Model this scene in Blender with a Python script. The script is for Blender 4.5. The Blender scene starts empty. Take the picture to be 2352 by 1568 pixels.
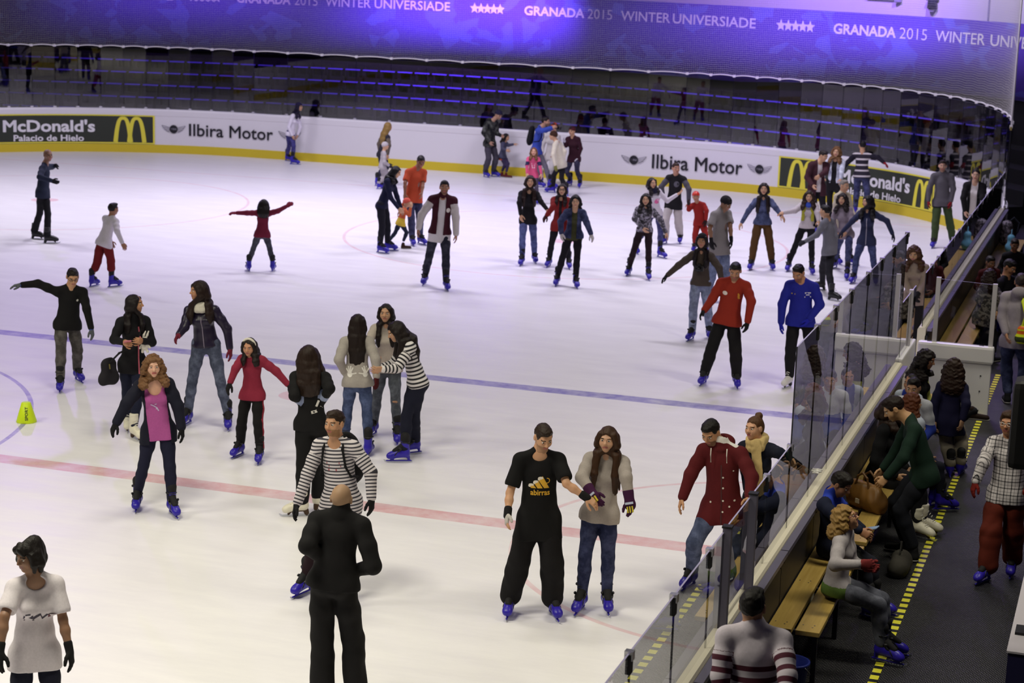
import bpy, bmesh, math, random
import numpy as np
from mathutils import Vector, Matrix
from mathutils.bvhtree import BVHTree
from mathutils.geometry import delaunay_2d_cdt

scene = bpy.context.scene
COL = scene.collection
random.seed(7)

# ------------------------------------------------------------------ camera, light, exposure
# world frame: x across the rink, y along it, z up, ice at z = 0
cam_data = bpy.data.cameras.new('camera')
cam_data.sensor_width = 36.0
cam_data.lens = 36.0 * 4372.2 / 2352.0
cam_data.clip_end = 300
cam_data.dof.use_dof = True
cam_data.dof.focus_distance = 16.0
cam_data.dof.aperture_fstop = 3.6
cam = bpy.data.objects.new('camera', cam_data)
COL.objects.link(cam)
_f = Vector((-0.30658, 0.93001, -0.20269)).normalized()
_r = Vector((0.94734, 0.31881, 0.03043)).normalized()
_u = _r.cross(_f).normalized()
_r = _f.cross(_u)
cam.matrix_world = Matrix(((_r.x, _u.x, -_f.x, 0), (_r.y, _u.y, -_f.y, 0), (_r.z, _u.z, -_f.z, 5.8355), (0, 0, 0, 1)))
scene.camera = cam

vs = scene.view_settings
vs.view_transform = 'Standard'
vs.look = 'None'
vs.gamma = 1.0
vs.use_curve_mapping = False
vs.exposure = 0.0

world = bpy.data.worlds.new('hall_air')
scene.world = world
world.use_nodes = True
world.node_tree.nodes['Background'].inputs[0].default_value = (0.55, 0.5, 0.7, 1)
world.node_tree.nodes['Background'].inputs[1].default_value = 0.035

def area(name, loc, target, size, energy, color, size_y=None, spread=180):
    l = bpy.data.lights.new(name, 'AREA')
    l.energy = energy * 0.36
    l.color = color
    l.size = size
    l.spread = math.radians(spread)
    if size_y:
        l.shape = 'RECTANGLE'
        l.size_y = size_y
    o = bpy.data.objects.new(name, l)
    COL.objects.link(o)
    o.location = loc
    d = Vector(target) - Vector(loc)
    o.rotation_euler = d.to_track_quat('-Z', 'Y').to_euler()
    return o

def spot(name, loc, target, energy, color, angle, blend=0.6, radius=0.3):
    l = bpy.data.lights.new(name, 'SPOT')
    l.energy = energy
    l.color = color
    l.spot_size = math.radians(angle)
    l.spot_blend = blend
    l.shadow_soft_size = radius
    o = bpy.data.objects.new(name, l)
    COL.objects.link(o)
    o.location = loc
    d = Vector(target) - Vector(loc)
    o.rotation_euler = d.to_track_quat('-Z', 'Y').to_euler()
    return o

WARM = (1.0, 0.95, 0.76)
COOL = (0.90, 0.84, 1.0)
for (x, y, e, c) in ((-8, 10, 1650, WARM), (-17, 10, 1550, WARM), (-8, 18, 560, WARM), (-19, 17, 620, WARM),
                     (-6, 32, 950, COOL), (-15, 33, 900, COOL), (-8, 39, 1300, COOL), (-18, 39, 1750, COOL), (-27, 34, 1900, COOL)):
    area('rink_lamp', (x, y, 10.5), (x, y, 0), 3.2, e, c, 1.6, spread=140)
PURPLE = (0.40, 0.19, 1.0)
spot('purple_lamp', (-17, 48.5, 10), (-20.0, 55.4, 3.4), 20000, PURPLE, 52, 1.0)
spot('purple_lamp', (-8, 44, 10), (-9, 52, 3.5), 6500, PURPLE, 75, 1.0)
spot('purple_lamp', (-27, 48, 10), (-29, 55, 3.5), 3200, PURPLE, 70, 1.0)
spot('purple_lamp', (-4, 43, 10), (-5, 50.5, 5.8), 3200, (0.72, 0.62, 1.0), 85, 1.0)
spot('purple_lamp', (-14, 56, 9.5), (-19, 44, 0), 4200, PURPLE, 55, 1.0)
spot('purple_lamp', (-26, 40, 9.5), (-14, 26, 0), 1500, PURPLE, 40, 1.0)
spot('purple_lamp', (-6, 53, 9.5), (-4, 42, 0), 2000, PURPLE, 60, 1.0)
area('bench_lamp', (-0.4, 16, 6.5), (-2.0, 16, 0), 0.8, 190, WARM, 2.5, spread=120)  # fill light added to brighten the benches, not a known fixture
area('bench_lamp', (-0.6, 23, 7.0), (-2.0, 24, 0), 0.8, 240, WARM, 2.5, spread=120)  # second added fill, brightens the white gate and the walkway
spot('purple_lamp', (-3.2, 32, 8.5), (-2.4, 26, 1.2), 900, PURPLE, 55, 1.0)
# ------------------------------------------------------------------ materials
def lin(h):
    h = h.lstrip('#')
    v = [int(h[i:i + 2], 16) / 255 for i in (0, 2, 4)]
    return tuple(((c + 0.055) / 1.055) ** 2.4 if c > 0.04045 else c / 12.92 for c in v)

MATS = {}
def new_mat(name):
    m = bpy.data.materials.new(name)
    m.use_nodes = True
    return m, m.node_tree.nodes, m.node_tree.links, m.node_tree.nodes['Principled BSDF']

def math_node(N, L, op, a, b=None, c=None):
    n = N.new('ShaderNodeMath')
    n.operation = op
    for i, v in enumerate((a, b, c)):
        if v is None:
            continue
        if isinstance(v, (int, float)):
            n.inputs[i].default_value = v
        else:
            L.new(v, n.inputs[i])
    return n.outputs[0]

def mix_col(N, L, fac, a, b):
    n = N.new('ShaderNodeMix')
    n.data_type = 'RGBA'
    for k, v in ((0, fac), (6, a), (7, b)):
        if isinstance(v, (int, float)):
            n.inputs[k].default_value = v
        elif isinstance(v, tuple):
            n.inputs[k].default_value = (*v[:3], 1)
        else:
            L.new(v, n.inputs[k])
    return n.outputs[2]

def noise(N, L, scale, detail=3, rough=0.6, vec=None):
    n = N.new('ShaderNodeTexNoise')
    n.inputs['Scale'].default_value = scale
    n.inputs['Detail'].default_value = detail
    n.inputs['Roughness'].default_value = rough
    if vec is not None:
        L.new(vec, n.inputs['Vector'])
    return n.outputs['Fac']

def plain(name, h, rough=0.6, metal=0.0, spec=0.4):
    key = ('plain', name, h, rough, metal)
    if key not in MATS:
        m, N, L, P = new_mat(name)
        P.inputs['Base Color'].default_value = (*lin(h), 1)
        P.inputs['Roughness'].default_value = rough
        P.inputs['Metallic'].default_value = metal
        P.inputs['Specular IOR Level'].default_value = spec
        MATS[key] = m
    return MATS[key]

def cloth(h, kind='cloth'):
    key = ('cloth', h, kind)
    if key in MATS:
        return MATS[key]
    m, N, L, P = new_mat(kind + '_' + h.lstrip('#'))
    tc = N.new('ShaderNodeTexCoord').outputs['Object']
    base = lin(h)
    if kind == 'denim':
        f = noise(N, L, 9, 4, 0.65, tc)
        r = N.new('ShaderNodeMapRange')
        L.new(f, r.inputs[0])
        r.inputs[1].default_value, r.inputs[2].default_value = 0.42, 0.72
        light = tuple(min(1, c * 2.1 + 0.03) for c in base)
        L.new(mix_col(N, L, r.outputs[0], base, light), P.inputs['Base Color'])
    elif kind == 'print':
        f = noise(N, L, 22, 2, 0.6, tc)
        r = N.new('ShaderNodeMapRange')
        L.new(f, r.inputs[0])
        r.inputs[1].default_value, r.inputs[2].default_value = 0.47, 0.56
        L.new(mix_col(N, L, r.outputs[0], tuple(c * 0.25 for c in base), tuple(min(1, c * 1.25) for c in base)), P.inputs['Base Color'])
    elif kind == 'camo':
        f = noise(N, L, 9, 2, 0.5, tc)
        r = N.new('ShaderNodeValToRGB')
        L.new(f, r.inputs[0])
        r.color_ramp.interpolation = 'CONSTANT'
        r.color_ramp.elements[0].color = (*lin('#1c1d20'), 1)
        r.color_ramp.elements[1].position = 0.58
        r.color_ramp.elements[1].color = (*base, 1)
        e = r.color_ramp.elements.new(0.45)
        e.color = (*tuple(c * 0.45 for c in base), 1)
        L.new(r.outputs[0], P.inputs['Base Color'])
    elif kind == 'plaid':
        sx = N.new('ShaderNodeSeparateXYZ')
        L.new(tc, sx.inputs[0])
        at = N.new('ShaderNodeAttribute')
        at.attribute_name = 'along'
        at2 = N.new('ShaderNodeAttribute')
        at2.attribute_name = 'across'
        masks = []
        for src in (at.outputs['Fac'], at2.outputs['Fac']):
            for per, wd in ((0.062, 0.16), (0.031, 0.13)):
                u = math_node(N, L, 'FRACT', math_node(N, L, 'DIVIDE', src, per))
                masks.append(math_node(N, L, 'LESS_THAN', u, wd))
        s = masks[0]
        for q in masks[1:]:
            s = math_node(N, L, 'ADD', s, q)
        s = math_node(N, L, 'MINIMUM', math_node(N, L, 'MULTIPLY', s, 0.62), 1.0)
        L.new(mix_col(N, L, s, base, lin('#1d1b22')), P.inputs['Base Color'])
    else:
        f = noise(N, L, 60, 2, 0.6, tc)
        L.new(mix_col(N, L, f, tuple(c * 0.86 for c in base), tuple(min(1, c * 1.12) for c in base)), P.inputs['Base Color'])
    P.inputs['Roughness'].default_value = 0.85
    P.inputs['Specular IOR Level'].default_value = 0.25
    b = N.new('ShaderNodeBump')
    b.inputs['Strength'].default_value = 0.12
    b.inputs['Distance'].default_value = 0.01
    L.new(noise(N, L, 35, 3, 0.6, tc), b.inputs['Height'])
    L.new(b.outputs[0], P.inputs['Normal'])
    MATS[key] = m
    return m

def striped(a, b_, period, duty, phase=0.0):
    key = ('stripe', a, b_, period, duty, phase)
    if key in MATS:
        return MATS[key]
    m, N, L, P = new_mat('striped_cloth')
    at = N.new('ShaderNodeAttribute')
    at.attribute_name = 'along'
    u = math_node(N, L, 'FRACT', math_node(N, L, 'ADD', math_node(N, L, 'DIVIDE', at.outputs['Fac'], period), phase + 20))
    f = math_node(N, L, 'LESS_THAN', u, duty)
    L.new(mix_col(N, L, f, lin(a), lin(b_)), P.inputs['Base Color'])
    P.inputs['Roughness'].default_value = 0.85
    MATS[key] = m
    return m

def hair_mat(h):
    key = ('hair', h)
    if key in MATS:
        return MATS[key]
    m, N, L, P = new_mat('hair_' + h.lstrip('#'))
    tc = N.new('ShaderNodeTexCoord').outputs['Object']
    mp = N.new('ShaderNodeMapping')
    mp.inputs['Scale'].default_value = (1, 1, 0.12)
    L.new(tc, mp.inputs[0])
    f = noise(N, L, 110, 3, 0.65, mp.outputs[0])
    base = lin(h)
    L.new(mix_col(N, L, f, tuple(c * 0.5 for c in base), tuple(min(1, c * 1.6) for c in base)), P.inputs['Base Color'])
    P.inputs['Roughness'].default_value = 0.5
    P.inputs['Specular IOR Level'].default_value = 0.25
    b = N.new('ShaderNodeBump')
    b.inputs['Strength'].default_value = 0.5
    b.inputs['Distance'].default_value = 0.008
    L.new(f, b.inputs['Height'])
    L.new(b.outputs[0], P.inputs['Normal'])
    MATS[key] = m
    return m

def skin_mat(h):
    key = ('skin', h)
    if key not in MATS:
        m, N, L, P = new_mat('skin')
        tc = N.new('ShaderNodeTexCoord').outputs['Object']
        base = lin(h)
        f = noise(N, L, 30, 2, 0.5, tc)
        L.new(mix_col(N, L, f, tuple(c * 0.9 for c in base), (min(1, base[0] * 1.1), base[1] * 1.02, base[2])), P.inputs['Base Color'])
        P.inputs['Roughness'].default_value = 0.55
        P.inputs['Subsurface Weight'].default_value = 0.05
        P.inputs['Subsurface Scale'].default_value = 0.02
        MATS[key] = m
    return MATS[key]

# ------------------------------------------------------------------ objects
def tag(o, label=None, cat=None, group=None, kind=None):
    if label: o['label'] = label
    if cat: o['category'] = cat
    if group: o['group'] = group
    if kind: o['kind'] = kind
    return o

def empty(name, loc, rz=0.0):
    o = bpy.data.objects.new(name, None)
    o.empty_display_size = 0.1
    COL.objects.link(o)
    o.location = loc
    o.rotation_euler = (0, 0, rz)
    return o

def link(name, me, parent=None, loc=None):
    o = bpy.data.objects.new(name, me)
    COL.objects.link(o)
    if parent is not None:
        o.parent = parent
    if loc is not None:
        o.location = loc
    return o

def mesh_np(name, V, Q, mats, idx=None, smooth=True):
    me = bpy.data.meshes.new(name)
    V = np.ascontiguousarray(V, dtype=np.float32)
    Q = np.ascontiguousarray(Q, dtype=np.int32)
    n, k = Q.shape
    me.vertices.add(len(V))
    me.vertices.foreach_set('co', V.ravel())
    me.loops.add(n * k)
    me.loops.foreach_set('vertex_index', Q.ravel())
    me.polygons.add(n)
    me.polygons.foreach_set('loop_start', np.arange(0, n * k, k, dtype=np.int32))
    for m in (mats if isinstance(mats, (list, tuple)) else [mats]):
        me.materials.append(m)
    if idx is not None:
        me.polygons.foreach_set('material_index', np.ascontiguousarray(idx, dtype=np.int32))
    me.update(calc_edges=True)
    me.validate()
    if smooth:
        me.shade_smooth()
    return me

class MB:
    """collects boxes, tubes and prisms into one mesh"""
    def __init__(self):
        self.v, self.f, self.m = [], [], []
        self.cur = 0
    def add(self, vs, fs):
        o = len(self.v)
        self.v += [tuple(p) for p in vs]
        self.f += [tuple(i + o for i in f) for f in fs]
        self.m += [self.cur] * len(fs)
    def box(self, lo, hi, mat=None):
        if mat is not None: self.cur = mat
        (a, b, c), (d, e, f) = lo, hi
        self.add([(a, b, c), (d, b, c), (d, e, c), (a, e, c), (a, b, f), (d, b, f), (d, e, f), (a, e, f)],
                 [(3, 2, 1, 0), (4, 5, 6, 7), (0, 1, 5, 4), (1, 2, 6, 5), (2, 3, 7, 6), (3, 0, 4, 7)])
        return self
    def obox(self, c, ax, ay, az):
        c, ax, ay, az = (Vector(q) for q in (c, ax, ay, az))
        P = [c + sx * ax + sy * ay + sz * az for sz in (-1, 1) for (sx, sy) in ((-1, -1), (1, -1), (1, 1), (-1, 1))]
        self.add(P, [(3, 2, 1, 0), (4, 5, 6, 7), (0, 1, 5, 4), (1, 2, 6, 5), (2, 3, 7, 6), (3, 0, 4, 7)])
        return self
    def tube(self, pts, r, seg=8, closed=False):
        pts = [Vector(p) for p in pts]
        rs = r if isinstance(r, (list, tuple)) else [r] * len(pts)
        o = len(self.v)
        n = len(pts)
        for i, p in enumerate(pts):
            t = (pts[(i + 1) % n] - pts[i - 1]) if closed else (pts[min(i + 1, n - 1)] - pts[max(i - 1, 0)])
            t.normalize()
            a = t.cross(Vector((0, 0, 1)))
            if a.length < 1e-3: a = t.cross(Vector((1, 0, 0)))
            a.normalize()
            b = t.cross(a)
            for k in range(seg):
                w = 2 * math.pi * k / seg
                self.v.append(tuple(p + (a * math.cos(w) + b * math.sin(w)) * rs[i]))
        rng = n if closed else n - 1
        for i in range(rng):
            for k in range(seg):
                j = (i + 1) % n
                self.f.append((o + i * seg + k, o + i * seg + (k + 1) % seg, o + j * seg + (k + 1) % seg, o + j * seg + k))
                self.m.append(self.cur)
        if not closed:
            self.f.append(tuple(o + k for k in range(seg))[::-1]); self.m.append(self.cur)
            self.f.append(tuple(o + (n - 1) * seg + k for k in range(seg))); self.m.append(self.cur)
        return self
    def prism(self, poly, z0, z1):
        n = len(poly)
        vs = [(x, y, z0) for x, y in poly] + [(x, y, z1) for x, y in poly]
        fs = [tuple(range(n))[::-1], tuple(range(n, 2 * n))] + [(i, (i + 1) % n, n + (i + 1) % n, n + i) for i in range(n)]
        self.add(vs, fs)
        return self
    def mesh(self, name, mats, smooth=False, bevel=0):
        me = bpy.data.meshes.new(name)
        me.from_pydata(self.v, [], self.f)
        for m in (mats if isinstance(mats, (list, tuple)) else [mats]):
            me.materials.append(m)
        me.polygons.foreach_set('material_index', self.m)
        if bevel:
            bm = bmesh.new()
            bm.from_mesh(me)
            bmesh.ops.bevel(bm, geom=[e for e in bm.edges], offset=bevel, segments=2, affect='EDGES', profile=0.6)
            bm.to_mesh(me)
            bm.free()
        if smooth:
            me.shade_smooth()
        return me
    def build(self, name, mats, parent=None, loc=None, smooth=False, bevel=0):
        return link(name, self.mesh(name, mats, smooth, bevel), parent, loc)

# ------------------------------------------------------------------ smooth solids: distance fields turned into quads
def nrm(v):
    v = np.asarray(v, float)
    return v / max(1e-9, np.linalg.norm(v))

class Solid:
    def __init__(self):
        self.ops = []
    def cone(self, a, b, ra, rb=None, k=0.03, flat=None, op='+'):
        rb = ra if rb is None else rb
        self.ops.append(('c', op, k, np.asarray(a, float), np.asarray(b, float), ra, rb, flat))
        return self
    def chain(self, pts, rs, k=0.02, flat=None, op='+'):
        for i in range(len(pts) - 1):
            self.cone(pts[i], pts[i + 1], rs[i], rs[i + 1], k, flat, op)
        return self
    def ell(self, c, M, r, k=0.03, op='+'):
        self.ops.append(('e', op, k, np.asarray(c, float), np.asarray(M, float), np.asarray(r, float)))
        return self
    def clip(self, p, n, k=0.005):          # keeps the side the normal n points away from
        self.ops.append(('p', '-', k, np.asarray(p, float), nrm(n)))
        return self
    def cut(self, fn, k=0.004):             # fn(X, Y, Z) < 0 is removed
        self.ops.append(('f', '-', k, fn))
        return self
    def wrinkle(self, amp, freq, seed=0, zs=1.0):
        self.ops.append(('w', amp, freq, seed, zs))
        return self
    def mesh(self, vox):
        lo, hi = np.full(3, 1e9), np.full(3, -1e9)
        for o in self.ops:
            if o[1] != '+': continue
            if o[0] == 'c':
                r = max(o[5], o[6]) + .01
                lo = np.minimum(lo, np.minimum(o[3], o[4]) - r); hi = np.maximum(hi, np.maximum(o[3], o[4]) + r)
            elif o[0] == 'e':
                e = np.sqrt(((o[4] * o[5][:, None]) ** 2).sum(0)) + .01
                lo = np.minimum(lo, o[3] - e); hi = np.maximum(hi, o[3] + e)
        lo -= 3 * vox + .012; hi += 3 * vox + .012
        n = np.ceil((hi - lo) / vox).astype(int) + 1
        ax = [(lo[i] + vox * np.arange(n[i])).astype(np.float32) for i in range(3)]
        D = np.full(n, .15, np.float32)
        for o in self.ops:
            t, op = o[0], o[1]
            if t == 'w':
                amp, fr, sd, zs = o[1:]
                rg = np.random.RandomState(sd)
                X, Y, Zz = ax[0][:, None, None], ax[1][None, :, None], ax[2][None, None, :] * zs
                w = 0
                for q in range(3):
                    kx, ky, kz = rg.normal(size=3) * fr
                    ph = rg.rand() * 6
                    w = w + np.sin(kx * X + ky * Y + kz * Zz + ph + 1.3 * np.sin(kz * 0.6 * X + kx * .5 * Zz))
                D += (amp / 3) * w.astype(np.float32)
                continue
            if t in 'pf':
                X, Y, Zz = ax[0][:, None, None], ax[1][None, :, None], ax[2][None, None, :]
                if t == 'p':
                    p, nn = o[3], o[4]
                    d = -((X - p[0]) * nn[0] + (Y - p[1]) * nn[1] + (Zz - p[2]) * nn[2])
                else:
                    d = o[3](X, Y, Zz)
                a, b = D, -d
                k = o[2]
                h = np.maximum(k - np.abs(a - b), 0) / k
                D = (np.maximum(a, b) + h * h * (k / 4)).astype(np.float32)
                continue
            k = o[2]
            if t == 'c':
                _, _, _, a, b, ra, rb, flat = o
                m = max(ra, rb) + k + 2 * vox
                l2, h2 = np.minimum(a, b) - m, np.maximum(a, b) + m
            else:
                c, M, r = o[3:]
                e = np.sqrt(((M * r[:, None]) ** 2).sum(0)) + k + 2 * vox
                l2, h2 = c - e, c + e
            i0 = np.clip(np.floor((l2 - lo) / vox).astype(int), 0, n - 1)
            i1 = np.clip(np.ceil((h2 - lo) / vox).astype(int) + 1, 1, n)
            if (i1 <= i0).any(): continue
            sl = tuple(slice(i0[i], i1[i]) for i in range(3))
            X, Y, Zz = ax[0][sl[0]][:, None, None], ax[1][sl[1]][None, :, None], ax[2][sl[2]][None, None, :]
            f4 = np.float32
            if t == 'c':
                ba = b - a
                L2 = max(1e-9, ba @ ba)
                px, py, pz = X - f4(a[0]), Y - f4(a[1]), Zz - f4(a[2])
                tt = np.clip((px * f4(ba[0]) + py * f4(ba[1]) + pz * f4(ba[2])) / f4(L2), 0, 1)
                qx, qy, qz = px - tt * f4(ba[0]), py - tt * f4(ba[1]), pz - tt * f4(ba[2])
                if flat is not None:
                    nn, s = flat
                    w = (qx * f4(nn[0]) + qy * f4(nn[1]) + qz * f4(nn[2])) * f4(1 / s - 1)
                    qx, qy, qz = qx + w * f4(nn[0]), qy + w * f4(nn[1]), qz + w * f4(nn[2])
                d = np.sqrt(qx * qx + qy * qy + qz * qz) - (f4(ra) + tt * f4(rb - ra))
            else:
                px, py, pz = X - f4(c[0]), Y - f4(c[1]), Zz - f4(c[2])
                k0 = k1 = 0
                for i in range(3):
                    u = px * f4(M[i][0]) + py * f4(M[i][1]) + pz * f4(M[i][2])
                    k0 = k0 + (u / f4(r[i])) ** 2
                    k1 = k1 + (u / f4(r[i] ** 2)) ** 2
                k0, k1 = np.sqrt(k0), np.sqrt(k1)
                d = k0 * (k0 - 1) / np.maximum(k1, 1e-6)
            a_ = D[sl]
            if op == '+':
                h = np.maximum(k - np.abs(a_ - d), 0) / k
                D[sl] = np.minimum(a_, d) - h * h * (k / 4)
            else:
                b_ = -d
                h = np.maximum(k - np.abs(a_ - b_), 0) / k
                D[sl] = np.maximum(a_, b_) + h * h * (k / 4)
        return nets(D, lo, vox)

def nets(D, lo, vox):
    s = D < 0
    cnt = np.zeros(np.array(D.shape) - 1, np.int8)
    offs = [(i, j, k) for i in (0, 1) for j in (0, 1) for k in (0, 1)]
    nx, ny, nz = cnt.shape
    for (i, j, k) in offs:
        cnt += s[i:i + nx, j:j + ny, k:k + nz]
    act = np.argwhere((cnt > 0) & (cnt < 8))
    if len(act) == 0:
        return np.zeros((0, 3)), np.zeros((0, 4), int)
    idm = np.full(cnt.shape, -1, np.int32)
    idm[act[:, 0], act[:, 1], act[:, 2]] = np.arange(len(act))
    val = np.stack([D[act[:, 0] + o[0], act[:, 1] + o[1], act[:, 2] + o[2]] for o in offs], 1)
    pos = np.zeros((len(act), 3)); num = np.zeros(len(act))
    for a in range(8):
        for b in range(a + 1, 8):
            da = np.array(offs[b]) - np.array(offs[a])
            if np.abs(da).sum() != 1: continue
            va, vb = val[:, a], val[:, b]
            m = (va < 0) != (vb < 0)
            t = np.where(m, va / np.where(m, va - vb, 1), 0)
            pos += np.where(m[:, None], np.array(offs[a]) + t[:, None] * da, 0)
            num += m
    V = lo + (act + pos / num[:, None]) * vox
    quads = []
    for axis in range(3):
        sl0 = [slice(None)] * 3; sl1 = [slice(None)] * 3
        sl0[axis] = slice(0, -1); sl1[axis] = slice(1, None)
        e = np.argwhere(s[tuple(sl0)] != s[tuple(sl1)])
        b, c = [(1, 2), (2, 0), (0, 1)][axis]
        ok = (e[:, b] > 0) & (e[:, c] > 0) & (e[:, b] < D.shape[b] - 1) & (e[:, c] < D.shape[c] - 1)
        e = e[ok]
        def cell(db, dc):
            q = e.copy(); q[:, b] -= db; q[:, c] -= dc
            return idm[q[:, 0], q[:, 1], q[:, 2]]
        qd = np.stack([cell(1, 1), cell(0, 1), cell(0, 0), cell(1, 0)], 1)
        ins = s[e[:, 0], e[:, 1], e[:, 2]]
        qd[~ins] = qd[~ins][:, ::-1]
        quads.append(qd)
    Q = np.concatenate(quads)
    return V, Q[(Q >= 0).all(1)]

# ------------------------------------------------------------------ lettering
def _letters(body, bold, fill):
    cu = bpy.data.curves.new('letters', 'FONT')
    cu.body = body
    cu.size = 1.0
    cu.offset = bold
    cu.resolution_u = 3
    cu.fill_mode = fill
    o = bpy.data.objects.new('letters', cu)
    COL.objects.link(o)
    dg = bpy.context.evaluated_depsgraph_get()
    me = bpy.data.meshes.new_from_object(o.evaluated_get(dg))
    bpy.data.objects.remove(o)
    V = np.zeros(len(me.vertices) * 3); me.vertices.foreach_get('co', V)
    F = [tuple(p.vertices) for p in me.polygons]
    E = [tuple(e.vertices) for e in me.edges]
    bpy.data.meshes.remove(me)
    return V.reshape(-1, 3), F, E

def text_mesh(body, bold=0.0):
    V, F, _ = _letters(body, bold, 'BOTH')
    if 'M' in body:
        # the capital M is filled from its outline; the curve filler closes its notch
        mv, _, me_ = _letters('M', bold, 'NONE')
        r = delaunay_2d_cdt([Vector((p[0], p[1])) for p in mv], me_, [], 1, 1e-4)
        gv = np.array([(p.x, p.y) for p in r[0]])
        g0 = gv.min(0)
        par = list(range(len(V)))
        def find(i):
            while par[i] != i: i = par[i]
            return i
        for f in F:
            for q in f[1:]: par[find(q)] = find(f[0])
        isl = {}
        for i in range(len(V)): isl.setdefault(find(i), []).append(i)
        size = gv.max(0) - g0
        for ids in isl.values():
            P = V[ids][:, :2]
            if np.abs(P.max(0) - P.min(0) - size).max() < 0.09 and len(ids) == len(mv) and min(P[:, 0].max() - P[:, 0].min(), 1) > 0.55:
                F = [f for f in F if f[0] not in set(ids)]
                w = max(bold, 0)
                for dx in ((-w, 0, w) if w > .004 else (0,)):
                    o = len(V)
                    G = (gv - g0) / size * (P.max(0) - P.min(0) - (2 * w, 0)) + P.min(0) + (w + dx, 0)
                    V = np.vstack([V, np.c_[G, np.zeros(len(gv))]])
                    F += [tuple(i + o for i in f) for f in r[2]]
    V[:, 0] -= V[:, 0].min()
    return V, F

def flat_text(body, u0, u1, v0, v1, bold=0.0, fixed=False):
    """letters scaled to the box u0..u1 by v0..v1 (v1 the top of the capitals)"""
    V, F = text_mesh(body, bold)
    ref, _ = text_mesh('H', bold)
    b0, b1 = ref[:, 1].min(), ref[:, 1].max()
    out = V.copy()
    out[:, 0] = u0 + V[:, 0] / V[:, 0].max() * (u1 - u0)
    out[:, 1] = v0 + (V[:, 1] - b0) / (b1 - b0) * (v1 - v0)
    return out, F

def dense(V, F, step):
    """splits long edges so lettering can follow a curve"""
    bm = bmesh.new()
    vs = [bm.verts.new(p) for p in V]
    for f in F:
        try: bm.faces.new([vs[i] for i in f])
        except ValueError: pass
    bm.verts.ensure_lookup_table()
    bmesh.ops.triangulate(bm, faces=bm.faces)
    for _ in range(3):
        es = [e for e in bm.edges if abs(e.verts[0].co.x - e.verts[1].co.x) > step]
        if not es: break
        bmesh.ops.subdivide_edges(bm, edges=es, cuts=1)
        bmesh.ops.triangulate(bm, faces=[f for f in bm.faces if len(f.verts) > 3])
    bm.verts.index_update()
    V2 = np.array([v.co[:] for v in bm.verts]); F2 = [tuple(v.index for v in f.verts) for f in bm.faces]
    bm.free()
    return V2, F2

def poly_strip(pts, w):
    """a flat stroke of width w along 2-D points; w may vary per point"""
    pts = np.array(pts, float)
    t = np.gradient(pts, axis=0)
    t /= np.linalg.norm(t, axis=1)[:, None]
    n = np.stack([-t[:, 1], t[:, 0]], 1)
    w = np.broadcast_to(np.asarray(w, float), (len(pts),))[:, None] / 2
    A, B = pts + n * w, pts - n * w
    V = np.concatenate([A, B]); m = len(pts)
    V = np.c_[V, np.zeros(len(V))]
    return V, [(i, i + 1, m + i + 1, m + i) for i in range(m - 1)]

def disc(cx, cy, rx, ry, n=28):
    a = np.linspace(0, 2 * math.pi, n, endpoint=False)
    V = np.r_[np.c_[cx + rx * np.cos(a), cy + ry * np.sin(a), np.zeros(n)], [(cx, cy, 0)]]
    return V, [(i, (i + 1) % n, n) for i in range(n)]

def merge(parts):
    V, F = [], []
    for v, f in parts:
        o = sum(len(q) for q in V)
        V.append(v); F += [tuple(i + o for i in q) for q in f]
    return np.concatenate(V), F

def sheet(name, V, F, mat, parent, mapping):
    """builds flat artwork (u, v) on a surface: mapping(u, v) -> xyz"""
    me = bpy.data.meshes.new(name)
    me.from_pydata([tuple(mapping(p[0], p[1])) for p in V], [], F)
    me.materials.append(mat)
    return link(name, me, parent)
# ------------------------------------------------------------------ rink outline: s runs along the far end, then round the right corner
R_C, X_L, X_R, Y_E = 8.5, -31.6, -2.6, 47.0
X0, X1, YC = X_L + R_C, X_R - R_C, Y_E - R_C
ARC = R_C * math.pi / 2
def path(s, out=0.0):
    r = R_C + out
    if s < 0:
        a = -s / R_C
        if a < math.pi / 2:
            return Vector((X0 - r * math.sin(a), YC + r * math.cos(a)))
        return Vector((X_L - out, YC - (a - math.pi / 2) * R_C))
    if s <= X1 - X0:
        return Vector((X0 + s, Y_E + out))
    a = (s - (X1 - X0)) / R_C
    if a < math.pi / 2:
        return Vector((X1 + r * math.sin(a), YC + r * math.cos(a)))
    return Vector((X_R + out, YC - (a - math.pi / 2) * R_C))
S_END = X1 - X0 + ARC
def s_of_y(y): return S_END + (YC - y)
def board_h(s): return 1.2 - 0.11 * min(1, max(0, (s - 12) / 13))

def sweep(s0, s1, profile, step=0.3):
    """profile: function(s) -> list of (out, z), a closed loop"""
    n = max(2, int(abs(s1 - s0) / step) + 1)
    V, Q = [], []
    m = None
    for i in range(n + 1):
        s = s0 + (s1 - s0) * i / n
        pr = profile(s)
        m = len(pr)
        for o, z in pr:
            p = path(s, o)
            V.append((p.x, p.y, z))
    for i in range(n):
        for k in range(m):
            a, b = i * m + k, i * m + (k + 1) % m
            Q.append((a, b, b + m, a + m))
    caps = [tuple(range(m))[::-1], tuple(n * m + k for k in range(m))]
    return V, Q, caps
def swept(name, s0, s1, profile, mat, step=0.3, parent=None):
    V, Q, caps = sweep(s0, s1, profile, step)
    me = bpy.data.meshes.new(name)
    me.from_pydata(V, [], Q + caps)
    me.materials.append(mat)
    bm = bmesh.new(); bm.from_mesh(me)
    bmesh.ops.recalc_face_normals(bm, faces=bm.faces)
    bm.to_mesh(me); bm.free()
    return link(name, me, parent)

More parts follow.
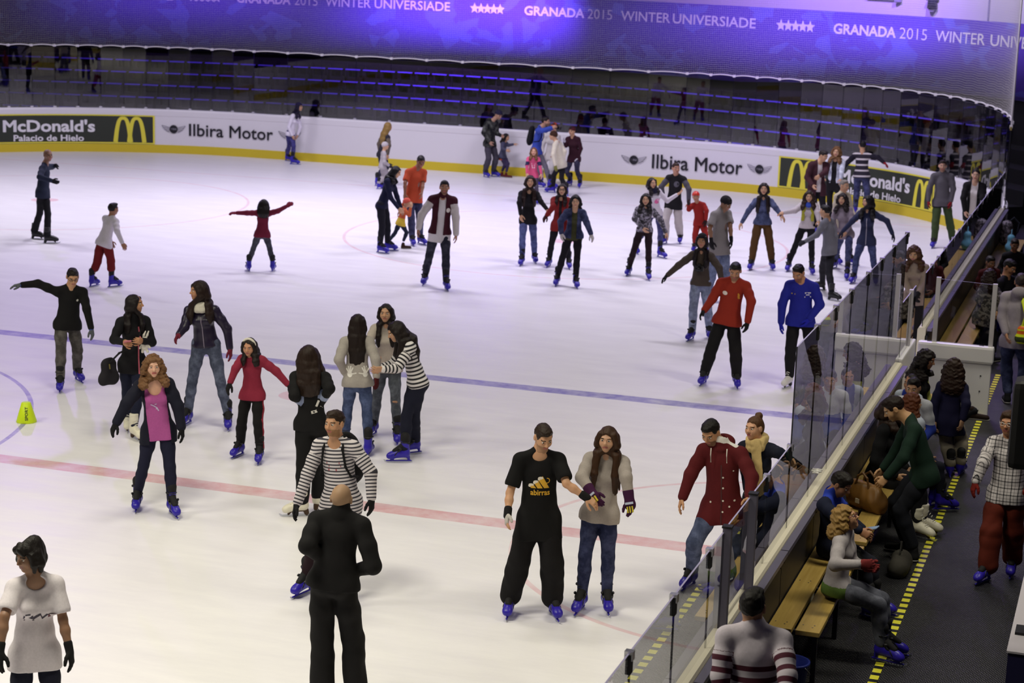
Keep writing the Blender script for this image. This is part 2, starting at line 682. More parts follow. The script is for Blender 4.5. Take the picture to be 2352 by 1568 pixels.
# ------------------------------------------------------------------ ice with its painted markings
def ice_material():
    m, N, L, P = new_mat('ice')
    tc = N.new('ShaderNodeTexCoord').outputs['Object']
    sp = N.new('ShaderNodeSeparateXYZ')
    L.new(tc, sp.inputs[0])
    X, Y = sp.outputs[0], sp.outputs[1]
    def band(src, c, half):
        return math_node(N, L, 'LESS_THAN', math_node(N, L, 'ABSOLUTE', math_node(N, L, 'SUBTRACT', src, c)), half)
    def dist(cx, cy):
        dx, dy = math_node(N, L, 'SUBTRACT', X, cx), math_node(N, L, 'SUBTRACT', Y, cy)
        return math_node(N, L, 'SQRT', math_node(N, L, 'ADD', math_node(N, L, 'MULTIPLY', dx, dx), math_node(N, L, 'MULTIPLY', dy, dy)))
    def ring(cx, cy, r, half=0.03):
        return band(dist(cx, cy), r, half)
    def add(*a):
        s = a[0]
        for q in a[1:]:
            s = math_node(N, L, 'MAXIMUM', s, q)
        return s
    blue = add(band(Y, 23.94, 0.15), math_node(N, L, 'MULTIPLY', ring(-17.09, 17.63, 4.83, 0.03), 0.9))
    red = band(Y, 17.94, 0.15)
    thin = add(ring(-23.19, 36.75, 4.5), ring(-11.07, 36.85, 4.5), ring(-2.93, 17.96, 2.78), band(Y, 43.0, 0.03))
    dots = add(*[math_node(N, L, 'LESS_THAN', dist(cx, cy), r) for cx, cy, r in
                 ((-23.19, 36.75, .3), (-11.07, 36.85, .3), (-10.2, 22.2, .3), (-24, 22.2, .3))])
    worn = noise(N, L, 3.5, 5, 0.7, tc)
    wr = N.new('ShaderNodeMapRange')
    L.new(worn, wr.inputs[0])
    wr.inputs[1].default_value, wr.inputs[2].default_value = 0.3, 0.62
    wr.inputs[3].default_value, wr.inputs[4].default_value = 0.45, 1.0
    # long skate scratches and snow patches
    mp = N.new('ShaderNodeMapping')
    mp.inputs['Scale'].default_value = (0.5, 2.2, 1)
    mp.inputs['Rotation'].default_value = (0, 0, 0.35)
    L.new(tc, mp.inputs[0])
    sc = noise(N, L, 1.6, 8, 0.72, mp.outputs[0])
    base = mix_col(N, L, sc, lin('#dedbe2'), lin('#f7f5f6'))
    def over(col, mask, paint, amt):
        f = math_node(N, L, 'MULTIPLY', math_node(N, L, 'MULTIPLY', mask, amt), wr.outputs[0])
        return mix_col(N, L, f, col, lin(paint))
    base = over(base, blue, '#5c50b4', 0.80)
    base = over(base, red, '#cf6f78', 0.62)
    base = over(base, thin, '#d8707c', 0.38)
    base = over(base, dots, '#d85a78', 0.45)
    L.new(base, P.inputs['Base Color'])
    rr = N.new('ShaderNodeMapRange')
    L.new(sc, rr.inputs[0])
    rr.inputs[3].default_value, rr.inputs[4].default_value = 0.28, 0.5
    L.new(rr.outputs[0], P.inputs['Roughness'])
    P.inputs['Specular IOR Level'].default_value = 0.22
    b = N.new('ShaderNodeBump')
    b.inputs['Strength'].default_value = 0.06
    b.inputs['Distance'].default_value = 0.02
    L.new(sc, b.inputs['Height'])
    L.new(b.outputs[0], P.inputs['Normal'])
    return m
ring_pts = [path(s, 0.04) for s in np.linspace(-ARC - 40, S_END + 40, 160)]
mb = MB()
mb.prism([(p.x, p.y) for p in ring_pts][::-1], -0.12, 0.0)
tag(mb.build('floor', ice_material()), kind='structure')

# dark hall floor round the rink and the rubber walkway
mb = MB().box((-60, -12, -0.3), (25, 85, -0.13))
tag(mb.build('floor', plain('dark_concrete', '#1b1a1e', 0.8)), kind='structure')
def rubber():
    m, N, L, P = new_mat('black_rubber_matting')
    tc = N.new('ShaderNodeTexCoord').outputs['Object']
    mp = N.new('ShaderNodeMapping'); mp.inputs['Scale'].default_value = (1, 1, 1)
    L.new(tc, mp.inputs[0])
    sp = N.new('ShaderNodeSeparateXYZ'); L.new(mp.outputs[0], sp.inputs[0])
    wx = math_node(N, L, 'SINE', math_node(N, L, 'MULTIPLY', sp.outputs[0], 2 * math.pi / 0.028))
    wy = math_node(N, L, 'SINE', math_node(N, L, 'MULTIPLY', sp.outputs[1], 2 * math.pi / 0.045))
    h = math_node(N, L, 'MULTIPLY', wx, wy)
    n1 = noise(N, L, 3, 5, .7, tc)
    L.new(mix_col(N, L, n1, lin('#17171a'), lin('#333237')), P.inputs['Base Color'])
    rr = N.new('ShaderNodeMapRange'); L.new(n1, rr.inputs[0])
    rr.inputs[3].default_value, rr.inputs[4].default_value = 0.55, 0.2
    L.new(rr.outputs[0], P.inputs['Roughness'])
    b = N.new('ShaderNodeBump'); b.inputs['Strength'].default_value = 0.7; b.inputs['Distance'].default_value = 0.006
    L.new(h, b.inputs['Height']); L.new(b.outputs[0], P.inputs['Normal'])
    return m
mb = MB().box((-2.47, 2, -0.12), (1.2, 44, 0.15))
tag(mb.build('floor', rubber()), kind='structure')

# ------------------------------------------------------------------ boards
WHITE_BOARD = plain('white_board_plastic', '#e9e6ec', 0.35)
YELLOW = plain('yellow_kick_plastic', '#d8c232', 0.45)
def board_profile(s):
    h = board_h(s)
    return [(0.0, 0.0), (0.0, h - 0.20), (-0.012, h - 0.185), (-0.02, h - 0.05), (-0.005, h - 0.012), (0.03, h),
            (0.085, h), (0.10, h - 0.03), (0.10, 0.0)]
def kick_profile(s): return [(-0.018, 0.0), (-0.018, 0.215), (-0.008, 0.225), (-0.001, 0.225), (-0.001, 0.0)]
def near_profile(s):
    h = 1.09
    return [(-0.05, 0.0), (-0.05, h - 0.03), (-0.03, h), (0.045, h), (0.058, h - 0.02), (0.058, h - 0.1), (0.05, h - 0.12), (0.05, 0.0)]
tag(swept('wall_end', -ARC - 4, S_END, board_profile, WHITE_BOARD), kind='structure')
tag(swept('wall_left', -ARC - 44, -ARC - 4, board_profile, WHITE_BOARD, 4), kind='structure')
tag(swept('baseboard_end', -ARC - 44, S_END, kick_profile, YELLOW), kind='structure')
LEDGE = plain('cream_ledge_plastic', '#e4dcc8', 0.4)
tag(swept('wall_right', S_END, s_of_y(25.12), near_profile, LEDGE, 2), kind='structure')
tag(swept('wall_right', s_of_y(22.72), s_of_y(4), near_profile, LEDGE, 2), kind='structure')
tag(swept('baseboard_right', S_END, s_of_y(25.12), lambda s: [(-0.065, 0), (-0.065, .22), (-0.051, .22), (-0.051, 0)], YELLOW, 2), kind='structure')
tag(swept('baseboard_right', s_of_y(22.72), s_of_y(4), lambda s: [(-0.065, 0), (-0.065, .22), (-0.051, .22), (-0.051, 0)], YELLOW, 2), kind='structure')
# dark outer cladding and the grey rail segments on the walkway side
CLAD = plain('dark_cladding', '#2b2a30', 0.5)
RAIL = plain('grey_anodised_rail', '#8d889c', 0.35, 0.6)
BLACK = plain('black_plastic', '#121214', 0.5)
for a, b in ((4.0, 22.72), (25.12, 38.4)):
    y = a
    k = 0
    while y < b - 0.2:
        y2 = min(y + 1.55, b)
        mb = MB().box((X_R + 0.062, y + 0.012, 0.15), (X_R + 0.085, y2 - 0.012, 0.98))
        tag(mb.build('wall_right_cladding', CLAD), kind='structure')
        mb = MB().box((X_R + 0.072, y + 0.01, 1.045), (X_R + 0.135, y2 - 0.01, 1.085), 0)
        mb.box((X_R + 0.075, y + 0.05, 0.96), (X_R + 0.10, y + 0.11, 1.046), 1)
        mb.box((X_R + 0.075, y2 - 0.11, 0.96), (X_R + 0.10, y2 - 0.05, 1.046), 1)
        o = tag(mb.build('trim_1', [RAIL, BLACK]), kind='structure')
        y = y2

# ------------------------------------------------------------------ glass
def glass_material(name, tint, refl=2.0, rough=0.0):
    m = bpy.data.materials.new(name)
    m.use_nodes = True
    N, L = m.node_tree.nodes, m.node_tree.links
    N.remove(N['Principled BSDF'])
    t = N.new('ShaderNodeBsdfTransparent'); t.inputs[0].default_value = (*tint, 1)
    g = N.new('ShaderNodeBsdfGlossy'); g.inputs['Roughness'].default_value = rough
    f = N.new('ShaderNodeFresnel'); f.inputs['IOR'].default_value = 1.5
    geo = N.new('ShaderNodeNewGeometry')
    front = math_node(N, L, 'SUBTRACT', 1.0, geo.outputs['Backfacing'])
    two = math_node(N, L, 'DIVIDE', math_node(N, L, 'MULTIPLY', f.outputs[0], refl), math_node(N, L, 'ADD', f.outputs[0], 1.0))   # both faces of the sheet
    mu = math_node(N, L, 'MULTIPLY', math_node(N, L, 'MINIMUM', two, 1.0), front)
    mx = N.new('ShaderNodeMixShader')
    L.new(mu, mx.inputs[0]); L.new(t.outputs[0], mx.inputs[1]); L.new(g.outputs[0], mx.inputs[2])
    L.new(mx.outputs[0], N['Material Output'].inputs[0])
    return m
GLASS = glass_material('clear_rink_glass', (0.87, 0.875, 0.885), 2.7)
GLASS_FAR = glass_material('far_rink_glass', (0.93, 0.93, 0.945))
EDGE = plain('polished_glass_edge', '#a9a2c8', 0.3)
EDGE_DARK = plain('glass_joint', '#20202a', 0.4)
CHROME = plain('steel_clip', '#c9c8d0', 0.25, 0.9)
nwin = 0
def pane(p0, p1, z0, z1, mat, clip=None, tilt=0.0, thick=0.012, edge=None):
    """one upright sheet between two plan points; clip: 'base' small steel clip, 'top' dark hinge clip"""
    global nwin
    nwin += 1
    p0, p1 = Vector((p0[0], p0[1], 0)), Vector((p1[0], p1[1], 0))
    c = (p0 + p1) / 2
    d = p1 - p0
    w = d.length
    mb = MB()
    mb.cur = 0
    h = thick / 2
    mb.v = [(-w / 2, -h, 0), (w / 2, -h, 0), (w / 2, h, 0), (-w / 2, h, 0), (-w / 2, -h, z1 - z0), (w / 2, -h, z1 - z0), (w / 2, h, z1 - z0), (-w / 2, h, z1 - z0)]
    mb.f = [(3, 2, 1, 0), (4, 5, 6, 7), (0, 1, 5, 4), (1, 2, 6, 5), (2, 3, 7, 6), (3, 0, 4, 7)]
    mb.m = [2, 1, 0, 2, 0, 2]
    o = mb.build('window_%d' % nwin, [mat, edge or EDGE, EDGE_DARK])
    o.location = (c.x, c.y, z0)
    o.rotation_euler = (random.uniform(-.003, .003) if tilt else 0, 0, math.atan2(d.y, d.x) + random.uniform(-tilt, tilt))
    tag(o, kind='structure')
    if clip == 'base':
        q = MB().box((w / 2 - 0.05, -0.02, -0.005), (w / 2 + 0.03, 0.02, 0.045))
        q.build('clip', CHROME, o)
    if clip == 'top':
        q = MB().box((w / 2 - 0.035, -0.016, z1 - z0 - 0.13), (w / 2 + 0.025, 0.016, z1 - z0 - 0.01), 0)
        q.box((w / 2 - 0.03, -0.026, z1 - z0 - 0.045), (w / 2 + 0.02, 0.026, z1 - z0 + 0.012), 1)
        q.build('clip', [BLACK, CHROME], o)
    return o
NET_Z = 2.86
def net_z(s): return NET_Z - 0.17 * max(0, (s - 20) / 5.35) ** 1.5 if s > 20 else NET_Z
joints = [-ARC + k * ARC / 22 for k in range(23)] + [k * 1.0 for k in range(1, 13)] + [12 + k * ARC / 22 for k in range(1, 23)]
for a, b in zip(joints[:-1], joints[1:]):
    g = 0.006
    pa, pb = path(a + g, 0.045), path(b - g, 0.045)
    pane(pa, pb, board_h((a + b) / 2) - 0.005, net_z((a + b) / 2) - 0.03, GLASS_FAR, 'base', 0.006)
# side glass: y positions of the joints, nearest first
low = [6.4, 7.4, 8.4, 9.3, 10.28, 11.37, 12.4, 12.82]
for a, b in zip(low[:-1], low[1:]): pane((X_R, a + .004), (X_R, b - .004), 1.08, 1.81, GLASS, 'top' if b < 12.7 else None)
pane((X_R, 12.88), (X_R, 13.74), 1.10, 1.82, GLASS)
pane((X_R, 13.80), (X_R, 14.42), 1.08, 1.82, GLASS, 'top')
pane((X_R, 14.43), (X_R, 15.43), 1.08, 1.82, GLASS, 'top')
tall = [15.45, 16.48, 17.49, 18.45, 19.58, 20.6, 21.63, 22.75]
for a, b in zip(tall[:-1], tall[1:]): pane((X_R, a + .005), (X_R, b - .005), 1.08, 2.66, GLASS, 'top')
pane((X_R, 22.80), (X_R, 23.56), 1.14, 1.81, GLASS)
pane((X_R, 23.64), (X_R, 24.12), 1.14, 1.81, GLASS)
far = [25.18, 25.95, 26.69, 27.58, 28.66, 29.64, 30.6, 31.48, 32.45, 33.4, 34.4, 35.5, 36.6, 37.66, 38.46]
for a, b in zip(far[:-1], far[1:]): pane((X_R, a + .005), (X_R, b - .005), 1.085, 1.81, GLASS, 'top')
# grey posts of the near gate
POST = plain('grey_post', '#6f6b7c', 0.4, 0.3)
for y in (12.85, 13.77):
    mb = MB().box((X_R - 0.005, y - 0.032, 0.95), (X_R + 0.055, y + 0.032, 1.84), 0)
    mb.box((X_R - 0.012, y - 0.036, 1.84), (X_R + 0.06, y + 0.036, 1.855), 1)
    o = mb.build('gate_post', [POST, BLACK])
    tag(o, 'grey metal gate post between near glass panes, %s' % ('the nearer one of the pair' if y < 13 else 'the farther one of the pair'), 'post', 'posts of the near glass gate')

# ------------------------------------------------------------------ open gate across the walkway
ALU = plain('white_aluminium', '#cfcad2', 0.4, 0.2)
gate = empty('gate', (-2.53, 24.3, 0.15))
tag(gate, 'white rink gate swung open across the walkway with a glass top', 'gate')
def rounded(lo, hi, name, mat, parent, bev): return MB().box(lo, hi).build(name, mat, parent, bevel=bev, smooth=False)
rounded((0.0, -0.05, 0.02), (0.92, 0.05, 0.70), 'door_panel', WHITE_BOARD, gate, 0.012)
rounded((-0.01, -0.075, 0.70), (0.94, 0.06, 0.93), 'top_rail', WHITE_BOARD, gate, 0.035)
mb = MB()
for x in (0.13, 0.78): mb.obox((x, -0.02, 0.931), (0.03, 0, 0), (0, 0.012, 0), (0, 0, 0.004))
mb.build('handle_slot', BLACK, gate)
mb = MB()
for x, z in ((0.80, 0.55), (0.80, 0.35), (0.80, 0.10), (0.1, 0.55), (0.1, 0.1), (0.45, 0.5)): mb.obox((x, -0.052, z), (0.008, 0, 0), (0, 0.004, 0), (0, 0, 0.008))
mb.build('bolt', BLACK, gate)
MB().box((0.16, -0.03, 0.93), (0.215, 0.03, 1.76)).build('post', ALU, gate)
MB().box((0.86, -0.03, 0.93), (0.915, 0.03, 1.73)).build('post', ALU, gate)
mb = MB(); mb.v = [(0.216, -.006, .93), (.859, -.006, .93), (.859, .006, .93), (.216, .006, .93), (0.216, -.006, 1.74), (.859, -.006, 1.72), (.859, .006, 1.72), (.216, .006, 1.74)]
mb.f = [(3, 2, 1, 0), (4, 5, 6, 7), (0, 1, 5, 4), (1, 2, 6, 5), (2, 3, 7, 6), (3, 0, 4, 7)]; mb.m = [2, 1, 0, 2, 0, 2]
mb.build('glass_pane', [GLASS, EDGE, EDGE_DARK], gate)
# the closed low door beside it
door = empty('gate', (X_R, 23.45, 0.0))
tag(door, 'white low rink door still shut beside the open gate', 'gate')
rounded((-0.05, -0.70, 0.03), (0.05, 0.66, 1.13), 'door_panel', WHITE_BOARD, door, 0.02)
MB().box((-0.02, 0.115, 1.13), (0.03, 0.185, 1.84)).build('post', ALU, door)

# ------------------------------------------------------------------ advertising on the end boards
def on_board(inset):
    def f(u, v):
        p = path(u, -inset)
        return (p.x, p.y, v)
    return f
AD_GREEN = plain('dark_green_print', '#33382f', 0.5)
AD_YEL = plain('yellow_print', '#ece24a', 0.5)
AD_WHITE = plain('white_print', '#efedf2', 0.5)
AD_INK = plain('black_print', '#201f28', 0.5)
AD_GREY = plain('grey_print', '#8f8c98', 0.5)
def quad_strip(u0, u1, v0, v1, n=12):
    us = np.linspace(u0, u1, n + 1)
    V = np.array([(u, v0, 0) for u in us] + [(u, v1, 0) for u in us])
    return V, [(i, i + 1, n + 2 + i, n + 1 + i) for i in range(n)]
def arches(u0, u1, v0, v1):
    c1, c2 = u0 + (u1 - u0) * 0.28, u0 + (u1 - u0) * 0.72
    hw = (u1 - u0) * 0.25
    parts = []
    for c in (c1, c2):
        t = np.linspace(-1, 1, 25)
        x = c + hw * np.sign(t) * np.abs(t) ** 0.75 * 0.98
        y = v0 + (v1 - v0 - 0.05) * (1 - np.abs(t) ** 2.4) + 0.02
        parts.append(poly_strip(np.c_[x, y], 0.085 + 0.035 * np.abs(t)))
    return merge(parts)
def ad_panel(u0, u1, v0, v1, label, items):
    P_ = path((u0 + u1) / 2, -0.03)
    root = empty('advertising_board', (P_.x, P_.y, v0))
    tag(root, label, 'advertising board')
    inv = Matrix.Translation(-root.location)
    def put(name, VF, mat, inset):
        V, F = VF
        f = on_board(inset)
        return sheet(name, V, F, mat, root, lambda u, v: inv @ Vector(f(u, v)))
    # the panel has real thickness
    V, F = quad_strip(u0, u1, v0, v1, 16)
    put('border', (V, F), AD_YEL, 0.0245)
    put('panel_face', quad_strip(u0 + .05, u1 - .05, v0 + .035, v1 - .035, 16), AD_GREEN, 0.027)
    for nm, VF, mat in items:
        put(nm, dense(*VF, 0.15) if len(VF[0]) < 4000 else VF, mat, 0.030)
    return root
ad_panel(-7.6, -2.8, 0.235, 1.02, 'dark green advertising board with golden arches at left end of the rink', [
    ('lettering', flat_text("McDonald's", -6.88, -4.42, 0.54, 0.86, 0.03), AD_WHITE),
    ('lettering', flat_text('Palacio de Hielo', -6.6, -4.72, 0.29, 0.46, 0.025), AD_WHITE),
    ('arches_emblem', arches(-3.90, -3.06, 0.255, 0.96), AD_YEL)])
ad_panel(14.57, 19.62, 0.235, 1.0, 'dark green advertising board with golden arches round the right rink corner', [
    ('lettering', flat_text("McDonald's", 16.33, 18.68, 0.54, 0.86, 0.03), AD_WHITE),
    ('lettering', flat_text('Palacio de Hielo', 16.42, 18.38, 0.28, 0.45, 0.025), AD_WHITE),
    ('arches_emblem', arches(14.86, 15.70, 0.245, 0.94), AD_YEL),
    ('arches_emblem', arches(18.85, 19.55, 0.245, 0.90), AD_YEL)])
def winged(uc, vc, sgn, w=0.66):
    parts = []
    if sgn:
        for k, (dy0, dy1, f) in enumerate(((0.075, 0.10, 1.0), (0.03, 0.045, 0.9), (-0.015, -0.01, .78), (-0.055, -0.055, .6))):
            u_in, u_out = 0.115, w / 2 * f
            parts.append(poly_strip([(uc + sgn * u_in, vc + dy0 * .6), (uc + sgn * (u_in + u_out) / 2, vc + dy0), (uc + sgn * u_out, vc + dy1)], 0.014))
        parts.append(poly_strip([(uc + sgn * w / 2, vc + .10), (uc + sgn * w * .36, vc - .02), (uc + sgn * .115, vc - .085)], 0.016))
    return merge(parts)
def motor_sign(u_l, u_r, w1, w2, v0, v1, label):
    uc = (u_l + u_r) / 2
    p = path(uc, -0.03)
    root = empty('sign', (p.x, p.y, v0))
    tag(root, label, 'sign')
    inv = Matrix.Translation(-root.location)
    f = on_board(0.028)
    put = lambda nm, VF, mat, ins=0.028: sheet(nm, VF[0], VF[1], mat, root, lambda u, v: inv @ Vector(on_board(ins)(u, v)))
    put('lettering', dense(*flat_text('Ilbira Motor', u_l, u_r, v0, v1, 0.012), 0.2), AD_INK)
    for w in (w1, w2):
        for sgn in (-1, 1): put('emblem_wing', winged(w, (v0 + v1) / 2, sgn), AD_GREY)
        put('roundel', disc(w, (v0 + v1) / 2, 0.115, 0.115), AD_INK, 0.0295)
        put('roundel_lettering', flat_text('MINI', w - 0.075, w + 0.075, (v0 + v1) / 2 - .025, (v0 + v1) / 2 + .03, 0.02), AD_GREY, 0.031)
motor_sign(-1.85, 0.61, -2.28, 1.1, 0.5, 0.83, 'black and white motor dealer sign left of the middle of the end boards')
motor_sign(11.21, 13.59, 10.73, 14.05, 0.44, 0.80, 'black and white motor dealer sign beside the right corner of the boards')

# ------------------------------------------------------------------ netting above the glass
NET = plain('white_net_cord', '#d9d5d8', 0.7)
def build_net():
    net = empty('netting', (path(6)[0], path(6)[1], NET_Z))
    tag(net, 'white safety netting hung above the curved end glass', 'netting')
    inv = -net.location
    s0, s1, z1 = -ARC - 1, S_END, 5.6
    def sag(s):
        i = np.searchsorted(joints, s) - 1
        i = min(max(i, 0), len(joints) - 2)
        t = (s - joints[i]) / (joints[i + 1] - joints[i])
        return 0.030 * (1 - (2 * t - 1) ** 2)
    step = 0.1
    S = np.arange(s0, s1 + step * .5, step)
    PT = np.array([path(s, 0.045)[:] for s in S])
    zb = np.array([net_z(s) + sag(s) for s in S])
    sg = np.array([sag(s) for s in S])
    V, Q = [], []
    r = 0.0017
    nS = len(S)
    rows = int((z1 - NET_Z) / 0.05)
    # level cords
    base = 0
    for k in range(1, rows):
        fr = k / rows
        z = zb + (z1 - zb) * fr - sg * .0
        for (dx, dz) in ((0, r), (r, -r), (-r, -r)):
            V.append(np.c_[PT[:, 0], PT[:, 1] + dx, z + dz])
        idx = np.arange(nS - 1)
        for a in range(3):
            b = (a + 1) % 3
            Q.append(np.c_[base + a * nS + idx, base + b * nS + idx, base + b * nS + idx + 1, base + a * nS + idx + 1])
        base += 3 * nS
    # upright cords
    for s in np.arange(s0, s1, 0.05):
        p = path(s, 0.045)
        zz = net_z(s) + sag(s)
        tri = np.array([(0, r), (r, -r), (-r, -r)])
        v = np.array([(p.x + a, p.y + b, z) for z in (zz, z1) for a, b in tri])
        V.append(v)
        Q.append(np.array([(0, 1, 4, 3), (1, 2, 5, 4), (2, 0, 3, 5)]) + base)
        base += 6
    V = np.concatenate(V) + np.array(inv[:])
    me = mesh_np('mesh_cords', V, np.concatenate(Q), NET, smooth=False)
    o = link('mesh_cords', me, net)
    o['kind'] = 'stuff'
    mb = MB()
    mb.tube([Vector((PT[i, 0], PT[i, 1], zb[i])) + inv for i in range(nS)], 0.016, 6)
    mb.build('border_rope', plain('white_rope', '#e8e4ea', 0.6), net, smooth=True)
    p = path(s1, 0.045)
    MB().tube([Vector((p.x, p.y, zb[-1])) + inv, Vector((p.x, p.y, z1)) + inv], 0.014, 6).build('border_rope', plain('white_rope', '#e8e4ea', 0.6), net, smooth=True)
    hook = MB().obox((0, 0, 0), (0.03, 0, 0), (0, 0.03, 0), (0, 0, 0.03)).mesh('corner_hook', plain('white_rope', '#e8e4ea', 0.6))
    for j in joints:
        if j < s0: continue
        p = path(j, 0.045)
        link('corner_hook', hook, net, Vector((p.x, p.y, net_z(j) + 0.005)) + inv)
    MB().obox(Vector((p.x, p.y - .02, zb[-1] - .03)) + inv, (0.02, 0, 0), (0, 0.02, 0), (0, 0, 0.035)).build('pulley', plain('brass', '#b0a060', .3, .8), net)
build_net()

# ------------------------------------------------------------------ the stand beyond the end: tiers, seats, banner, wall
CP = np.array([(-40, 51.8), (-36, 53.2), (-32, 54.4), (-27, 55.4), (-22, 55.6), (-18, 55.1), (-14, 54.0), (-10.5, 52.4), (-8, 51.1), (-6, 49.8), (-4.2, 48.2), (-3, 47.0), (-1, 44.5)])
def crom(cp, n=40):
    out = []
    for i in range(len(cp) - 1):
        p0, p1, p2, p3 = cp[max(i - 1, 0)], cp[i], cp[i + 1], cp[min(i + 2, len(cp) - 1)]
        for t in np.arange(n) / n:
            out.append(.5 * ((2 * p1) + (-p0 + p2) * t + (2 * p0 - 5 * p1 + 4 * p2 - p3) * t * t + (-p0 + 3 * p1 - 3 * p2 + p3) * t ** 3))
    out.append(cp[-1])
    return np.array(out)
BC = crom(CP)
BL = np.r_[0, np.cumsum(np.linalg.norm(np.diff(BC, axis=0), axis=1))]
BT = np.gradient(BC, axis=0); BT /= np.linalg.norm(BT, axis=1)[:, None]
def bcurve(u, off=0.0):                      # off > 0 comes toward the rink
    x, y = np.interp(u, BL, BC[:, 0]), np.interp(u, BL, BC[:, 1])
    tx, ty = np.interp(u, BL, BT[:, 0]), np.interp(u, BL, BT[:, 1])
    return Vector((x + ty * off, y - tx * off))
def bstrip(name, mat, o0, z0, o1, z1, u0=0, u1=None, n=60, parent=None, loc=None):
    """swept box along the banner curve between offsets and heights"""
    u1 = BL[-1] if u1 is None else u1
    V, Q = [], []
    for i in range(n + 1):
        u = u0 + (u1 - u0) * i / n
        for o, z in ((o0, z0), (o0, z1), (o1, z1), (o1, z0)):
            p = bcurve(u, o)
            c = Vector((X1, YC))
            if p.x > X1 and (p - c).length < R_C + 0.5: p = c + (p - c).normalized() * (R_C + 0.5)
            if p.y < YC + 1: p.x = max(p.x, X_R + 0.5)
            V.append((p.x, p.y, z))
    for i in range(n):
        for k in range(4):
            a, b = i * 4 + k, i * 4 + (k + 1) % 4
            Q.append((a, b, b + 4, a + 4))
    me = bpy.data.meshes.new(name)
    me.from_pydata(V, [], Q + [(0, 1, 2, 3), (4 * n + 3, 4 * n + 2, 4 * n + 1, 4 * n)])
    me.materials.append(mat)
    bm = bmesh.new(); bm.from_mesh(me); bmesh.ops.recalc_face_normals(bm, faces=bm.faces); bm.to_mesh(me); bm.free()
    return link(name, me, parent)
CONC = plain('dark_stand_concrete', '#0f0e12', 0.9)
for k, (off, z) in enumerate(((3.3, 0.25), (2.6, 0.58), (1.9, 0.91), (1.2, 1.24), (0.5, 1.57))):
    tag(bstrip('wall_back_tier', CONC, off, -0.13, off - 0.7, z - 0.02), kind='structure')
tag(bstrip('wall_back', plain('pale_hall_wall', '#d9d5de', 0.7), -0.9, -0.13, -1.1, 9.5), kind='structure')
tag(bstrip('wall_back_fascia', CONC, -0.2, -0.13, -0.3, 2.6), kind='structure')
# seats: one mesh, a copy per seat
SEAT = plain('black_seat_plastic', '#131217', 0.5)
LIP = plain('purple_lit_seat_edge', '#6f5fe0', 0.4)  # purple light on the seat edges, put into this strip's colour
mb = MB()
mb.v = []
mb.box((-0.235, -0.02, 0.36), (0.235, 0.34, 0.405))
mb.box((-0.235, 0.34, 0.36), (0.235, 0.38, 0.52))
mb.box((-0.20, 0.0, 0.0), (-0.16, 0.3, 0.36))
mb.box((0.16, 0.0, 0.0), (0.20, 0.3, 0.36))
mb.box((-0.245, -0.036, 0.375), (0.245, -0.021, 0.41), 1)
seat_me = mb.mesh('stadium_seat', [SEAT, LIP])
ROWNAME = ('lowest row', 'second row up', 'third row up', 'fourth row up', 'top row')
for k, (off, z) in enumerate(((3.3, 0.25), (2.6, 0.58), (1.9, 0.91), (1.2, 1.24), (0.5, 1.57))):
    u = 5.0
    while u < 39.4 - 0.35 * k * 0:
        p = bcurve(u, off - 0.14)
        ok = True
        q = Vector((p.x, p.y))
        # keep clear of the glass
        if q.x > X1 and q.y > YC and (q - Vector((X1, YC))).length < R_C + 0.55: ok = False
        if ok:
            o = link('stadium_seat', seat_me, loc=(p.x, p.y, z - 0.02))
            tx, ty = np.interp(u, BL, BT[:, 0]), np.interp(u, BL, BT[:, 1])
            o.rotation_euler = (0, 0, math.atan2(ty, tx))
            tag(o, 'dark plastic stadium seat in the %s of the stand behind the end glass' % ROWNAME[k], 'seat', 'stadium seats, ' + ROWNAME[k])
        d_ = (bcurve(u + 0.6, off - 0.14) - bcurve(u, off - 0.14)).length
        u += 0.6 * 0.585 / d_
# banner
def banner_mat():
    m, N, L, P = new_mat('purple_banner_print')
    uv = N.new('ShaderNodeAttribute'); uv.attribute_name = 'pos_uv'
    vo = N.new('ShaderNodeTexVoronoi'); vo.inputs['Scale'].default_value = 1.0; vo.feature = 'F1'
    L.new(uv.outputs['Vector'], vo.inputs['Vector'])
    sp = N.new('ShaderNodeSeparateColor'); L.new(vo.outputs['Color'], sp.inputs[0])
    f = math_node(N, L, 'MULTIPLY', math_node(N, L, 'GREATER_THAN', sp.outputs[0], 0.62), 0.38)
    vo2 = N.new('ShaderNodeTexVoronoi'); vo2.inputs['Scale'].default_value = 2.4
    L.new(uv.outputs['Vector'], vo2.inputs['Vector'])
    sp2 = N.new('ShaderNodeSeparateColor'); L.new(vo2.outputs['Color'], sp2.inputs[0])
    f2 = math_node(N, L, 'MULTIPLY', f, math_node(N, L, 'GREATER_THAN', sp2.outputs[1], 0.45))
    L.new(mix_col(N, L, f2, lin('#5a3fb4'), lin('#6f7de0')), P.inputs['Base Color'])
    P.inputs['Roughness'].default_value = 0.7
    return m
ban = empty('banner', (-18, 55.1, 2.4))
tag(ban, 'long purple games banner with white lettering along the back of the stand', 'banner')
V, Q, UV = [], [], []
n = 90
for i in range(n + 1):
    u = 0.5 + (BL[-1] - 0.8) * i / n
    zb = 2.36 + 0.36 * min(1, max(0, (u - 30) / 6))
    for off, z in ((0.0, zb), (0.0, 4.43), (-0.02, 4.43), (-0.02, zb)):
        p = bcurve(u, off)
        V.append((p.x + 18, p.y - 55.1, z - 2.4)); UV.append((u, z * 1.3, 0))
for i in range(n):
    for k in range(4):
        a, b = i * 4 + k, i * 4 + (k + 1) % 4
        Q.append((a, a + 4, b + 4, b))
me = mesh_np('banner_fabric', V, Q, banner_mat(), smooth=False)
at = me.attributes.new('pos_uv', 'FLOAT_VECTOR', 'POINT')
at.data.foreach_set('vector', np.array(UV, np.float32).ravel())
link('banner_fabric', me, ban)
BW = plain('white_banner_print', '#f4f0fa', 0.6)
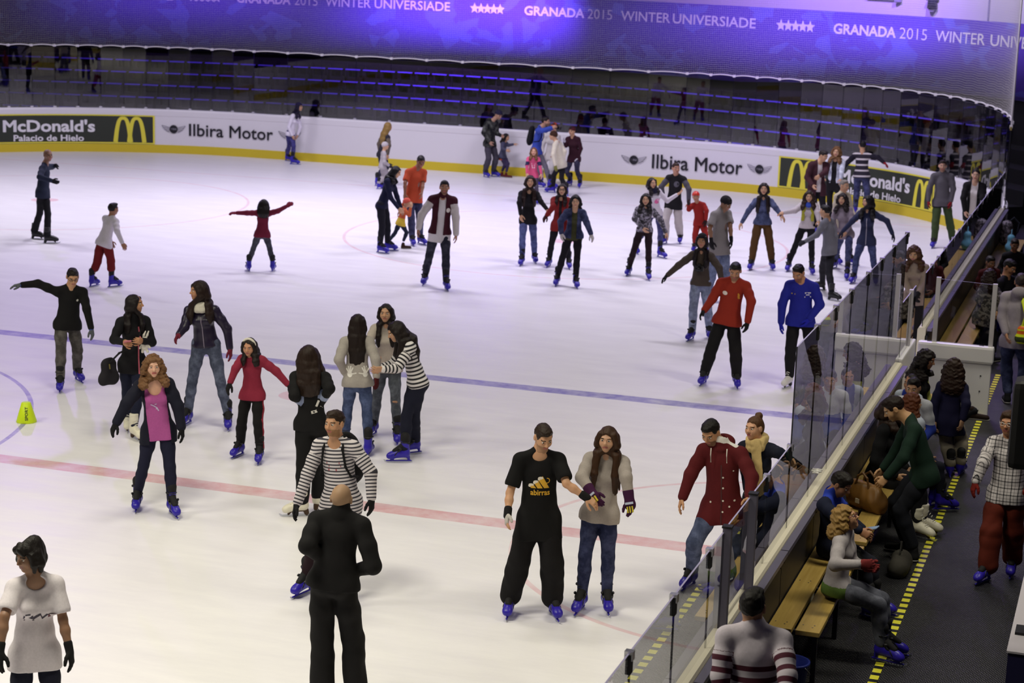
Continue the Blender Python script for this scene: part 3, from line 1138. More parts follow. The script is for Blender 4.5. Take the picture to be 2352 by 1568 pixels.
def put_banner(name, VF):
    def f(u, v):
        p = bcurve(u, 0.006)
        return (p.x + 18, p.y - 55.1, v - 2.4)
    sheet(name, VF[0], VF[1], BW, ban, f)
def star(uc, vc, r):
    a = np.pi / 2 + np.arange(10) * np.pi / 5
    rr = np.where(np.arange(10) % 2 == 0, r, r * 0.45)
    V = np.c_[uc + rr * np.cos(a), vc + rr * np.sin(a), np.zeros(10)]
    V = np.vstack([V, [(uc, vc, 0)]])
    return V, [(i, (i + 1) % 10, 10) for i in range(10)]
za, zt = 3.85, 4.12
for w, u0, u1, b in (('UNIVERSIADE', 7.72, 10.66, .012), ('GRANADA', 12.75, 14.54, .03), ('2015', 14.67, 15.44, -.008), ('WINTER', 15.70, 17.22, .006), ('UNIVERSIADE', 17.35, 19.90, .012),
                     ('GRANADA', 22.46, 24.54, .03), ('2015', 24.65, 25.49, -.008), ('WINTER', 25.80, 27.52, .006), ('UNIVERSIADE', 27.62, 30.56, .012),
                     ('GRANADA', 33.19, 35.30, .03), ('2015', 35.42, 36.39, -.008), ('WINTER', 36.70, 38.50, .006), ('UNIVERSIADE', 38.69, 41.6, .012)):
    put_banner('lettering', dense(*flat_text(w, u0, u1, za, zt, b), 0.4))
for u0, u1 in ((11.18, 12.23), (20.6, 21.76), (31.28, 32.54)):
    for k in range(5):
        put_banner('star', star(u0 + 0.14 + (u1 - u0 - 0.28) * k / 4, 3.98, 0.17))
# things on the wall above the banner
p = bcurve(35.7, -0.82)
lampo = empty('wall_lamp', (p.x, p.y, 4.62))
tag(lampo, 'small dark spotlight on the pale wall above the banner', 'lamp')
DK = plain('dark_lamp_metal', '#26204a', 0.4, 0.3)
MB().tube([(0, -0.05, 0.0), (0, -0.02, 0.42)], [0.13, 0.11], 14).build('lamp_body', DK, lampo, smooth=True)
MB().tube([(0, -0.1, .02), (0, -.055, 0.02)], 0.10, 14).build('lamp_lens', plain('grey_lens', '#8a86a0', .3), lampo)
MB().box((-0.16, -0.08, 0.2), (0.16, 0.1, 0.24)).build('bracket', DK, lampo)
pp = [bcurve(u, -0.80) for u in (33.6, 34.6)]
mb = MB().tube([(pp[0].x, pp[0].y, 4.83), (pp[1].x, pp[1].y, 4.83)], 0.025, 8)
mb.obox((pp[1].x, pp[1].y, 4.83), (0.09, 0, 0), (0, 0.05, 0), (0, 0, 0.09))
tag(mb.build('cable_conduit', plain('grey_conduit', '#8b86a8', .4)), 'thin grey conduit ending in a box on the wall above the banner', 'conduit')
p = bcurve(37.6, -0.85)
tag(MB().tube([(p.x, p.y, 4.4), (p.x, p.y, 6.4)], 0.02, 8).build('pole', plain('grey_conduit', '#8b86a8', .4)), 'thin upright pipe on the wall above the right end of banner', 'pipe')
tag(MB().tube([(-3.05, 44.6, 0.72), (-1.2, 44.2, 0.72)], 0.035, 8).build('handrail', plain('tan_rail', '#a5875a', .4)), 'tan handrail in the dark beyond the right rink corner', 'handrail')
mb = MB()
for x in (-3.0, -2.0, -1.25): mb.tube([(x, 44.5, -0.13), (x, 44.5, 0.72)], 0.02, 6)
o = mb.build('handrail_post', BLACK); o.parent = [q for q in bpy.data.objects if q.name.startswith('handrail')][0]

# ------------------------------------------------------------------ walkway: hazard tape, benches, odds and ends
tape = MB()
y = 4.0
while y < 27:
    tape.box((-1.725, y, 0.15), (-1.655, y + 0.09, 0.154), 0)
    tape.box((-1.725, y + 0.09, 0.15), (-1.655, y + 0.155, 0.1535), 1)
    y += 0.155
o = tape.build('hazard_tape', [plain('yellow_tape', '#e6e03c', .5), plain('black_tape', '#141414', .5)])
tag(o, 'yellow and black hazard tape along the black rubber walkway', 'tape')
def wood():
    m, N, L, P = new_mat('varnished_pine')
    tc = N.new('ShaderNodeTexCoord').outputs['Object']
    mp = N.new('ShaderNodeMapping'); mp.inputs['Scale'].default_value = (14, 0.7, 14); L.new(tc, mp.inputs[0])
    f = noise(N, L, 3, 6, .65, mp.outputs[0])
    L.new(mix_col(N, L, f, lin('#a8843c'), lin('#d8bb6e')), P.inputs['Base Color'])
    P.inputs['Roughness'].default_value = 0.3
    return m
WOOD = wood()
LEG = plain('dark_bench_steel', '#3c3a44', 0.4, 0.5)
def bench(x0, x1, y0, y1, label):
    t = empty('bench', (x0, y0, 0.15))
    tag(t, label, 'bench', 'benches beside the boards')
    w = (x1 - x0 - 0.03) / 2
    for k in range(2):
        a = k * (w + 0.03)
        MB().box((a, 0, 0.43), (a + w, y1 - y0, 0.47)).build('slat', WOOD, t, bevel=0.006)
    L_ = y1 - y0
    for q in ((0.12, L_ / 2, L_ - 0.12) if L_ < 3.2 else (0.12, L_ / 3, 2 * L_ / 3, L_ - 0.12)):
        mb = MB().box((0.02, q - 0.02, 0.39), (x1 - x0 - 0.02, q + 0.02, 0.43))
        mb.box((0.03, q - 0.02, 0), (0.07, q + 0.02, 0.39))
        mb.box((x1 - x0 - 0.07, q - 0.02, 0), (x1 - x0 - 0.03, q + 0.02, 0.39))
        mb.build('leg_frame', LEG, t)
        sc = MB()
        for k in range(2):
            for dx, dy in ((0.04, 0.02), (0.12, -0.02), (0.13, 0.03)):
                sc.tube([(k * (w + .03) + dx, q + dy, 0.469), (k * (w + .03) + dx, q + dy, 0.474)], 0.006, 8)
        sc.build('screw', CHROME, t)
bench(-2.505, -2.09, 14.3, 16.72, 'pine slat bench nearest the camera, under the girl with curly hair')
bench(-2.505, -2.09, 16.85, 23.3, 'pine slat bench under the brown handbag')
bench(-2.505, -2.05, 26.2, 37.6, 'pine slat bench beyond the open gate')
# low white barrier at the right edge
mb = MB().box((-0.61, 13.45, 0.15), (-0.40, 22.0, 0.985), 0)
bar = mb.build('wall_walkway', plain('blue_grey_panel', '#232048', .5))
tag(bar, kind='structure')
tag(MB().box((-0.62, 13.44, 0.985), (-0.39, 22.0, 1.0), 0).build('trim_2', plain('pale_ledge', '#c3bdc6', .45)), kind='structure')
# bucket
bk = empty('bucket', (-2.25, 14.02, 0.15))
tag(bk, 'blue plastic bucket on the floor by the near end of the pine bench', 'bucket')
BLUEP = plain('blue_bucket_plastic', '#1f2d86', 0.4)
prof = [(0.10, 0.0), (0.135, 0.30), (0.145, 0.30), (0.145, 0.32), (0.128, 0.32), (0.095, 0.01)]
V, Q = [], []
for k in range(28):
    a = 2 * math.pi * k / 28
    for r, z in prof: V.append((r * math.cos(a), r * math.sin(a), z))
m_ = len(prof)
for k in range(28):
    k2 = (k + 1) % 28
    for i in range(m_ - 1): Q.append((k * m_ + i, k2 * m_ + i, k2 * m_ + i + 1, k * m_ + i + 1))
Q2 = Q + [tuple(k * m_ for k in range(28))[::-1], tuple(k * m_ + m_ - 1 for k in range(28))]
me = bpy.data.meshes.new('tub'); me.from_pydata(V, [], Q2); me.materials.append(BLUEP); me.shade_smooth()
link('tub', me, bk)
MB().tube([(0.145 * math.cos(t), 0.145 * math.sin(t) , 0.30 - 0.12 * math.sin((t + .6) / (math.pi) * math.pi) * (1 if 0 < t + .6 < math.pi else 0)) for t in np.linspace(-.6, math.pi - .6, 20)], 0.005, 6).build('handle', plain('grey_wire', '#8a8a94', .4, .6), bk, smooth=True)
# cone on the ice
cn = empty('marker_cone', (-12.62, 19.5, 0.0))
tag(cn, 'bright yellow marker cone standing on the ice at left', 'cone')
CY = plain('bright_yellow_plastic', '#d6f019', 0.45)
prof = [(0.0, 0.0), (0.12, 0.0), (0.122, 0.012), (0.055, 0.24), (0.045, 0.245), (0.0, 0.245)]
V = [(r * math.cos(2 * math.pi * k / 32), r * math.sin(2 * math.pi * k / 32), z) for k in range(32) for r, z in prof]
Q = [(k * 6 + i, ((k + 1) % 32) * 6 + i, ((k + 1) % 32) * 6 + i + 1, k * 6 + i + 1) for k in range(32) for i in range(5)]
me = bpy.data.meshes.new('cone_body'); me.from_pydata(V, [], Q); me.materials.append(CY); me.validate(); me.shade_smooth()
link('cone_body', me, cn)
Vt, Ft = flat_text('SPORT', 0.04, 0.20, -0.018, 0.018, .03)
cdir = Vector((12.62, -19.5)).normalized()
def on_cone(u, v):
    z = u
    r = 0.122 - (0.067 / 0.228) * (z - .012) + .0015
    a = math.atan2(cdir.y, cdir.x) + v / r
    return (r * math.cos(a), r * math.sin(a), z)
sheet('lettering', Vt, Ft, AD_INK, cn, lambda u, v: on_cone(u, -v))
# loudspeaker at the right edge
sp = empty('loudspeaker', (-0.50, 13.9, 1.0))
tag(sp, 'black loudspeaker on a short pole at the right edge of the walkway', 'loudspeaker')
MB().box((-0.25, -0.14, 1.25), (0.20, 0.16, 1.90)).build('cabinet', plain('black_grille', '#0c0c0e', .6), sp, bevel=0.05, smooth=False)
MB().tube([(0.0, 0, 0.02), (0.0, 0, 1.30)], 0.02, 10).build('pole', BLACK, sp, smooth=True)
MB().box((-0.09, -0.09, 0.0), (0.09, 0.09, 0.02)).build('base_plate', BLACK, sp)
# ------------------------------------------------------------------ skates (shared meshes)
SKATE = {}
I3 = np.eye(3)
def skate_parts(kind):
    """heel at y -0.10, toe at y +0.17, cuff above the heel; built once and shared"""
    if kind in SKATE: return SKATE[kind]
    parts = []
    blade = MB()
    prof = [(-.135, .022), (-.13, .004), (-.10, 0.0), (.15, 0.0), (.19, .012), (.205, .034), (.19, .034), (.165, .022)]
    blade.add([(-.0025, y, z) for y, z in prof] + [(.0025, y, z) for y, z in prof],
              [tuple(range(8)), tuple(range(8, 16))[::-1]] + [(i, i + 8, (i + 1) % 8 + 8, (i + 1) % 8) for i in range(8)])
    bm_ = blade.mesh('blade', plain('skate_steel', '#c8ccd6', 0.2, 0.9))
    s = Solid()
    s.cone((0, -.055, .105), (0, .105, .088), .045, .040, .02)
    s.cone((0, .02, .125), (0, .10, .092), .040, .034, .03)
    s.cone((0, -.055, .12), (0, -.045, .245), .047, .050, .03)
    s.cone((-.012, .125, .080), (.012, .125, .080), .030, .030, .025)
    s.cone((-.008, .145, .074), (.008, .145, .074), .026, .026, .025)
    if kind.startswith('rental'):
        s.cone((0, -.085, .065), (0, -.095, .03), .022, .011, .015)
        s.cone((0, .085, .065), (0, .11, .03), .022, .011, .015)
        s.cone((0, -.12, .022), (0, .17, .022), .009, .009, .01)
        s.clip((0, 0, .285), (0, 0, 1))
        V, Q = s.mesh(.0065)
        shell = mesh_np('boot_shell', V, Q, plain('blue_skate_plastic', '#3023a8', 0.35))
        l = Solid()
        l.cone((0, -.05, .20), (0, -.045, .31), .046, .055, .02)
        l.cone((0, .0, .18), (0, .075, .135), .040, .030, .03)
        V, Q = l.mesh(.0075)
        liner = mesh_np('liner', V, Q, plain('black_liner', '#17161a', 0.8))
        b = Solid()
        for (y, z, w, d, t, ny, nz) in ((-.045, .245, .057, .059, .013, 0, 1), (.010, .155, .056, .062, .013, .6, .8), (.066, .105, .053, .056, .013, .8, .6), (.108, .088, .049, .048, .010, .97, .2)):
            n_ = nrm((0, ny, nz)); a_ = np.array([1., 0, 0]); c_ = np.cross(n_, a_)
            b.ell((0, y, z), np.stack([a_, c_, n_]), (w, d, t), .004)
        b.ell((.052, .012, .18), I3, (.012, .022, .014), .006)
        b.ell((-.052, .012, .18), I3, (.012, .022, .014), .006)
        b.ell((.054, -.04, .25), I3, (.012, .02, .014), .006)
        V, Q = b.mesh(.0065)
        strap = mesh_np('buckle_strap', V, Q, plain('black_buckle', '#1b1a20', 0.45))
        parts = [('boot_shell', shell), ('liner', liner), ('buckle_strap', strap), ('blade', bm_)]
    else:
        col, sole = {'figure_white': ('#e8e2cf', '#4a3320'), 'figure_black': ('#17171a', '#101012'), 'hockey': ('#d6d3d4', '#19191c')}[kind]
        s.cone((0, -.045, .24), (0, -.04, .30), .05, .054, .02)
        s.clip((0, 0, .315), (0, 0, 1))
        V, Q = s.mesh(.0065)
        boot = mesh_np('boot', V, Q, plain('skate_leather', col, 0.4))
        so = Solid()
        so.cone((0, -.075, .062), (0, -.085, .030), .030, .026, .01)
        so.cone((0, -.06, .062), (0, .13, .056), .030, .034, .01, ((0, 0, 1), .4))
        so.cone((0, .09, .05), (0, .105, .026), .018, .012, .01)
        V, Q = so.mesh(.0065)
        sol = mesh_np('sole', V, Q, plain('skate_sole', sole, 0.5))
        la = MB()
        for i in range(6):
            y, z = .085 - i * .02, .145 + i * .022 if i > 1 else .137 + i * .012
            la.tube([(-.026, y, z), (0, y + .006, z + .012), (.026, y - .002, z)], .004, 5)
        lac = la.mesh('lace', plain('lace', '#f2efe6' if kind != 'figure_black' else '#2c2c30', 0.7), True)
        parts = [('boot', boot), ('sole', sol), ('lace', lac), ('blade', bm_)]
    SKATE[kind] = parts
    return parts

def shoe_parts(h):
    key = 'shoe' + h
    if key not in SKATE:
        s = Solid()
        s.cone((0, -.06, .045), (0, .12, .035), .042, .038, .02)
        s.cone((0, -.055, .06), (0, -.05, .12), .042, .042, .03)
        s.clip((0, 0, .008), (0, 0, -1))
        V, Q = s.mesh(.0065)
        up = mesh_np('upper', V, Q, cloth(h))
        V, Q = Solid().cone((0, -.06, .016), (0, .125, .016), .046, .042, .01, ((0, 0, 1), .35)).mesh(.0065)
        SKATE[key] = [('upper', up), ('sole', mesh_np('sole', V, Q, plain('pale_sole', '#8d8a86', .6)))]
    return SKATE[key]

# ------------------------------------------------------------------ people
VOX = {0: (.006, .007, .0062), 1: (.0075, .009, .008), 2: (.0095, .0115, .0105)}

class Person:
    def __init__(self, d, o):
        self.d, self.o = d, o
        J = [np.array(p) for p in d['J']]
        (self.hip, self.neck, self.head, self.sa, self.sb, self.ea, self.wa, self.eb, self.wb,
         self.ha, self.hb, self.ka, self.aa, self.kb, self.ab, self.fa, self.fb) = J
        self.S = d['S']; self.s = self.S / 1.7
        self.up = nrm(self.neck - self.hip)
        A = self.sb - self.sa
        self.A = nrm(A - self.up * (A @ self.up))
        F = np.array([math.cos(d['F']), math.sin(d['F']), 0])
        f = np.cross(self.up, self.A)
        self.f = nrm(f if f @ F > 0 else -f)
        H = np.array([math.cos(d['H']), math.sin(d['H']), 0])
        hp = math.radians(d['hp'])
        z = np.array([0, 0, 1.0])
        lean = nrm(z * .75 + self.up * .25)
        self.hf = nrm(H * math.cos(hp) - z * math.sin(hp))
        self.hr = nrm(np.cross(self.hf, lean)); self.hu = np.cross(self.hr, self.hf)
        self.q = (.105 + .068 * self.S) / .225
        if o.get('g') == 'f': self.q *= .97
        self.M = np.stack([self.hr, self.hf, self.hu])
        self.fem = o.get('g') == 'f'
        self.lod = o.get('lod', 1)
        self.vox = VOX[self.lod]
        self.root = empty('person', (float((self.fa[0] + self.fb[0]) / 2), float((self.fa[1] + self.fb[1]) / 2), d['z']))
        self.o3 = np.array(self.root.location)
    def W(self, r, f, u):
        return self.head + self.q * (r * self.hr + f * self.hf + u * self.hu)
    def put(self, name, VQ, mats, idx=None, parent=None, attrs=None):
        V, Q = VQ
        if len(V) == 0: return None
        me = mesh_np(name, V - self.o3, Q, mats, idx)
        if attrs:
            for k, v in attrs.items():
                a = me.attributes.new(k, 'FLOAT', 'POINT')
                a.data.foreach_set('value', np.ascontiguousarray(v, dtype=np.float32))
        return link(name, me, parent or self.root)
    # ---- distances used to sort faces into regions
    @staticmethod
    def seg(P, a, b):
        ba = b - a
        t = np.clip(((P - a) @ ba) / max(1e-9, ba @ ba), 0, 1)
        return np.linalg.norm(P - a - t[:, None] * ba, axis=1), t
    def arms_t(self, P):
        """distance to the nearer arm and the length along it from the shoulder"""
        best, al = np.full(len(P), 9.), np.zeros(len(P))
        for s, e, w in ((self.sa, self.ea, self.wa), (self.sb, self.eb, self.wb)):
            d1, t1 = self.seg(P, s, e); d2, t2 = self.seg(P, e, w)
            L1, L2 = np.linalg.norm(e - s), np.linalg.norm(w - e)
            for d, a in ((d1, t1 * L1), (d2, L1 + t2 * L2)):
                m = d < best
                best = np.where(m, d, best); al = np.where(m, a, al)
        return best, al
    def torso_d(self, P):
        d, t = self.seg(P, self.hip, self.neck)
        rel = P - self.hip
        lat = np.abs(rel @ self.A)
        return np.sqrt((lat * .72) ** 2 + (rel @ self.f) ** 2 + np.maximum(0, np.abs(rel @ self.up - .25 * self.S * .5) - .17 * self.S) ** 2)
    # ---- body ---------------------------------------------------------
    def head_solid(self, b):
        M, W, q = self.M, self.W, self.q
        b.ell(W(0, -.012, .026), M, np.array((.0745, .096, .088)) * q, .02)
        b.ell(W(0, .020, -.034), M, np.array((.057, .070, .078)) * q, .035)
        b.ell(W(0, .062, -.090), M, np.array((.024, .020, .019)) * q, .03)
        b.ell(W(-.038, .058, -.028), M, np.array((.022, .022, .026)) * q, .03)
        b.ell(W(.038, .058, -.028), M, np.array((.022, .022, .026)) * q, .03)
        b.cone(W(-.034, .080, .024), W(.034, .080, .024), .011 * q, .011 * q, .02)
        for e in (-1, 1):
            b.ell(W(e * .032, .098, .007), M, np.array((.019, .016, .012)) * q, .012, '-')
        b.cone(W(0, .086, .012), W(0, .109, -.022), .0075 * q, .0125 * q, .012)
        b.ell(W(-.011, .098, -.026), M, np.array((.009, .010, .008)) * q, .008)
        b.ell(W(.011, .098, -.026), M, np.array((.009, .010, .008)) * q, .008)
        b.cone(W(-.021, .082, -.054), W(.021, .082, -.054), .0085 * q, .0085 * q, .008)
        b.cone(W(-.017, .080, -.065), W(.017, .080, -.065), .0085 * q, .0085 * q, .008)
        b.cone(W(-.024, .0965, -.0595), W(.024, .0965, -.0595), .0032 * q, .0032 * q, .006, None, '-')
        for e in (-1, 1):
            b.ell(W(e * .079, -.008, -.004), M, np.array((.011, .021, .032)) * q, .008)
            b.ell(W(e * .090, -.002, -.002), M, np.array((.007, .010, .018)) * q, .006, '-')
        b.cone(W(0, -.022, -.05), self.neck - self.up * .02, .050 * q, .056 * self.s + .004, .035)
    def hand_solid(self, b, e, w, side, grip=.35, grow=0.0):
        """palm, four unequal curled fingers and a thumb leaving the side of the palm"""
        q = .72 + .28 * self.s
        d = nrm(w - e)
        inw = nrm(self.f - d * (self.f @ d)) if abs(self.f @ d) < .95 else nrm(self.up)
        # palm faces the thigh when the arm hangs: across-the-palm axis is front/back
        toward = nrm((self.hip + self.neck) / 2 - w)
        pn = nrm(toward - d * (toward @ d))            # palm normal
        ac = nrm(np.cross(d, pn))
        if ac @ self.f < 0: ac = -ac                     # thumb side forward
        g = grow
        pc = w + d * .045 * q
        b.cone(w - d * .012, w + d * .03 * q, .024 * q + g, .03 * q + g, .02, (pn, .62))
        b.cone(w + d * .03 * q - ac * .02 * q, w + d * .075 * q - ac * .022 * q, .017 * q + g, .016 * q + g, .02, (pn, .75))
        b.cone(w + d * .03 * q + ac * .018 * q, w + d * .08 * q + ac * .022 * q, .018 * q + g, .016 * q + g, .02, (pn, .75))
        b.cone(w + d * .035 * q, w + d * .08 * q, .02 * q + g, .018 * q + g, .02, (pn, .7))
        for i, (off, L) in enumerate(((.030, .066), (.0105, .075), (-.0095, .070), (-.028, .054))):
            p = w + d * (.083 - abs(off - .005) * .22) * q + ac * off * q
            dirn = nrm(d + ac * off * 2.2)
            r = (.0088 if i < 3 else .0076) * q + g * .8
            gr = grip + .07 * i
            for sgm, (ln, bend) in enumerate(((.44, gr * .7), (.32, gr * 1.5), (.24, gr * 2.1))):
                dd = nrm(dirn * math.cos(bend) + pn * math.sin(bend))
                p2 = p + dd * L * ln * q
                b.cone(p, p2, r * (1 - .08 * sgm), r * (1 - .08 * (sgm + 1)), .005)
                p = p2
        t0 = w + d * .022 * q + ac * .026 * q + pn * .006 * q
        t1 = t0 + (d * .75 + ac * .75 + pn * .35) * .036 * q
        t2 = t1 + (d * .95 + ac * .32 + pn * .4) * .026 * q
        t3 = t2 + (d * 1.0 + ac * .05 + pn * .35) * .022 * q
        b.chain([t0, t1, t2, t3], [.0125 * q + g, .0105 * q + g, .0098 * q + g * .8, .0085 * q + g * .8], .008)
    def body(self):
        o, s, b = self.o, self.s, Solid()
        fm = self.fem
        up, A, f = self.up, self.A, self.f
        mid = self.hip + up * .11 * s
        chest = self.hip + (self.neck - self.hip) * .66
        b.cone(self.ha, self.hb, .080 * s, .080 * s, .03, (f, .9))
        b.cone(self.hip, mid, .108 * s, .100 * s, .05, (f, .72))
        b.cone(mid, chest, .100 * s, (.112 if fm else .125) * s, .05, (f, .70))
        b.cone(self.sa + A * .02, self.sb - A * .02, .042 * s, .042 * s, .05)
        for S_ in (self.sa, self.sb):
            b.cone(self.neck + up * .012 * s, S_ + up * .004 * s, .040 * s, .038 * s, .05)
        b.cone(chest, self.neck - up * .02, (.105) * s, .05 * s, .05, (f, .7))
        for S_, E_, W_ in ((self.sa, self.ea, self.wa), (self.sb, self.eb, self.wb)):
            b.cone(S_, S_ + (E_ - S_) * .5, .044 * s, .040 * s, .03)
            b.cone(S_ + (E_ - S_) * .5, E_, .041 * s, .034 * s, .02)
            b.cone(E_, E_ + (W_ - E_) * .35, .034 * s, .036 * s, .02)
            b.cone(E_ + (W_ - E_) * .35, W_, .036 * s, .023 * s, .02)
        if o.get('bare_legs'):
            for H_, K_, N_ in ((self.ha, self.ka, self.aa), (self.hb, self.kb, self.ab)):
                b.cone(H_, K_, .075 * s, .048 * s, .03)
                b.cone(K_, K_ + (N_ - K_) * .35, .047 * s, .052 * s, .02)
                b.cone(K_ + (N_ - K_) * .35, N_, .052 * s, .034 * s, .02)
        else:
            for H_, K_ in ((self.ha, self.ka), (self.hb, self.kb)):
                b.cone(H_, H_ + (K_ - H_) * .3, .07 * s, .062 * s, .03)
        gl = o.get('gl')
        if not gl:
            self.hand_solid(b, self.ea, self.wa, 'a', o.get('grip', .35))
            self.hand_solid(b, self.eb, self.wb, 'b', o.get('grip', .35))
        self.head_solid(b)
        V, Q = b.mesh(self.vox[0])
        C = V[Q].mean(1)
        rel = C - self.head
        r_, f_, u_ = (rel @ self.hr) / self.q, (rel @ self.hf) / self.q, (rel @ self.hu) / self.q
        idx = np.zeros(len(Q), int)
        front = f_ > .05
        if self.lod < 2:
            idx[front & (np.abs(r_) < .024) & (np.abs(u_ + .0595) < .0105) & (f_ > .072)] = 1
        else:
            idx[front & (np.abs(r_) < .022) & (np.abs(u_ + .06) < .010)] = 1
        br = front & (np.abs(np.abs(r_) - .033) < .018) & (np.abs(u_ - .028 + (np.abs(r_) - .030) ** 2 * 9) < .0045)
        idx[br] = 2
        if self.lod == 2:
            idx[front & (np.abs(np.abs(r_) - .032) < .013) & (np.abs(u_ - .006) < .008)] = 2
        sk = o.get('skin', '#c39a78')
        mats = [skin_mat(sk), plain('lips', o.get('lips', '#a8605a'), .5), plain('brow', o.get('brow', o.get('hc', '#1d1512')), .7)]
        if o.get('beard') or o.get('shaved'):
            bd = (((np.abs(r_) < .062) & (u_ < -.035) & (u_ > -.115) & (f_ > .0) & (u_ < -.035 - .5 * np.maximum(0, f_ - .085))) & (idx == 0)) if o.get('beard') else np.zeros(len(Q), bool)
            idx[bd] = 3
            mats.append(plain('stubble', o.get('beard', '#5a4538'), .8))
            if o.get('shaved'):
                sh = (u_ > .035 - .055 * (f_ < .0) - .03 * (f_ < -.05)) & (f_ < .062) & (u_ > -.06)
                idx[sh & (np.abs(rel @ self.hr) < .2)] = 4
                if len(mats) < 4: mats.append(mats[0])
                mats.append(plain('cropped_scalp', o['shaved'], .6))
        self.put('body', (V, Q), mats, idx)
        # eyes
        if self.lod < 2 and not o.get('noeyes'):
            for e in (-1, 1):
                c = self.W(e * .032, .0795, .0065)
                V, Q = Solid().ell(c, self.M, np.array((.0135, .0125, .0095)) * self.q, .003).mesh(.003)
                C = V[Q].mean(1) - c
                r2 = np.hypot(C @ self.hr, C @ self.hu) / self.q
                idx = ((r2 < .0068) & ((C @ self.hf) > 0)).astype(int)
                self.put('eye', (V, Q), [plain('eye_white', '#d9d3cb', .3), plain('iris', '#241710', .25)], idx)
    # ---- clothes ------------------------------------------------------
    def torso_solid(self, b, t, hem, loose=0.0, waist=True):
        s, up, A, f = self.s, self.up, self.A, self.f
        fm = self.fem
        mid = self.hip + up * .12 * s
        chest = self.hip + (self.neck - self.hip) * .66
        low = self.hip - up * hem * s
        hw = (.078 if fm else .085) * s + t + loose * .5
        b.cone(self.ha - up * .02, self.hb - up * .02, hw, hw, .04, (f, 1.0))
        b.cone(low, mid, (.108 if fm else .118) * s + t + loose, (.100 if fm else .112) * s + t + loose * .8, .06, (f, .80))
        b.cone(mid, chest, (.100 if fm else .112) * s + t + loose * .8, (.112 if fm else .130) * s + t + loose * .4, .06, (f, .70))
        b.cone(self.sa + A * .02, self.sb - A * .02, .042 * s + t, .042 * s + t, .05)
        for S_ in (self.sa, self.sb):
            b.cone(self.neck + up * .012 * s, S_ + up * .004 * s, .040 * s + t * .6, .040 * s + t, .05)
        b.cone(chest, self.neck - up * .025, .105 * s + t, .048 * s + t * .6, .05, (f, .7))
        if fm and self.S > 1.4:
            for e in (-1, 1):
                b.ell(chest + A * e * .062 * s + f * .070 * s - up * .02 * s, np.stack([A, f, up]), (.055 * s + t, .042 * s + t, .055 * s), .05)
        if hem > .04:
            for H_, K_ in ((self.ha, self.ka), (self.hb, self.kb)):
                d = nrm(nrm(K_ - H_) - up * .25)
                b.cone(H_ - up * .02, H_ + d * hem * s * 1.08, hw, hw + loose * .2, .05)
            b.cone(self.hip, low, hw, hw, .05)
        b.clip(low, -up)
    def sleeve(self, b, S_, E_, W_, t, kind, loose=0.0):
        s = self.s
        if kind == 'none': return
        if kind == 'short':
            e = S_ + (E_ - S_) * .70
            d = nrm(E_ - S_)
            b.cone(S_, e, .046 * s + t, .048 * s + t + loose * .45, .035)
            b.cone(e + d * .112 * s, e + d * .22 * s, .10 * s, .10 * s, .006, None, '-')
            return
        b.cone(S_, S_ + (E_ - S_) * .5, .046 * s + t, .042 * s + t + loose * .4, .035)
        b.cone(S_ + (E_ - S_) * .5, E_, .042 * s + t + loose * .4, .037 * s + t + loose * .45, .025)
        en = E_ + (W_ - E_) * (.93 if kind == 'long' else .55)
        b.cone(E_, en, .037 * s + t + loose * .45, .026 * s + t + loose * .35, .025)
    def top(self, name, mats, t=.012, hem=.10, sleeve='long', loose=0.0, collar=0.0, hood=False, open_w=None, region=None, cutneck=None, seed=0, wr=.004):
        b = Solid()
        self.torso_solid(b, t, hem, loose)
        if open_w is not None:
            hip, A, f, up, s = self.hip, self.A, self.f, self.up, self.s
            def wedge(X, Y, Z):
                x, y, z = X - np.float32(hip[0]), Y - np.float32(hip[1]), Z - np.float32(hip[2])
                lat = x * np.float32(A[0]) + y * np.float32(A[1]) + z * np.float32(A[2])
                fw = x * np.float32(f[0]) + y * np.float32(f[1]) + z * np.float32(f[2])
                return np.maximum(np.abs(lat) - np.float32(open_w * s), -fw - np.float32(.02))
            b.cut(wedge)
        if cutneck:
            c = self.neck - self.up * cutneck[1] * .5 * self.s + self.f * .075 * self.s
            b.ell(c, np.stack([self.A, self.f, self.up]), (cutneck[0] * self.s, .09 * self.s, cutneck[1] * self.s), .01, '-')
        if wr and self.lod < 2: b.wrinkle(wr, 26, seed + 3, .6)
        self.sleeve(b, self.sa, self.ea, self.wa, t, sleeve, loose)
        self.sleeve(b, self.sb, self.eb, self.wb, t, sleeve, loose)
        if collar:
            b.cone(self.neck - self.up * .01, self.neck + self.up * collar + (self.head - self.neck) * .12, .062 * self.s + .006, .058 * self.s + .008, .02)
            b.cone(self.neck + self.up * .02, self.neck + self.up * (collar + .07), .048 * self.s, .046 * self.s, .008, None, '-')
        if hood:
            b.ell(self.neck - self.f * .075 * self.s + self.up * .01, np.stack([self.A, self.f, self.up]), (.105 * self.s, .06 * self.s, .075 * self.s), .03)
            b.cone(self.neck - self.A * .05 * self.s - self.f * .03, self.neck - self.A * .02 * self.s + self.f * .065 * self.s - self.up * .03, .028, .018, .03)
            b.cone(self.neck + self.A * .05 * self.s - self.f * .03, self.neck + self.A * .02 * self.s + self.f * .065 * self.s - self.up * .03, .028, .018, .03)
        V, Q = b.mesh(self.vox[1])
        C = V[Q].mean(1)
        ad, al = self.arms_t(C)
        td = self.torso_d(C) * .55
        idx = np.zeros(len(Q), int)
        rel = C - self.hip
        reg = dict(lat=rel @ self.A, fw=rel @ self.f, v=rel @ self.up, arm=(al > .05 * self.s) & (ad < .075 * self.s) & (np.abs(rel @ self.A) > .115 * self.s) | (al > .2 * self.s) & (ad < .07 * self.s), along=al)
        if region: idx = region(self, reg, idx)
        va, vl = self.arms_t(V)
        relv = V - self.hip
        isarm = (vl > .09 * self.s) & (va < .07 * self.s)
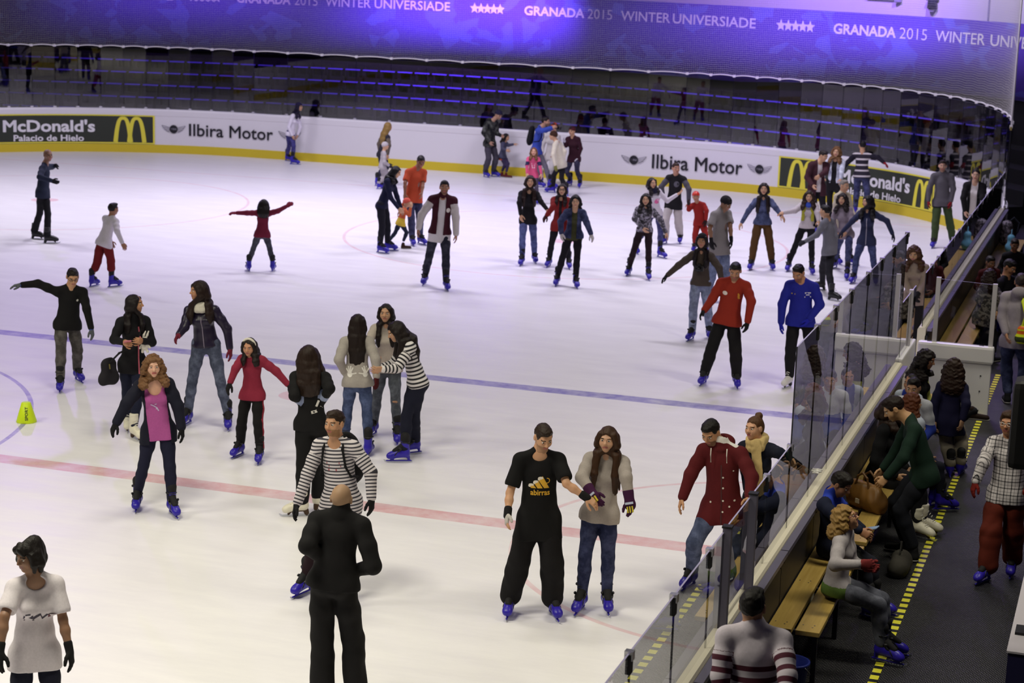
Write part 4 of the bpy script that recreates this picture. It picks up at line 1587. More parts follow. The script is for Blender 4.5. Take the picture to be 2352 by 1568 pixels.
        along = np.where(isarm, -vl + .43 * self.s, relv @ self.up)
        across = np.where(isarm, (relv @ self.f), relv @ self.A)
        ob = self.put(name, (V, Q), mats, idx, attrs={'along': along, 'across': across})
        return ob
    def trousers(self, name, mats, t=.008, loose=0.0, cut=1.0, flare=0.0, region=None, seed=0):
        s, up, A, f = self.s, self.up, self.A, self.f
        b = Solid()
        hipw = .080 if self.fem else .078
        b.cone(self.ha, self.hb, hipw * s + t, hipw * s + t, .04, (f, .90))
        b.cone(self.hip, self.hip + up * .10 * s, .112 * s + t * .5, .104 * s + t * .5, .04, (f, .74))
        for e in (-1, 1):
            b.ell(self.hip + A * e * .052 * s - f * .038 * s - up * .045 * s, I3, np.array((.066, .066, .07)) * s + t, .05)
        for H_, K_, N_ in ((self.ha, self.ka, self.aa), (self.hb, self.kb, self.ab)):
            b.cone(H_, H_ + (K_ - H_) * .5, .080 * s + t, .067 * s + t + loose * .6, .03)
            b.cone(H_ + (K_ - H_) * .5, K_, .068 * s + t + loose * .6, .053 * s + t + loose, .03)
            end = K_ + (N_ - K_) * cut
            if cut >= .75:
                m = K_ + (N_ - K_) * .35
                b.cone(K_, m, .053 * s + t + loose, .054 * s + t + loose, .02)
                b.cone(m, end, .054 * s + t + loose, (.042 * s + t + loose * .9 + flare), .02)
            else:
                b.cone(K_, end, .053 * s + t + loose, .053 * s + t + loose, .02)
        if self.lod < 2: b.wrinkle(.004 + loose * .12, 24, seed + 11, .8)
        V, Q = b.mesh(self.vox[1])
        C = V[Q].mean(1)
        idx = np.zeros(len(Q), int)
        if region:
            rel = C - self.hip
            idx = region(self, dict(lat=rel @ A, fw=rel @ f, v=rel @ up, C=C), idx)
        return self.put(name, (V, Q), mats, idx)
    def skirt(self, name, mat, length=.28, flare=.06):
        b = Solid()
        lo = self.hip - np.array([0, 0, 1]) * length * self.s
        b.cone(self.hip + self.up * .05, lo, .10 * self.s, .11 * self.s + flare, .03)
        b.clip(lo, (0, 0, -1))
        self.put(name, b.mesh(self.vox[1]), mat)
    def glove(self, mat, cuffmat=None):
        for e, w in ((self.ea, self.wa), (self.eb, self.wb)):
            b = Solid()
            self.hand_solid(b, e, w, 'a', self.o.get('grip', .35), .0035)
            b.cone(w - nrm(w - e) * .05, w + nrm(w - e) * .01, .034 * self.s, .031 * self.s, .015)
            V, Q = b.mesh(min(self.vox[0], .007) if self.lod < 2 else .009)
            idx = None
            mats = [mat]
            if cuffmat is not None:
                C = V[Q].mean(1) - w
                idx = ((C @ nrm(w - e)) < .012).astype(int)
                mats = [mat, cuffmat]
            self.put('glove', (V, Q), mats, idx)
    # ---- hair ---------------------------------------------------------
    def hair(self, kind, h, length=.30, front=True, vol=0.0, fringe=0.0):
        W, q, M = self.W, self.q, self.M
        b = Solid()
        n = .006 + vol
        b.ell(W(0, -.018, .030), M, np.array((.0805 + vol, .099 + vol, .092 + vol)) * q, .02)
        if kind in ('long', 'curly', 'bob', 'pony', 'bun'):
            b.ell(W(0, -.045, -.02), M, np.array((.074 + vol, .066 + vol, .085 + vol)) * q, .03)
        # face opening
        b.ell(W(0, .10, -.030 + .008 * (kind == 'short')), M, np.array((.074, .088, .098)) * q, .012, '-')
        if kind == 'long' and not fringe and vol < .012:
            b.chain([W(0, .085, .085), W(0, .03, .128), W(0, -.04, .126)], [.004, .004, .003], .012, None, '-')
        if kind == 'short':
            b.ell(W(.005, .030, .088), M, np.array((.056 + vol, .060, .034 + vol)) * q, .02)
            b.ell(W(0, .055, -.075), M, np.array((.12, .075, .085)) * q, .012, '-')
            b.clip(W(0, 0, -.052), -self.hu + self.hf * -.0, .02)
            for e in (-1, 1):
                b.ell(W(e * .085, .0, -.02), M, np.array((.022, .032, .045)) * q, .01, '-')
            b.ell(W(0, -.02, -.10), M, np.array((.13, .14, .062)) * q, .015, '-')
        elif kind in ('bun', 'pony'):
            b.ell(W(0, .0, -.11), M, np.array((.13, .13, .07)) * q, .015, '-')
            for e in (-1, 1):
                b.ell(W(e * .088, .006, -.02), M, np.array((.022, .03, .045)) * q, .01, '-')
        up, A, f, s = self.up, self.A, self.f, self.s
        hd = -nrm(np.array([0, 0, 1.]) * .45 + up * .55)
        if kind in ('long', 'curly'):
            L = length * s
            rb = .022 + vol * .55
            for x in (-.072, -.048, -.024, 0, .024, .048, .072):
                p0 = W(x, -.075 + abs(x) * .55, .02)
                pm = W(x * 1.12, -.092 + abs(x) * .5 - vol, -.07)
                p1 = self.neck + A * x * (1.0 + vol * 12) * s - f * (.078 - abs(x) * .3 + vol * 1.5) * s + up * .0
                p2 = p1 + hd * L * (1 - abs(x) * 1.6) - f * .010 * s + A * x * (.10 + vol * 8)
                b.chain([p0, pm, p1, (p1 + p2) / 2 - f * .006, p2], [rb * 1.3 * q, rb * 1.25, rb * 1.1, rb * 1.05, rb * .5], .035)
            sides = (((.070, .030, .080, .96), (.080, .026, .074, 1.0), (.090, .022, .060, .95), (.098, .008, .034, .88), (.096, -.015, -.01, .8)) if front else ((.082, -.005, -.02, .35), (.086, -.025, -.04, .5)))
            for e in (-1, 1):
                for x, fh, fd, ll in sides:
                    p0 = W(e * (.052 if fh > .03 else .066), fh + .018, .058)
                    pm = W(e * (.084 + vol + .004 * (fh < .02)), fh * .8 - .006, -.055)
                    p1 = self.neck + A * e * (x + vol * 1.2) * s + f * (fd + vol * .4) * s + up * .012
                    p2 = p1 + hd * L * .9 * ll + f * (.030 if fd > 0 else .0) * s + A * e * ((x - .06) * .7 + vol)
                    rr = .0155 + vol * .5
                    b.chain([p0, W(e * (.080 + vol * .8), fh + .002, .0), pm, p1, (p1 + p2) / 2 + f * (.030 if fd > 0 else 0), p2], [rr * q, rr * q, rr * 1.1, rr * 1.15, rr * 1.1, .007], .022)
        if kind == 'bob':
            for e in (-1, 1):
                b.chain([W(e * .076, .03, .03), W(e * .092, .03, -.04), W(e * .080, .035, -.10)], [.022 * q, .026 * q, .016 * q], .02)
                b.chain([W(e * .076, -.02, .03), W(e * .092, -.03, -.05), W(e * .078, -.03, -.115)], [.03 * q, .034 * q, .018 * q], .02)
            b.chain([W(0, -.085, .03), W(0, -.095, -.05), W(0, -.078, -.115)], [.04 * q, .045 * q, .03 * q], .03)
        if kind == 'bun':
            b.ell(W(0, -.075, .115), M, np.array((.042, .040, .038)) * q, .012)
            b.chain([W(.02, -.09, -.03), W(.03, -.11, -.085), W(.035, -.105, -.13)], [.012, .008, .004], .006)
        if kind == 'pony':
            b.chain([W(0, -.10, .05), W(0, -.145, .0), W(0, -.14, -.12), W(0, -.12, -.2)], [.028 * q, .034 * q, .028 * q, .008], .015)
        if fringe:
            b.chain([W(.02, .05, .105), W(-.02, .088, .085), W(-.055, .082, .05)], [.022 * q, .020 * q, .014 * q], .02)
            b.chain([W(.02, .05, .105), W(.045, .082, .075), W(.07, .06, .03)], [.022 * q, .018 * q, .014 * q], .02)
            b.chain([W(0, -.02, .10), W(0, -.06, .09), W(0, -.09, .03)], [.04 * q, .05 * q, .045 * q], .03)
        if self.lod < 2:
            b.wrinkle(.012 if kind == 'curly' else .0045 if kind == 'short' else .0045, 75 if kind == 'curly' else 80, 5, 1.0 if kind in ('curly', 'short') else .16)
        V, Q = b.mesh(self.vox[2] if kind != 'curly' else self.vox[2])
        return self.put('hair', (V, Q), hair_mat(h))
    def cap(self, name, h, low=.045, brim=False, helmet=False, rim=None):
        W, q, M = self.W, self.q, self.M
        b = Solid()
        g = .016 if helmet else .009
        b.ell(W(0, -.014, .032), M, np.array((.0815 + g, .102 + g, .094 + g)) * q, .02)
        b.clip(W(0, 0, low - .03), -nrm(self.hu * 1.0 + self.hf * -.28), .01)
        if brim: b.ell(W(0, .12, low + .018), M, np.array((.065, .065, .008)) * q, .012)
        V, Q = b.mesh(self.vox[2])
        idx = None; mats = [cloth(h) if not helmet else plain('helmet_shell', h, .3)]
        if rim:
            u_ = ((V[Q].mean(1) - self.head) @ (self.hu - self.hf * .28)) / self.q
            idx = (u_ < low + .005).astype(int); mats.append(cloth(rim))
        self.put(name, (V, Q), mats, idx)
    def scarf(self, h, tails=True, r=.034):
        b = Solid()
        n = self.neck + self.up * .025
        P = [n + (self.A * math.cos(t) * .072 + self.f * math.sin(t) * .078) * self.s - self.up * (.02 * math.sin(t)) for t in np.linspace(0, 2 * math.pi, 13)]
        b.chain(P, [r] * 13, .02)
        P2 = [p - self.up * .045 + self.f * .015 for p in P]
        b.chain(P2, [r * .85] * 13, .02)
        if tails:
            p0 = n + self.f * .09 * self.s - self.A * -.03
            p0 = n + self.f * .10 * self.s + self.A * .03
            b.chain([p0, p0 - self.up * .2 + self.f * .03, p0 - self.up * .46 + self.f * .015], [.045, .05, .055], .02, (self.f, .35))
        if self.lod < 2: b.wrinkle(.005, 60, 2, .5)
        self.put('scarf', b.mesh(self.vox[1]), cloth(h))
    def glasses(self, h='#1a1618'):
        W = self.W
        mb = MB()
        for e in (-1, 1):
            mb.tube([Vector(W(e * .034 + .022 * math.cos(t), .101, .005 + .016 * math.sin(t)) - self.o3) for t in np.linspace(0, 2 * math.pi, 15)[:-1]], .0025, 5, True)
            mb.tube([Vector(W(e * .057, .098, .010) - self.o3), Vector(W(e * .079, .03, .010) - self.o3), Vector(W(e * .083, -.01, .004) - self.o3)], .0025, 5)
        mb.tube([Vector(W(-.012, .104, .010) - self.o3), Vector(W(.012, .104, .010) - self.o3)], .0025, 5)
        mb.build('glasses', plain('spectacle_frame', h, .3), self.root)
    def feet(self, kind):
        for p, ang in ((self.fa, self.d['fa'][0]), (self.fb, self.d['fa'][1])):
            parts = shoe_parts(kind[5:]) if kind.startswith('shoe') else skate_parts(kind)
            sc = .55 + .45 * self.s
            nm = 'shoe' if kind.startswith('shoe') else 'skate'
            first = None
            for i, (pn, me) in enumerate(parts):
                o = bpy.data.objects.new(nm if i == 0 else pn, me)
                COL.objects.link(o)
                if i == 0:
                    o.parent = self.root
                    o.location = Vector(p - self.o3) + Vector((math.cos(ang), math.sin(ang), 0)) * (.045 * sc if nm == 'skate' else .03)
                    o.rotation_euler = (0, 0, ang - math.pi / 2)
                    o.scale = (sc, sc, sc)
                    first = o
                else:
                    o.parent = first
    def chest_art(self, top, VF, mat, name, at=(0, .30), size=1.0, back=False):
        """flat artwork laid on the cloth: u to the wearer's image-right, v up, metres"""
        V, F = VF
        me = top.data
        n = len(me.vertices)
        co = np.zeros(n * 3, np.float32); me.vertices.foreach_get('co', co); co = co.reshape(-1, 3)
        bvh = BVHTree.FromPolygons([tuple(c) for c in co], [tuple(p.vertices) for p in me.polygons])
        f = -self.f if back else self.f
        out = []
        for p in V:
            w = self.hip + self.A * (at[0] + p[0]) + self.up * (at[1] + p[1]) - self.o3
            o = w + f * .6
            h = bvh.ray_cast(Vector(o), Vector(-f), 1.2)
            q = np.array(h[0]) if h[0] is not None else w + f * .12
            out.append(q + f * .003)
        m2 = bpy.data.meshes.new(name)
        m2.from_pydata([tuple(p) for p in out], [], F)
        m2.materials.append(mat)
        link(name, m2, self.root)

def t_(v): return v * 1.5
def sweater_region(**k): return None
# ------------------------------------------------------------------ poses: metres in the rink frame
# joints in order: hips, neck, head, shoulders, elbow+wrist, elbow+wrist, hip joints, knee+ankle, knee+ankle, soles
DATA = {}
def pose(pid, S, F, H, hp, fa, z, *J): DATA[pid] = dict(S=S, F=F, H=H, hp=hp, fa=fa, z=z, J=[J[i:i + 3] for i in range(0, 51, 3)])
pose('backman',1.712,.303,-.482,0,(.094,.513),0,-20.033,31.685,.984,-19.987,31.708,1.49,-19.924,31.718,1.666,-19.941,31.538,1.42,-20.046,31.871,1.417,-19.836,31.279,1.299,-19.646,31.388,1.229,-20.125,32.164,1.388,-20.006,32.096,1.422,-20.009,31.606,.984,-20.058,31.763,.984,-20.142,31.738,.533,-20.328,31.831,.17,-19.897,31.632,.549,-19.828,31.483,.17,-20.328,31.831,0,-19.828,31.483,0)
pose('whiteboy',1.356,1.233,1.233,0,(1.442,1.024),0,-16.481,27.908,.778,-16.374,27.986,1.194,-16.36,28.017,1.327,-16.516,28.025,1.153,-16.259,27.927,1.126,-16.554,28.123,.936,-16.485,28.132,.758,-16.141,27.755,1.004,-16.052,27.771,.807,-16.543,27.929,.778,-16.42,27.886,.778,-16.609,27.905,.436,-16.673,27.824,.17,-16.374,27.949,.448,-16.367,27.946,.17,-16.673,27.824,0,-16.367,27.946,0)
pose('redgirl',1.216,2.023,2.023,0,(2.233,1.814),0,-14.852,30.6,.691,-14.847,30.624,1.102,-14.854,30.653,1.194,-14.946,30.573,1.053,-14.749,30.668,1.049,-15.071,30.438,1.06,-15.239,30.353,1.058,-14.583,30.673,1.103,-14.45,30.749,1.188,-14.904,30.575,.691,-14.799,30.626,.691,-15.008,30.553,.402,-15.058,30.487,.17,-14.748,30.692,.403,-14.69,30.69,.17,-15.058,30.487,0,-14.69,30.69,0)
pose('armout',1.62,-.879,-.879,22,(-1.088,-.669),0,-13.184,21.375,.842,-13.131,21.384,1.323,-13.092,21.373,1.461,-13.265,21.277,1.265,-13.012,21.489,1.246,-13.479,21.164,1.373,-13.654,21.047,1.358,-12.907,21.399,1.049,-12.833,21.383,.793,-13.244,21.325,.842,-13.124,21.424,.842,-13.145,21.142,.504,-13.132,21.1,.17,-13.121,21.507,.453,-13.222,21.658,.17,-13.132,21.1,0,-13.222,21.658,0)
pose('pinkzip',1.627,-.84,.259,0,(-1.05,-.631),0,-11.173,19.538,.885,-11.153,19.528,1.435,-11.134,19.53,1.589,-11.264,19.431,1.368,-11.046,19.627,1.366,-11.266,19.274,1.19,-11.06,19.145,1.202,-10.958,19.618,1.124,-10.957,19.381,1.184,-11.231,19.486,.885,-11.115,19.59,.885,-11.275,19.573,.485,-11.35,19.704,.17,-11.051,19.433,.508,-11.053,19.341,.17,-11.35,19.704,0,-11.053,19.341,0)
pose('curly',1.579,-.975,-.975,0,(-1.184,-.765),0,-9.356,16.873,.887,-9.39,16.832,1.411,-9.374,16.806,1.55,-9.503,16.758,1.336,-9.268,16.917,1.353,-9.556,16.581,1.189,-9.623,16.487,1.001,-9.155,16.916,1.13,-9.097,16.883,.912,-9.419,16.83,.887,-9.294,16.915,.887,-9.508,16.825,.492,-9.611,16.884,.17,-9.208,16.835,.506,-9.181,16.819,.17,-9.611,16.884,0,-9.181,16.819,0)
pose('purplejkt',1.724,-1.3,-2.312,0,(-1.51,-1.091),0,-10.571,20.247,1.021,-10.612,20.203,1.506,-10.635,20.179,1.679,-10.756,20.169,1.424,-10.457,20.25,1.444,-10.733,20.008,1.26,-10.733,19.858,1.189,-10.304,20.279,1.226,-10.252,20.248,.991,-10.651,20.225,1.021,-10.491,20.27,1.021,-10.73,20.19,.561,-10.807,20.237,.17,-10.369,20.236,.566,-10.294,20.277,.17,-10.807,20.237,0,-10.294,20.277,0)
pose('redtrack',1.336,-1.462,-1.462,10,(-1.671,-1.253),0,-9.4,19.125,.769,-9.396,19.106,1.216,-9.41,19.068,1.322,-9.516,19.096,1.16,-9.277,19.122,1.16,-9.525,18.956,1.083,-9.565,18.894,.924,-9.123,19.167,1.047,-8.982,19.194,.896,-9.464,19.118,.769,-9.336,19.132,.769,-9.527,19.118,.436,-9.576,19.181,.17,-9.289,19.053,.445,-9.265,19.049,.17,-9.576,19.181,0,-9.265,19.049,0)
pose('blackback',1.713,1.822,1.822,0,(-2.542,1.612),0,-7.909,17.466,.977,-7.935,17.476,1.507,-7.962,17.496,1.653,-8.081,17.437,1.432,-7.782,17.513,1.44,-8.023,17.286,1.28,-8.029,17.51,1.154,-7.674,17.384,1.371,-7.815,17.506,1.193,-7.989,17.446,.977,-7.829,17.487,.977,-7.978,17.425,.537,-7.94,17.339,.17,-7.865,17.581,.548,-7.889,17.589,.17,-7.94,17.339,0,-7.889,17.589,0)
pose('greyprint',1.588,1.972,1.972,0,(2.181,1.762),0,-8.415,19.865,.857,-8.438,19.877,1.382,-8.444,19.907,1.537,-8.566,19.82,1.312,-8.303,19.932,1.318,-8.57,19.671,1.136,-8.562,19.823,.953,-8.183,19.838,1.141,-8.155,19.801,.947,-8.486,19.835,.857,-8.345,19.895,.857,-8.578,19.954,.498,-8.598,19.957,.17,-8.3,19.888,.471,-8.235,19.772,.17,-8.598,19.957,0,-8.235,19.772,0)
pose('creamgirl',1.581,-1.36,-1.36,0,(-1.569,-1.151),0,-8.35,20.628,.877,-8.366,20.6,1.404,-8.365,20.569,1.549,-8.503,20.574,1.334,-8.225,20.634,1.341,-8.505,20.416,1.241,-8.415,20.331,1.092,-8.149,20.507,1.206,-8.129,20.397,1.037,-8.424,20.612,.877,-8.275,20.644,.877,-8.492,20.635,.487,-8.551,20.723,.17,-8.21,20.543,.501,-8.178,20.522,.17,-8.551,20.723,0,-8.178,20.522,0)
pose('stripegirl',1.64,-2.508,-2.508,25,(-2.717,-2.299),0,-7.704,19.946,.921,-7.834,19.89,1.394,-7.94,19.84,1.494,-7.902,20.018,1.322,-7.73,19.778,1.333,-8.043,20.025,1.067,-8.134,19.875,1.054,-7.828,19.603,1.122,-7.944,19.456,1.131,-7.75,20.01,.921,-7.657,19.883,.921,-7.788,19.836,.521,-7.754,19.718,.17,-7.753,19.987,.511,-7.781,20.125,.17,-7.754,19.718,0,-7.781,20.125,0)
pose('stripeman',1.685,-1.59,-1.765,0,(-1.8,-1.381),0,-6.562,15.164,.943,-6.608,15.124,1.496,-6.611,15.095,1.648,-6.774,15.133,1.417,-6.43,15.125,1.434,-6.836,15.029,1.173,-6.888,14.92,.917,-6.271,15.128,1.228,-6.236,15.07,1.001,-6.643,15.165,.943,-6.481,15.162,.943,-6.786,15.125,.528,-6.897,15.165,.17,-6.475,15.064,.531,-6.48,15.051,.17,-6.897,15.165,0,-6.48,15.051,0)
pose('guard',1.76,1.77,1.718,0,(1.979,1.56),0,-5.588,12.767,1.059,-5.55,12.805,1.584,-5.556,12.834,1.692,-5.731,12.765,1.52,-5.379,12.835,1.501,-5.722,12.58,1.37,-5.654,12.773,1.204,-5.265,12.776,1.211,-5.462,12.92,1.11,-5.671,12.75,1.059,-5.505,12.784,1.059,-5.677,12.783,.58,-5.656,12.737,.17,-5.46,12.857,.584,-5.418,12.841,.17,-5.656,12.737,0,-5.418,12.841,0)
pose('bobgirl',1.6,-.822,-1.956,10,(-1.031,-.613),0,-7.137,11.063,.859,-7.113,11.056,1.406,-7.133,11.023,1.57,-7.221,10.959,1.341,-7.01,11.155,1.337,-7.191,10.789,1.197,-7.175,10.698,.974,-6.927,11.107,1.102,-6.852,11.063,.901,-7.193,11.011,.859,-7.081,11.115,.859,-7.172,10.91,.481,-7.262,10.984,.17,-6.975,11.053,.487,-7.044,11.125,.17,-7.262,10.984,0,-7.044,11.125,0)
pose('abirras',1.688,-1.18,-.883,25,(-1.39,-.971),0,-4.794,15.456,.924,-4.801,15.434,1.505,-4.765,15.416,1.652,-4.959,15.371,1.432,-4.641,15.502,1.437,-5.01,15.27,1.155,-4.981,15.137,1,-4.528,15.373,1.269,-4.349,15.391,1.162,-4.869,15.425,.924,-4.719,15.487,.924,-4.938,15.369,.517,-5.015,15.392,.17,-4.653,15.44,.519,-4.654,15.497,.17,-5.015,15.392,0,-4.654,15.497,0)
pose('purpleglove',1.636,-1.389,-1.512,0,(-1.599,-1.18),0,-4.329,15.796,.922,-4.28,15.789,1.464,-4.278,15.759,1.604,-4.431,15.763,1.403,-4.142,15.816,1.388,-4.455,15.595,1.276,-4.326,15.503,1.169,-4.072,15.67,1.302,-4.021,15.627,1.117,-4.406,15.782,.922,-4.252,15.81,.922,-4.427,15.718,.517,-4.447,15.735,.17,-4.238,15.793,.513,-4.249,15.847,.17,-4.447,15.735,0,-4.249,15.847,0)
pose('redjkt',1.74,-1.577,-1.804,32,(-1.787,-1.368),0,-3.434,16.837,.812,-3.466,16.811,1.394,-3.57,16.762,1.515,-3.64,16.816,1.315,-3.285,16.813,1.327,-3.73,16.734,1.097,-3.781,16.659,.883,-3.148,16.685,1.15,-3.132,16.545,1,-3.517,16.838,.812,-3.35,16.837,.812,-3.632,16.59,.485,-3.677,16.772,.17,-3.26,16.646,.442,-3.249,16.892,.17,-3.677,16.772,0,-3.249,16.892,0)
pose('bun',1.56,-1.733,-1.995,0,(-1.943,-1.524),0,-3.128,17.087,.864,-3.187,17.058,1.388,-3.218,17.027,1.532,-3.318,17.085,1.315,-3.041,17.038,1.332,-3.259,16.95,1.142,-3.213,16.838,.985,-2.949,16.918,1.347,-2.752,16.92,1.238,-3.202,17.099,.864,-3.054,17.075,.864,-3.295,17.034,.492,-3.353,17.045,.17,-3.079,17.031,.486,-3.098,17.094,.17,-3.353,17.045,0,-3.098,17.094,0)
pose('redsweat',1.72,-1.452,-1.452,25,(-1.661,-1.242),0,-5.232,25.265,.929,-5.161,25.259,1.495,-5.152,25.231,1.62,-5.344,25.239,1.436,-4.996,25.281,1.411,-5.434,25.179,1.217,-5.517,25.048,1.065,-4.894,25.156,1.231,-4.917,25.096,.949,-5.314,25.255,.929,-5.15,25.274,.929,-5.414,25.206,.521,-5.498,25.237,.17,-5.081,25.191,.522,-5.064,25.272,.17,-5.498,25.237,0,-5.064,25.272,0)
pose('bluesweat',1.72,-1.583,-1.757,28,(-1.792,-1.374),0,-4.306,25.703,.941,-4.309,25.683,1.479,-4.362,25.645,1.596,-4.484,25.688,1.406,-4.133,25.683,1.408,-4.553,25.628,1.146,-4.546,25.579,.887,-4.04,25.656,1.178,-4.166,25.597,.972,-4.388,25.704,.941,-4.223,25.702,.941,-4.395,25.604,.531,-4.387,25.604,.17,-4.118,25.734,.52,-4.04,25.833,.17,-4.387,25.604,-0,-4.04,25.833,0)
pose('camgirl',1.568,-1.527,-1.527,0,(-1.737,-1.318),0,-6.308,28.3,.877,-6.308,28.279,1.366,-6.309,28.249,1.535,-6.449,28.276,1.3,-6.167,28.288,1.301,-6.644,28.202,1.133,-6.799,28.137,.975,-6.009,28.207,1.143,-5.951,28.182,.925,-6.383,28.296,.877,-6.233,28.303,.877,-6.377,28.178,.501,-6.364,28.146,.17,-6.193,28.357,.485,-6.175,28.47,.17,-6.364,28.146,0,-6.175,28.47,-0)
pose('capman',1.751,-.488,-.488,25,(-.697,-.278),0,-6.743,31.548,1.003,-6.737,31.536,1.584,-6.662,31.533,1.703,-6.822,31.38,1.509,-6.654,31.696,1.511,-6.85,31.234,1.306,-6.81,31.209,1.086,-6.576,31.565,1.33,-6.538,31.536,1.086,-6.782,31.474,1.003,-6.704,31.622,1.003,-6.817,31.517,.547,-6.907,31.599,.17,-6.599,31.543,.563,-6.58,31.498,.17,-6.907,31.599,0,-6.58,31.498,0)
pose('mustard',1.575,-1.383,-1.383,0,(-1.592,-1.173),0,-6.743,35.321,.913,-6.747,35.3,1.361,-6.743,35.27,1.541,-6.885,35.276,1.293,-6.607,35.329,1.296,-6.986,35.145,1.122,-7.094,35.091,.893,-6.486,35.217,1.2,-6.356,35.145,1.072,-6.818,35.307,.913,-6.669,35.335,.913,-6.855,35.227,.514,-6.889,35.23,.17,-6.588,35.345,.508,-6.543,35.421,.17,-6.889,35.23,0,-6.543,35.421,0)
pose('yellowscarf',1.473,-1.403,-1.403,0,(-1.613,-1.194),0,-5.902,35.365,.885,-5.901,35.345,1.322,-5.892,35.316,1.446,-6.032,35.325,1.26,-5.771,35.37,1.261,-6.117,35.188,1.181,-6.311,35.147,1.135,-5.707,35.249,1.155,-5.658,35.154,1.026,-5.971,35.353,.885,-5.832,35.377,.885,-6.102,35.356,.491,-6.21,35.429,.17,-5.78,35.284,.501,-5.758,35.273,.17,-6.21,35.429,0,-5.758,35.273,0)
pose('greyboy',1.516,2.858,2.858,0,(3.068,-.37),0,-5.119,33.15,.808,-5.192,33.146,1.346,-5.235,33.152,1.477,-5.226,32.998,1.278,-5.141,33.295,1.287,-5.322,32.953,1.079,-5.508,32.904,.958,-5.047,33.273,1.035,-5.028,33.242,.813,-5.139,33.08,.808,-5.099,33.219,.808,-5.255,33.377,.468,-5.277,33.627,.17,-5.062,32.927,.446,-4.96,32.67,.17,-5.277,33.627,0,-4.96,32.67,0)
pose('hoodgirl',1.438,-1.686,-1.686,0,(-1.896,-1.477),0,-5.208,35.608,.778,-5.301,35.576,1.265,-5.306,35.546,1.413,-5.418,35.596,1.192,-5.162,35.564,1.22,-5.461,35.562,.99,-5.361,35.548,.782,-5.091,35.464,1.054,-5.177,35.42,.836,-5.277,35.616,.778,-5.139,35.6,.778,-5.39,35.895,.424,-5.448,36.179,.17,-5.092,35.258,.473,-5.049,35.028,.17,-5.448,36.179,0,-5.049,35.028,0)
pose('greyhair',1.57,-.552,-.552,0,(-.761,-.343),0,-5.453,36.704,.876,-5.485,36.687,1.394,-5.454,36.672,1.534,-5.564,36.553,1.323,-5.397,36.825,1.334,-5.572,36.496,1.049,-5.383,36.459,.914,-5.334,36.884,1.068,-5.216,36.732,.933,-5.493,36.64,.876,-5.414,36.768,.876,-5.488,36.647,.489,-5.536,36.696,.17,-5.302,36.731,.501,-5.271,36.727,.17,-5.536,36.696,0,-5.271,36.727,0)
pose('navyhood',1.544,-1.576,-2.484,0,(-1.786,-1.367),0,-4.688,34.691,.817,-4.7,34.67,1.345,-4.709,34.654,1.51,-4.837,34.674,1.279,-4.559,34.672,1.282,-4.945,34.539,1.156,-5.104,34.487,.958,-4.345,34.685,1.182,-4.227,34.667,.952,-4.763,34.691,.817,-4.614,34.69,.817,-4.835,34.562,.469,-4.864,34.667,.17,-4.528,34.596,.46,-4.487,34.72,.17,-4.864,34.667,0,-4.487,34.72,0)
pose('greenpants',1.735,-1.475,-1.475,0,(-1.685,-1.266),0,-3.922,40.064,.951,-3.952,40.042,1.541,-3.96,40.011,1.689,-4.124,40.028,1.462,-3.772,40.062,1.474,-4.194,39.99,1.198,-4.185,39.961,.949,-3.712,40.039,1.226,-3.736,40.004,.963,-4.005,40.056,.951,-3.839,40.072,.951,-4.007,39.934,.538,-4.004,39.901,.17,-3.739,40.127,.524,-3.674,40.245,.17,-4.004,39.901,0,-3.674,40.245,0)
pose('blazer',1.766,-1.579,-1.579,0,(-1.788,-1.369),0,-3.157,38.481,.979,-3.152,38.461,1.563,-3.149,38.432,1.718,-3.311,38.465,1.49,-2.994,38.463,1.488,-3.344,38.337,1.259,-3.293,38.31,1.011,-2.97,38.325,1.286,-2.975,38.297,1.061,-3.242,38.481,.979,-3.072,38.48,.979,-3.217,38.442,.543,-3.184,38.483,.17,-2.999,38.447,.544,-2.947,38.494,.17,-3.184,38.483,0,-2.947,38.494,0)
pose('maroonjkt',1.73,-1.063,-.365,20,(-1.272,-.853),0,-6.628,40.631,1.016,-6.604,40.616,1.54,-6.53,40.613,1.682,-6.761,40.532,1.471,-6.453,40.704,1.465,-6.822,40.492,1.21,-6.689,40.41,1.063,-6.444,40.553,1.338,-6.54,40.418,1.277,-6.701,40.591,1.016,-6.555,40.671,1.016,-6.648,40.607,.557,-6.631,40.692,.17,-6.452,40.603,.567,-6.41,40.605,.17,-6.631,40.692,0,-6.41,40.605,0)
pose('denimblond',1.686,-1.594,-1.594,0,(-1.804,-1.385),0,-6.485,42.045,.987,-6.477,42.026,1.485,-6.464,41.998,1.643,-6.63,42.032,1.415,-6.327,42.025,1.412,-6.703,41.884,1.272,-6.688,41.784,1.086,-6.308,41.883,1.27,-6.294,41.782,1.084,-6.566,42.047,.987,-6.404,42.043,.987,-6.554,42.032,.544,-6.532,42.093,.17,-6.321,41.992,.548,-6.26,42.024,.17,-6.532,42.093,0,-6.26,42.024,0)
pose('boardman',1.72,1.569,2.058,0,(1.779,1.36),0,-6.209,44.314,.929,-6.227,44.332,1.423,-6.243,44.358,1.593,-6.4,44.33,1.347,-6.049,44.329,1.355,-6.519,44.182,1.21,-6.623,44.068,1.058,-5.847,44.234,1.352,-5.691,44.151,1.249,-6.292,44.314,.929,-6.126,44.314,.929,-6.314,44.444,.529,-6.311,44.402,.17,-6.06,44.342,.514,-6.024,44.239,.17,-6.311,44.402,0,-6.024,44.239,0)
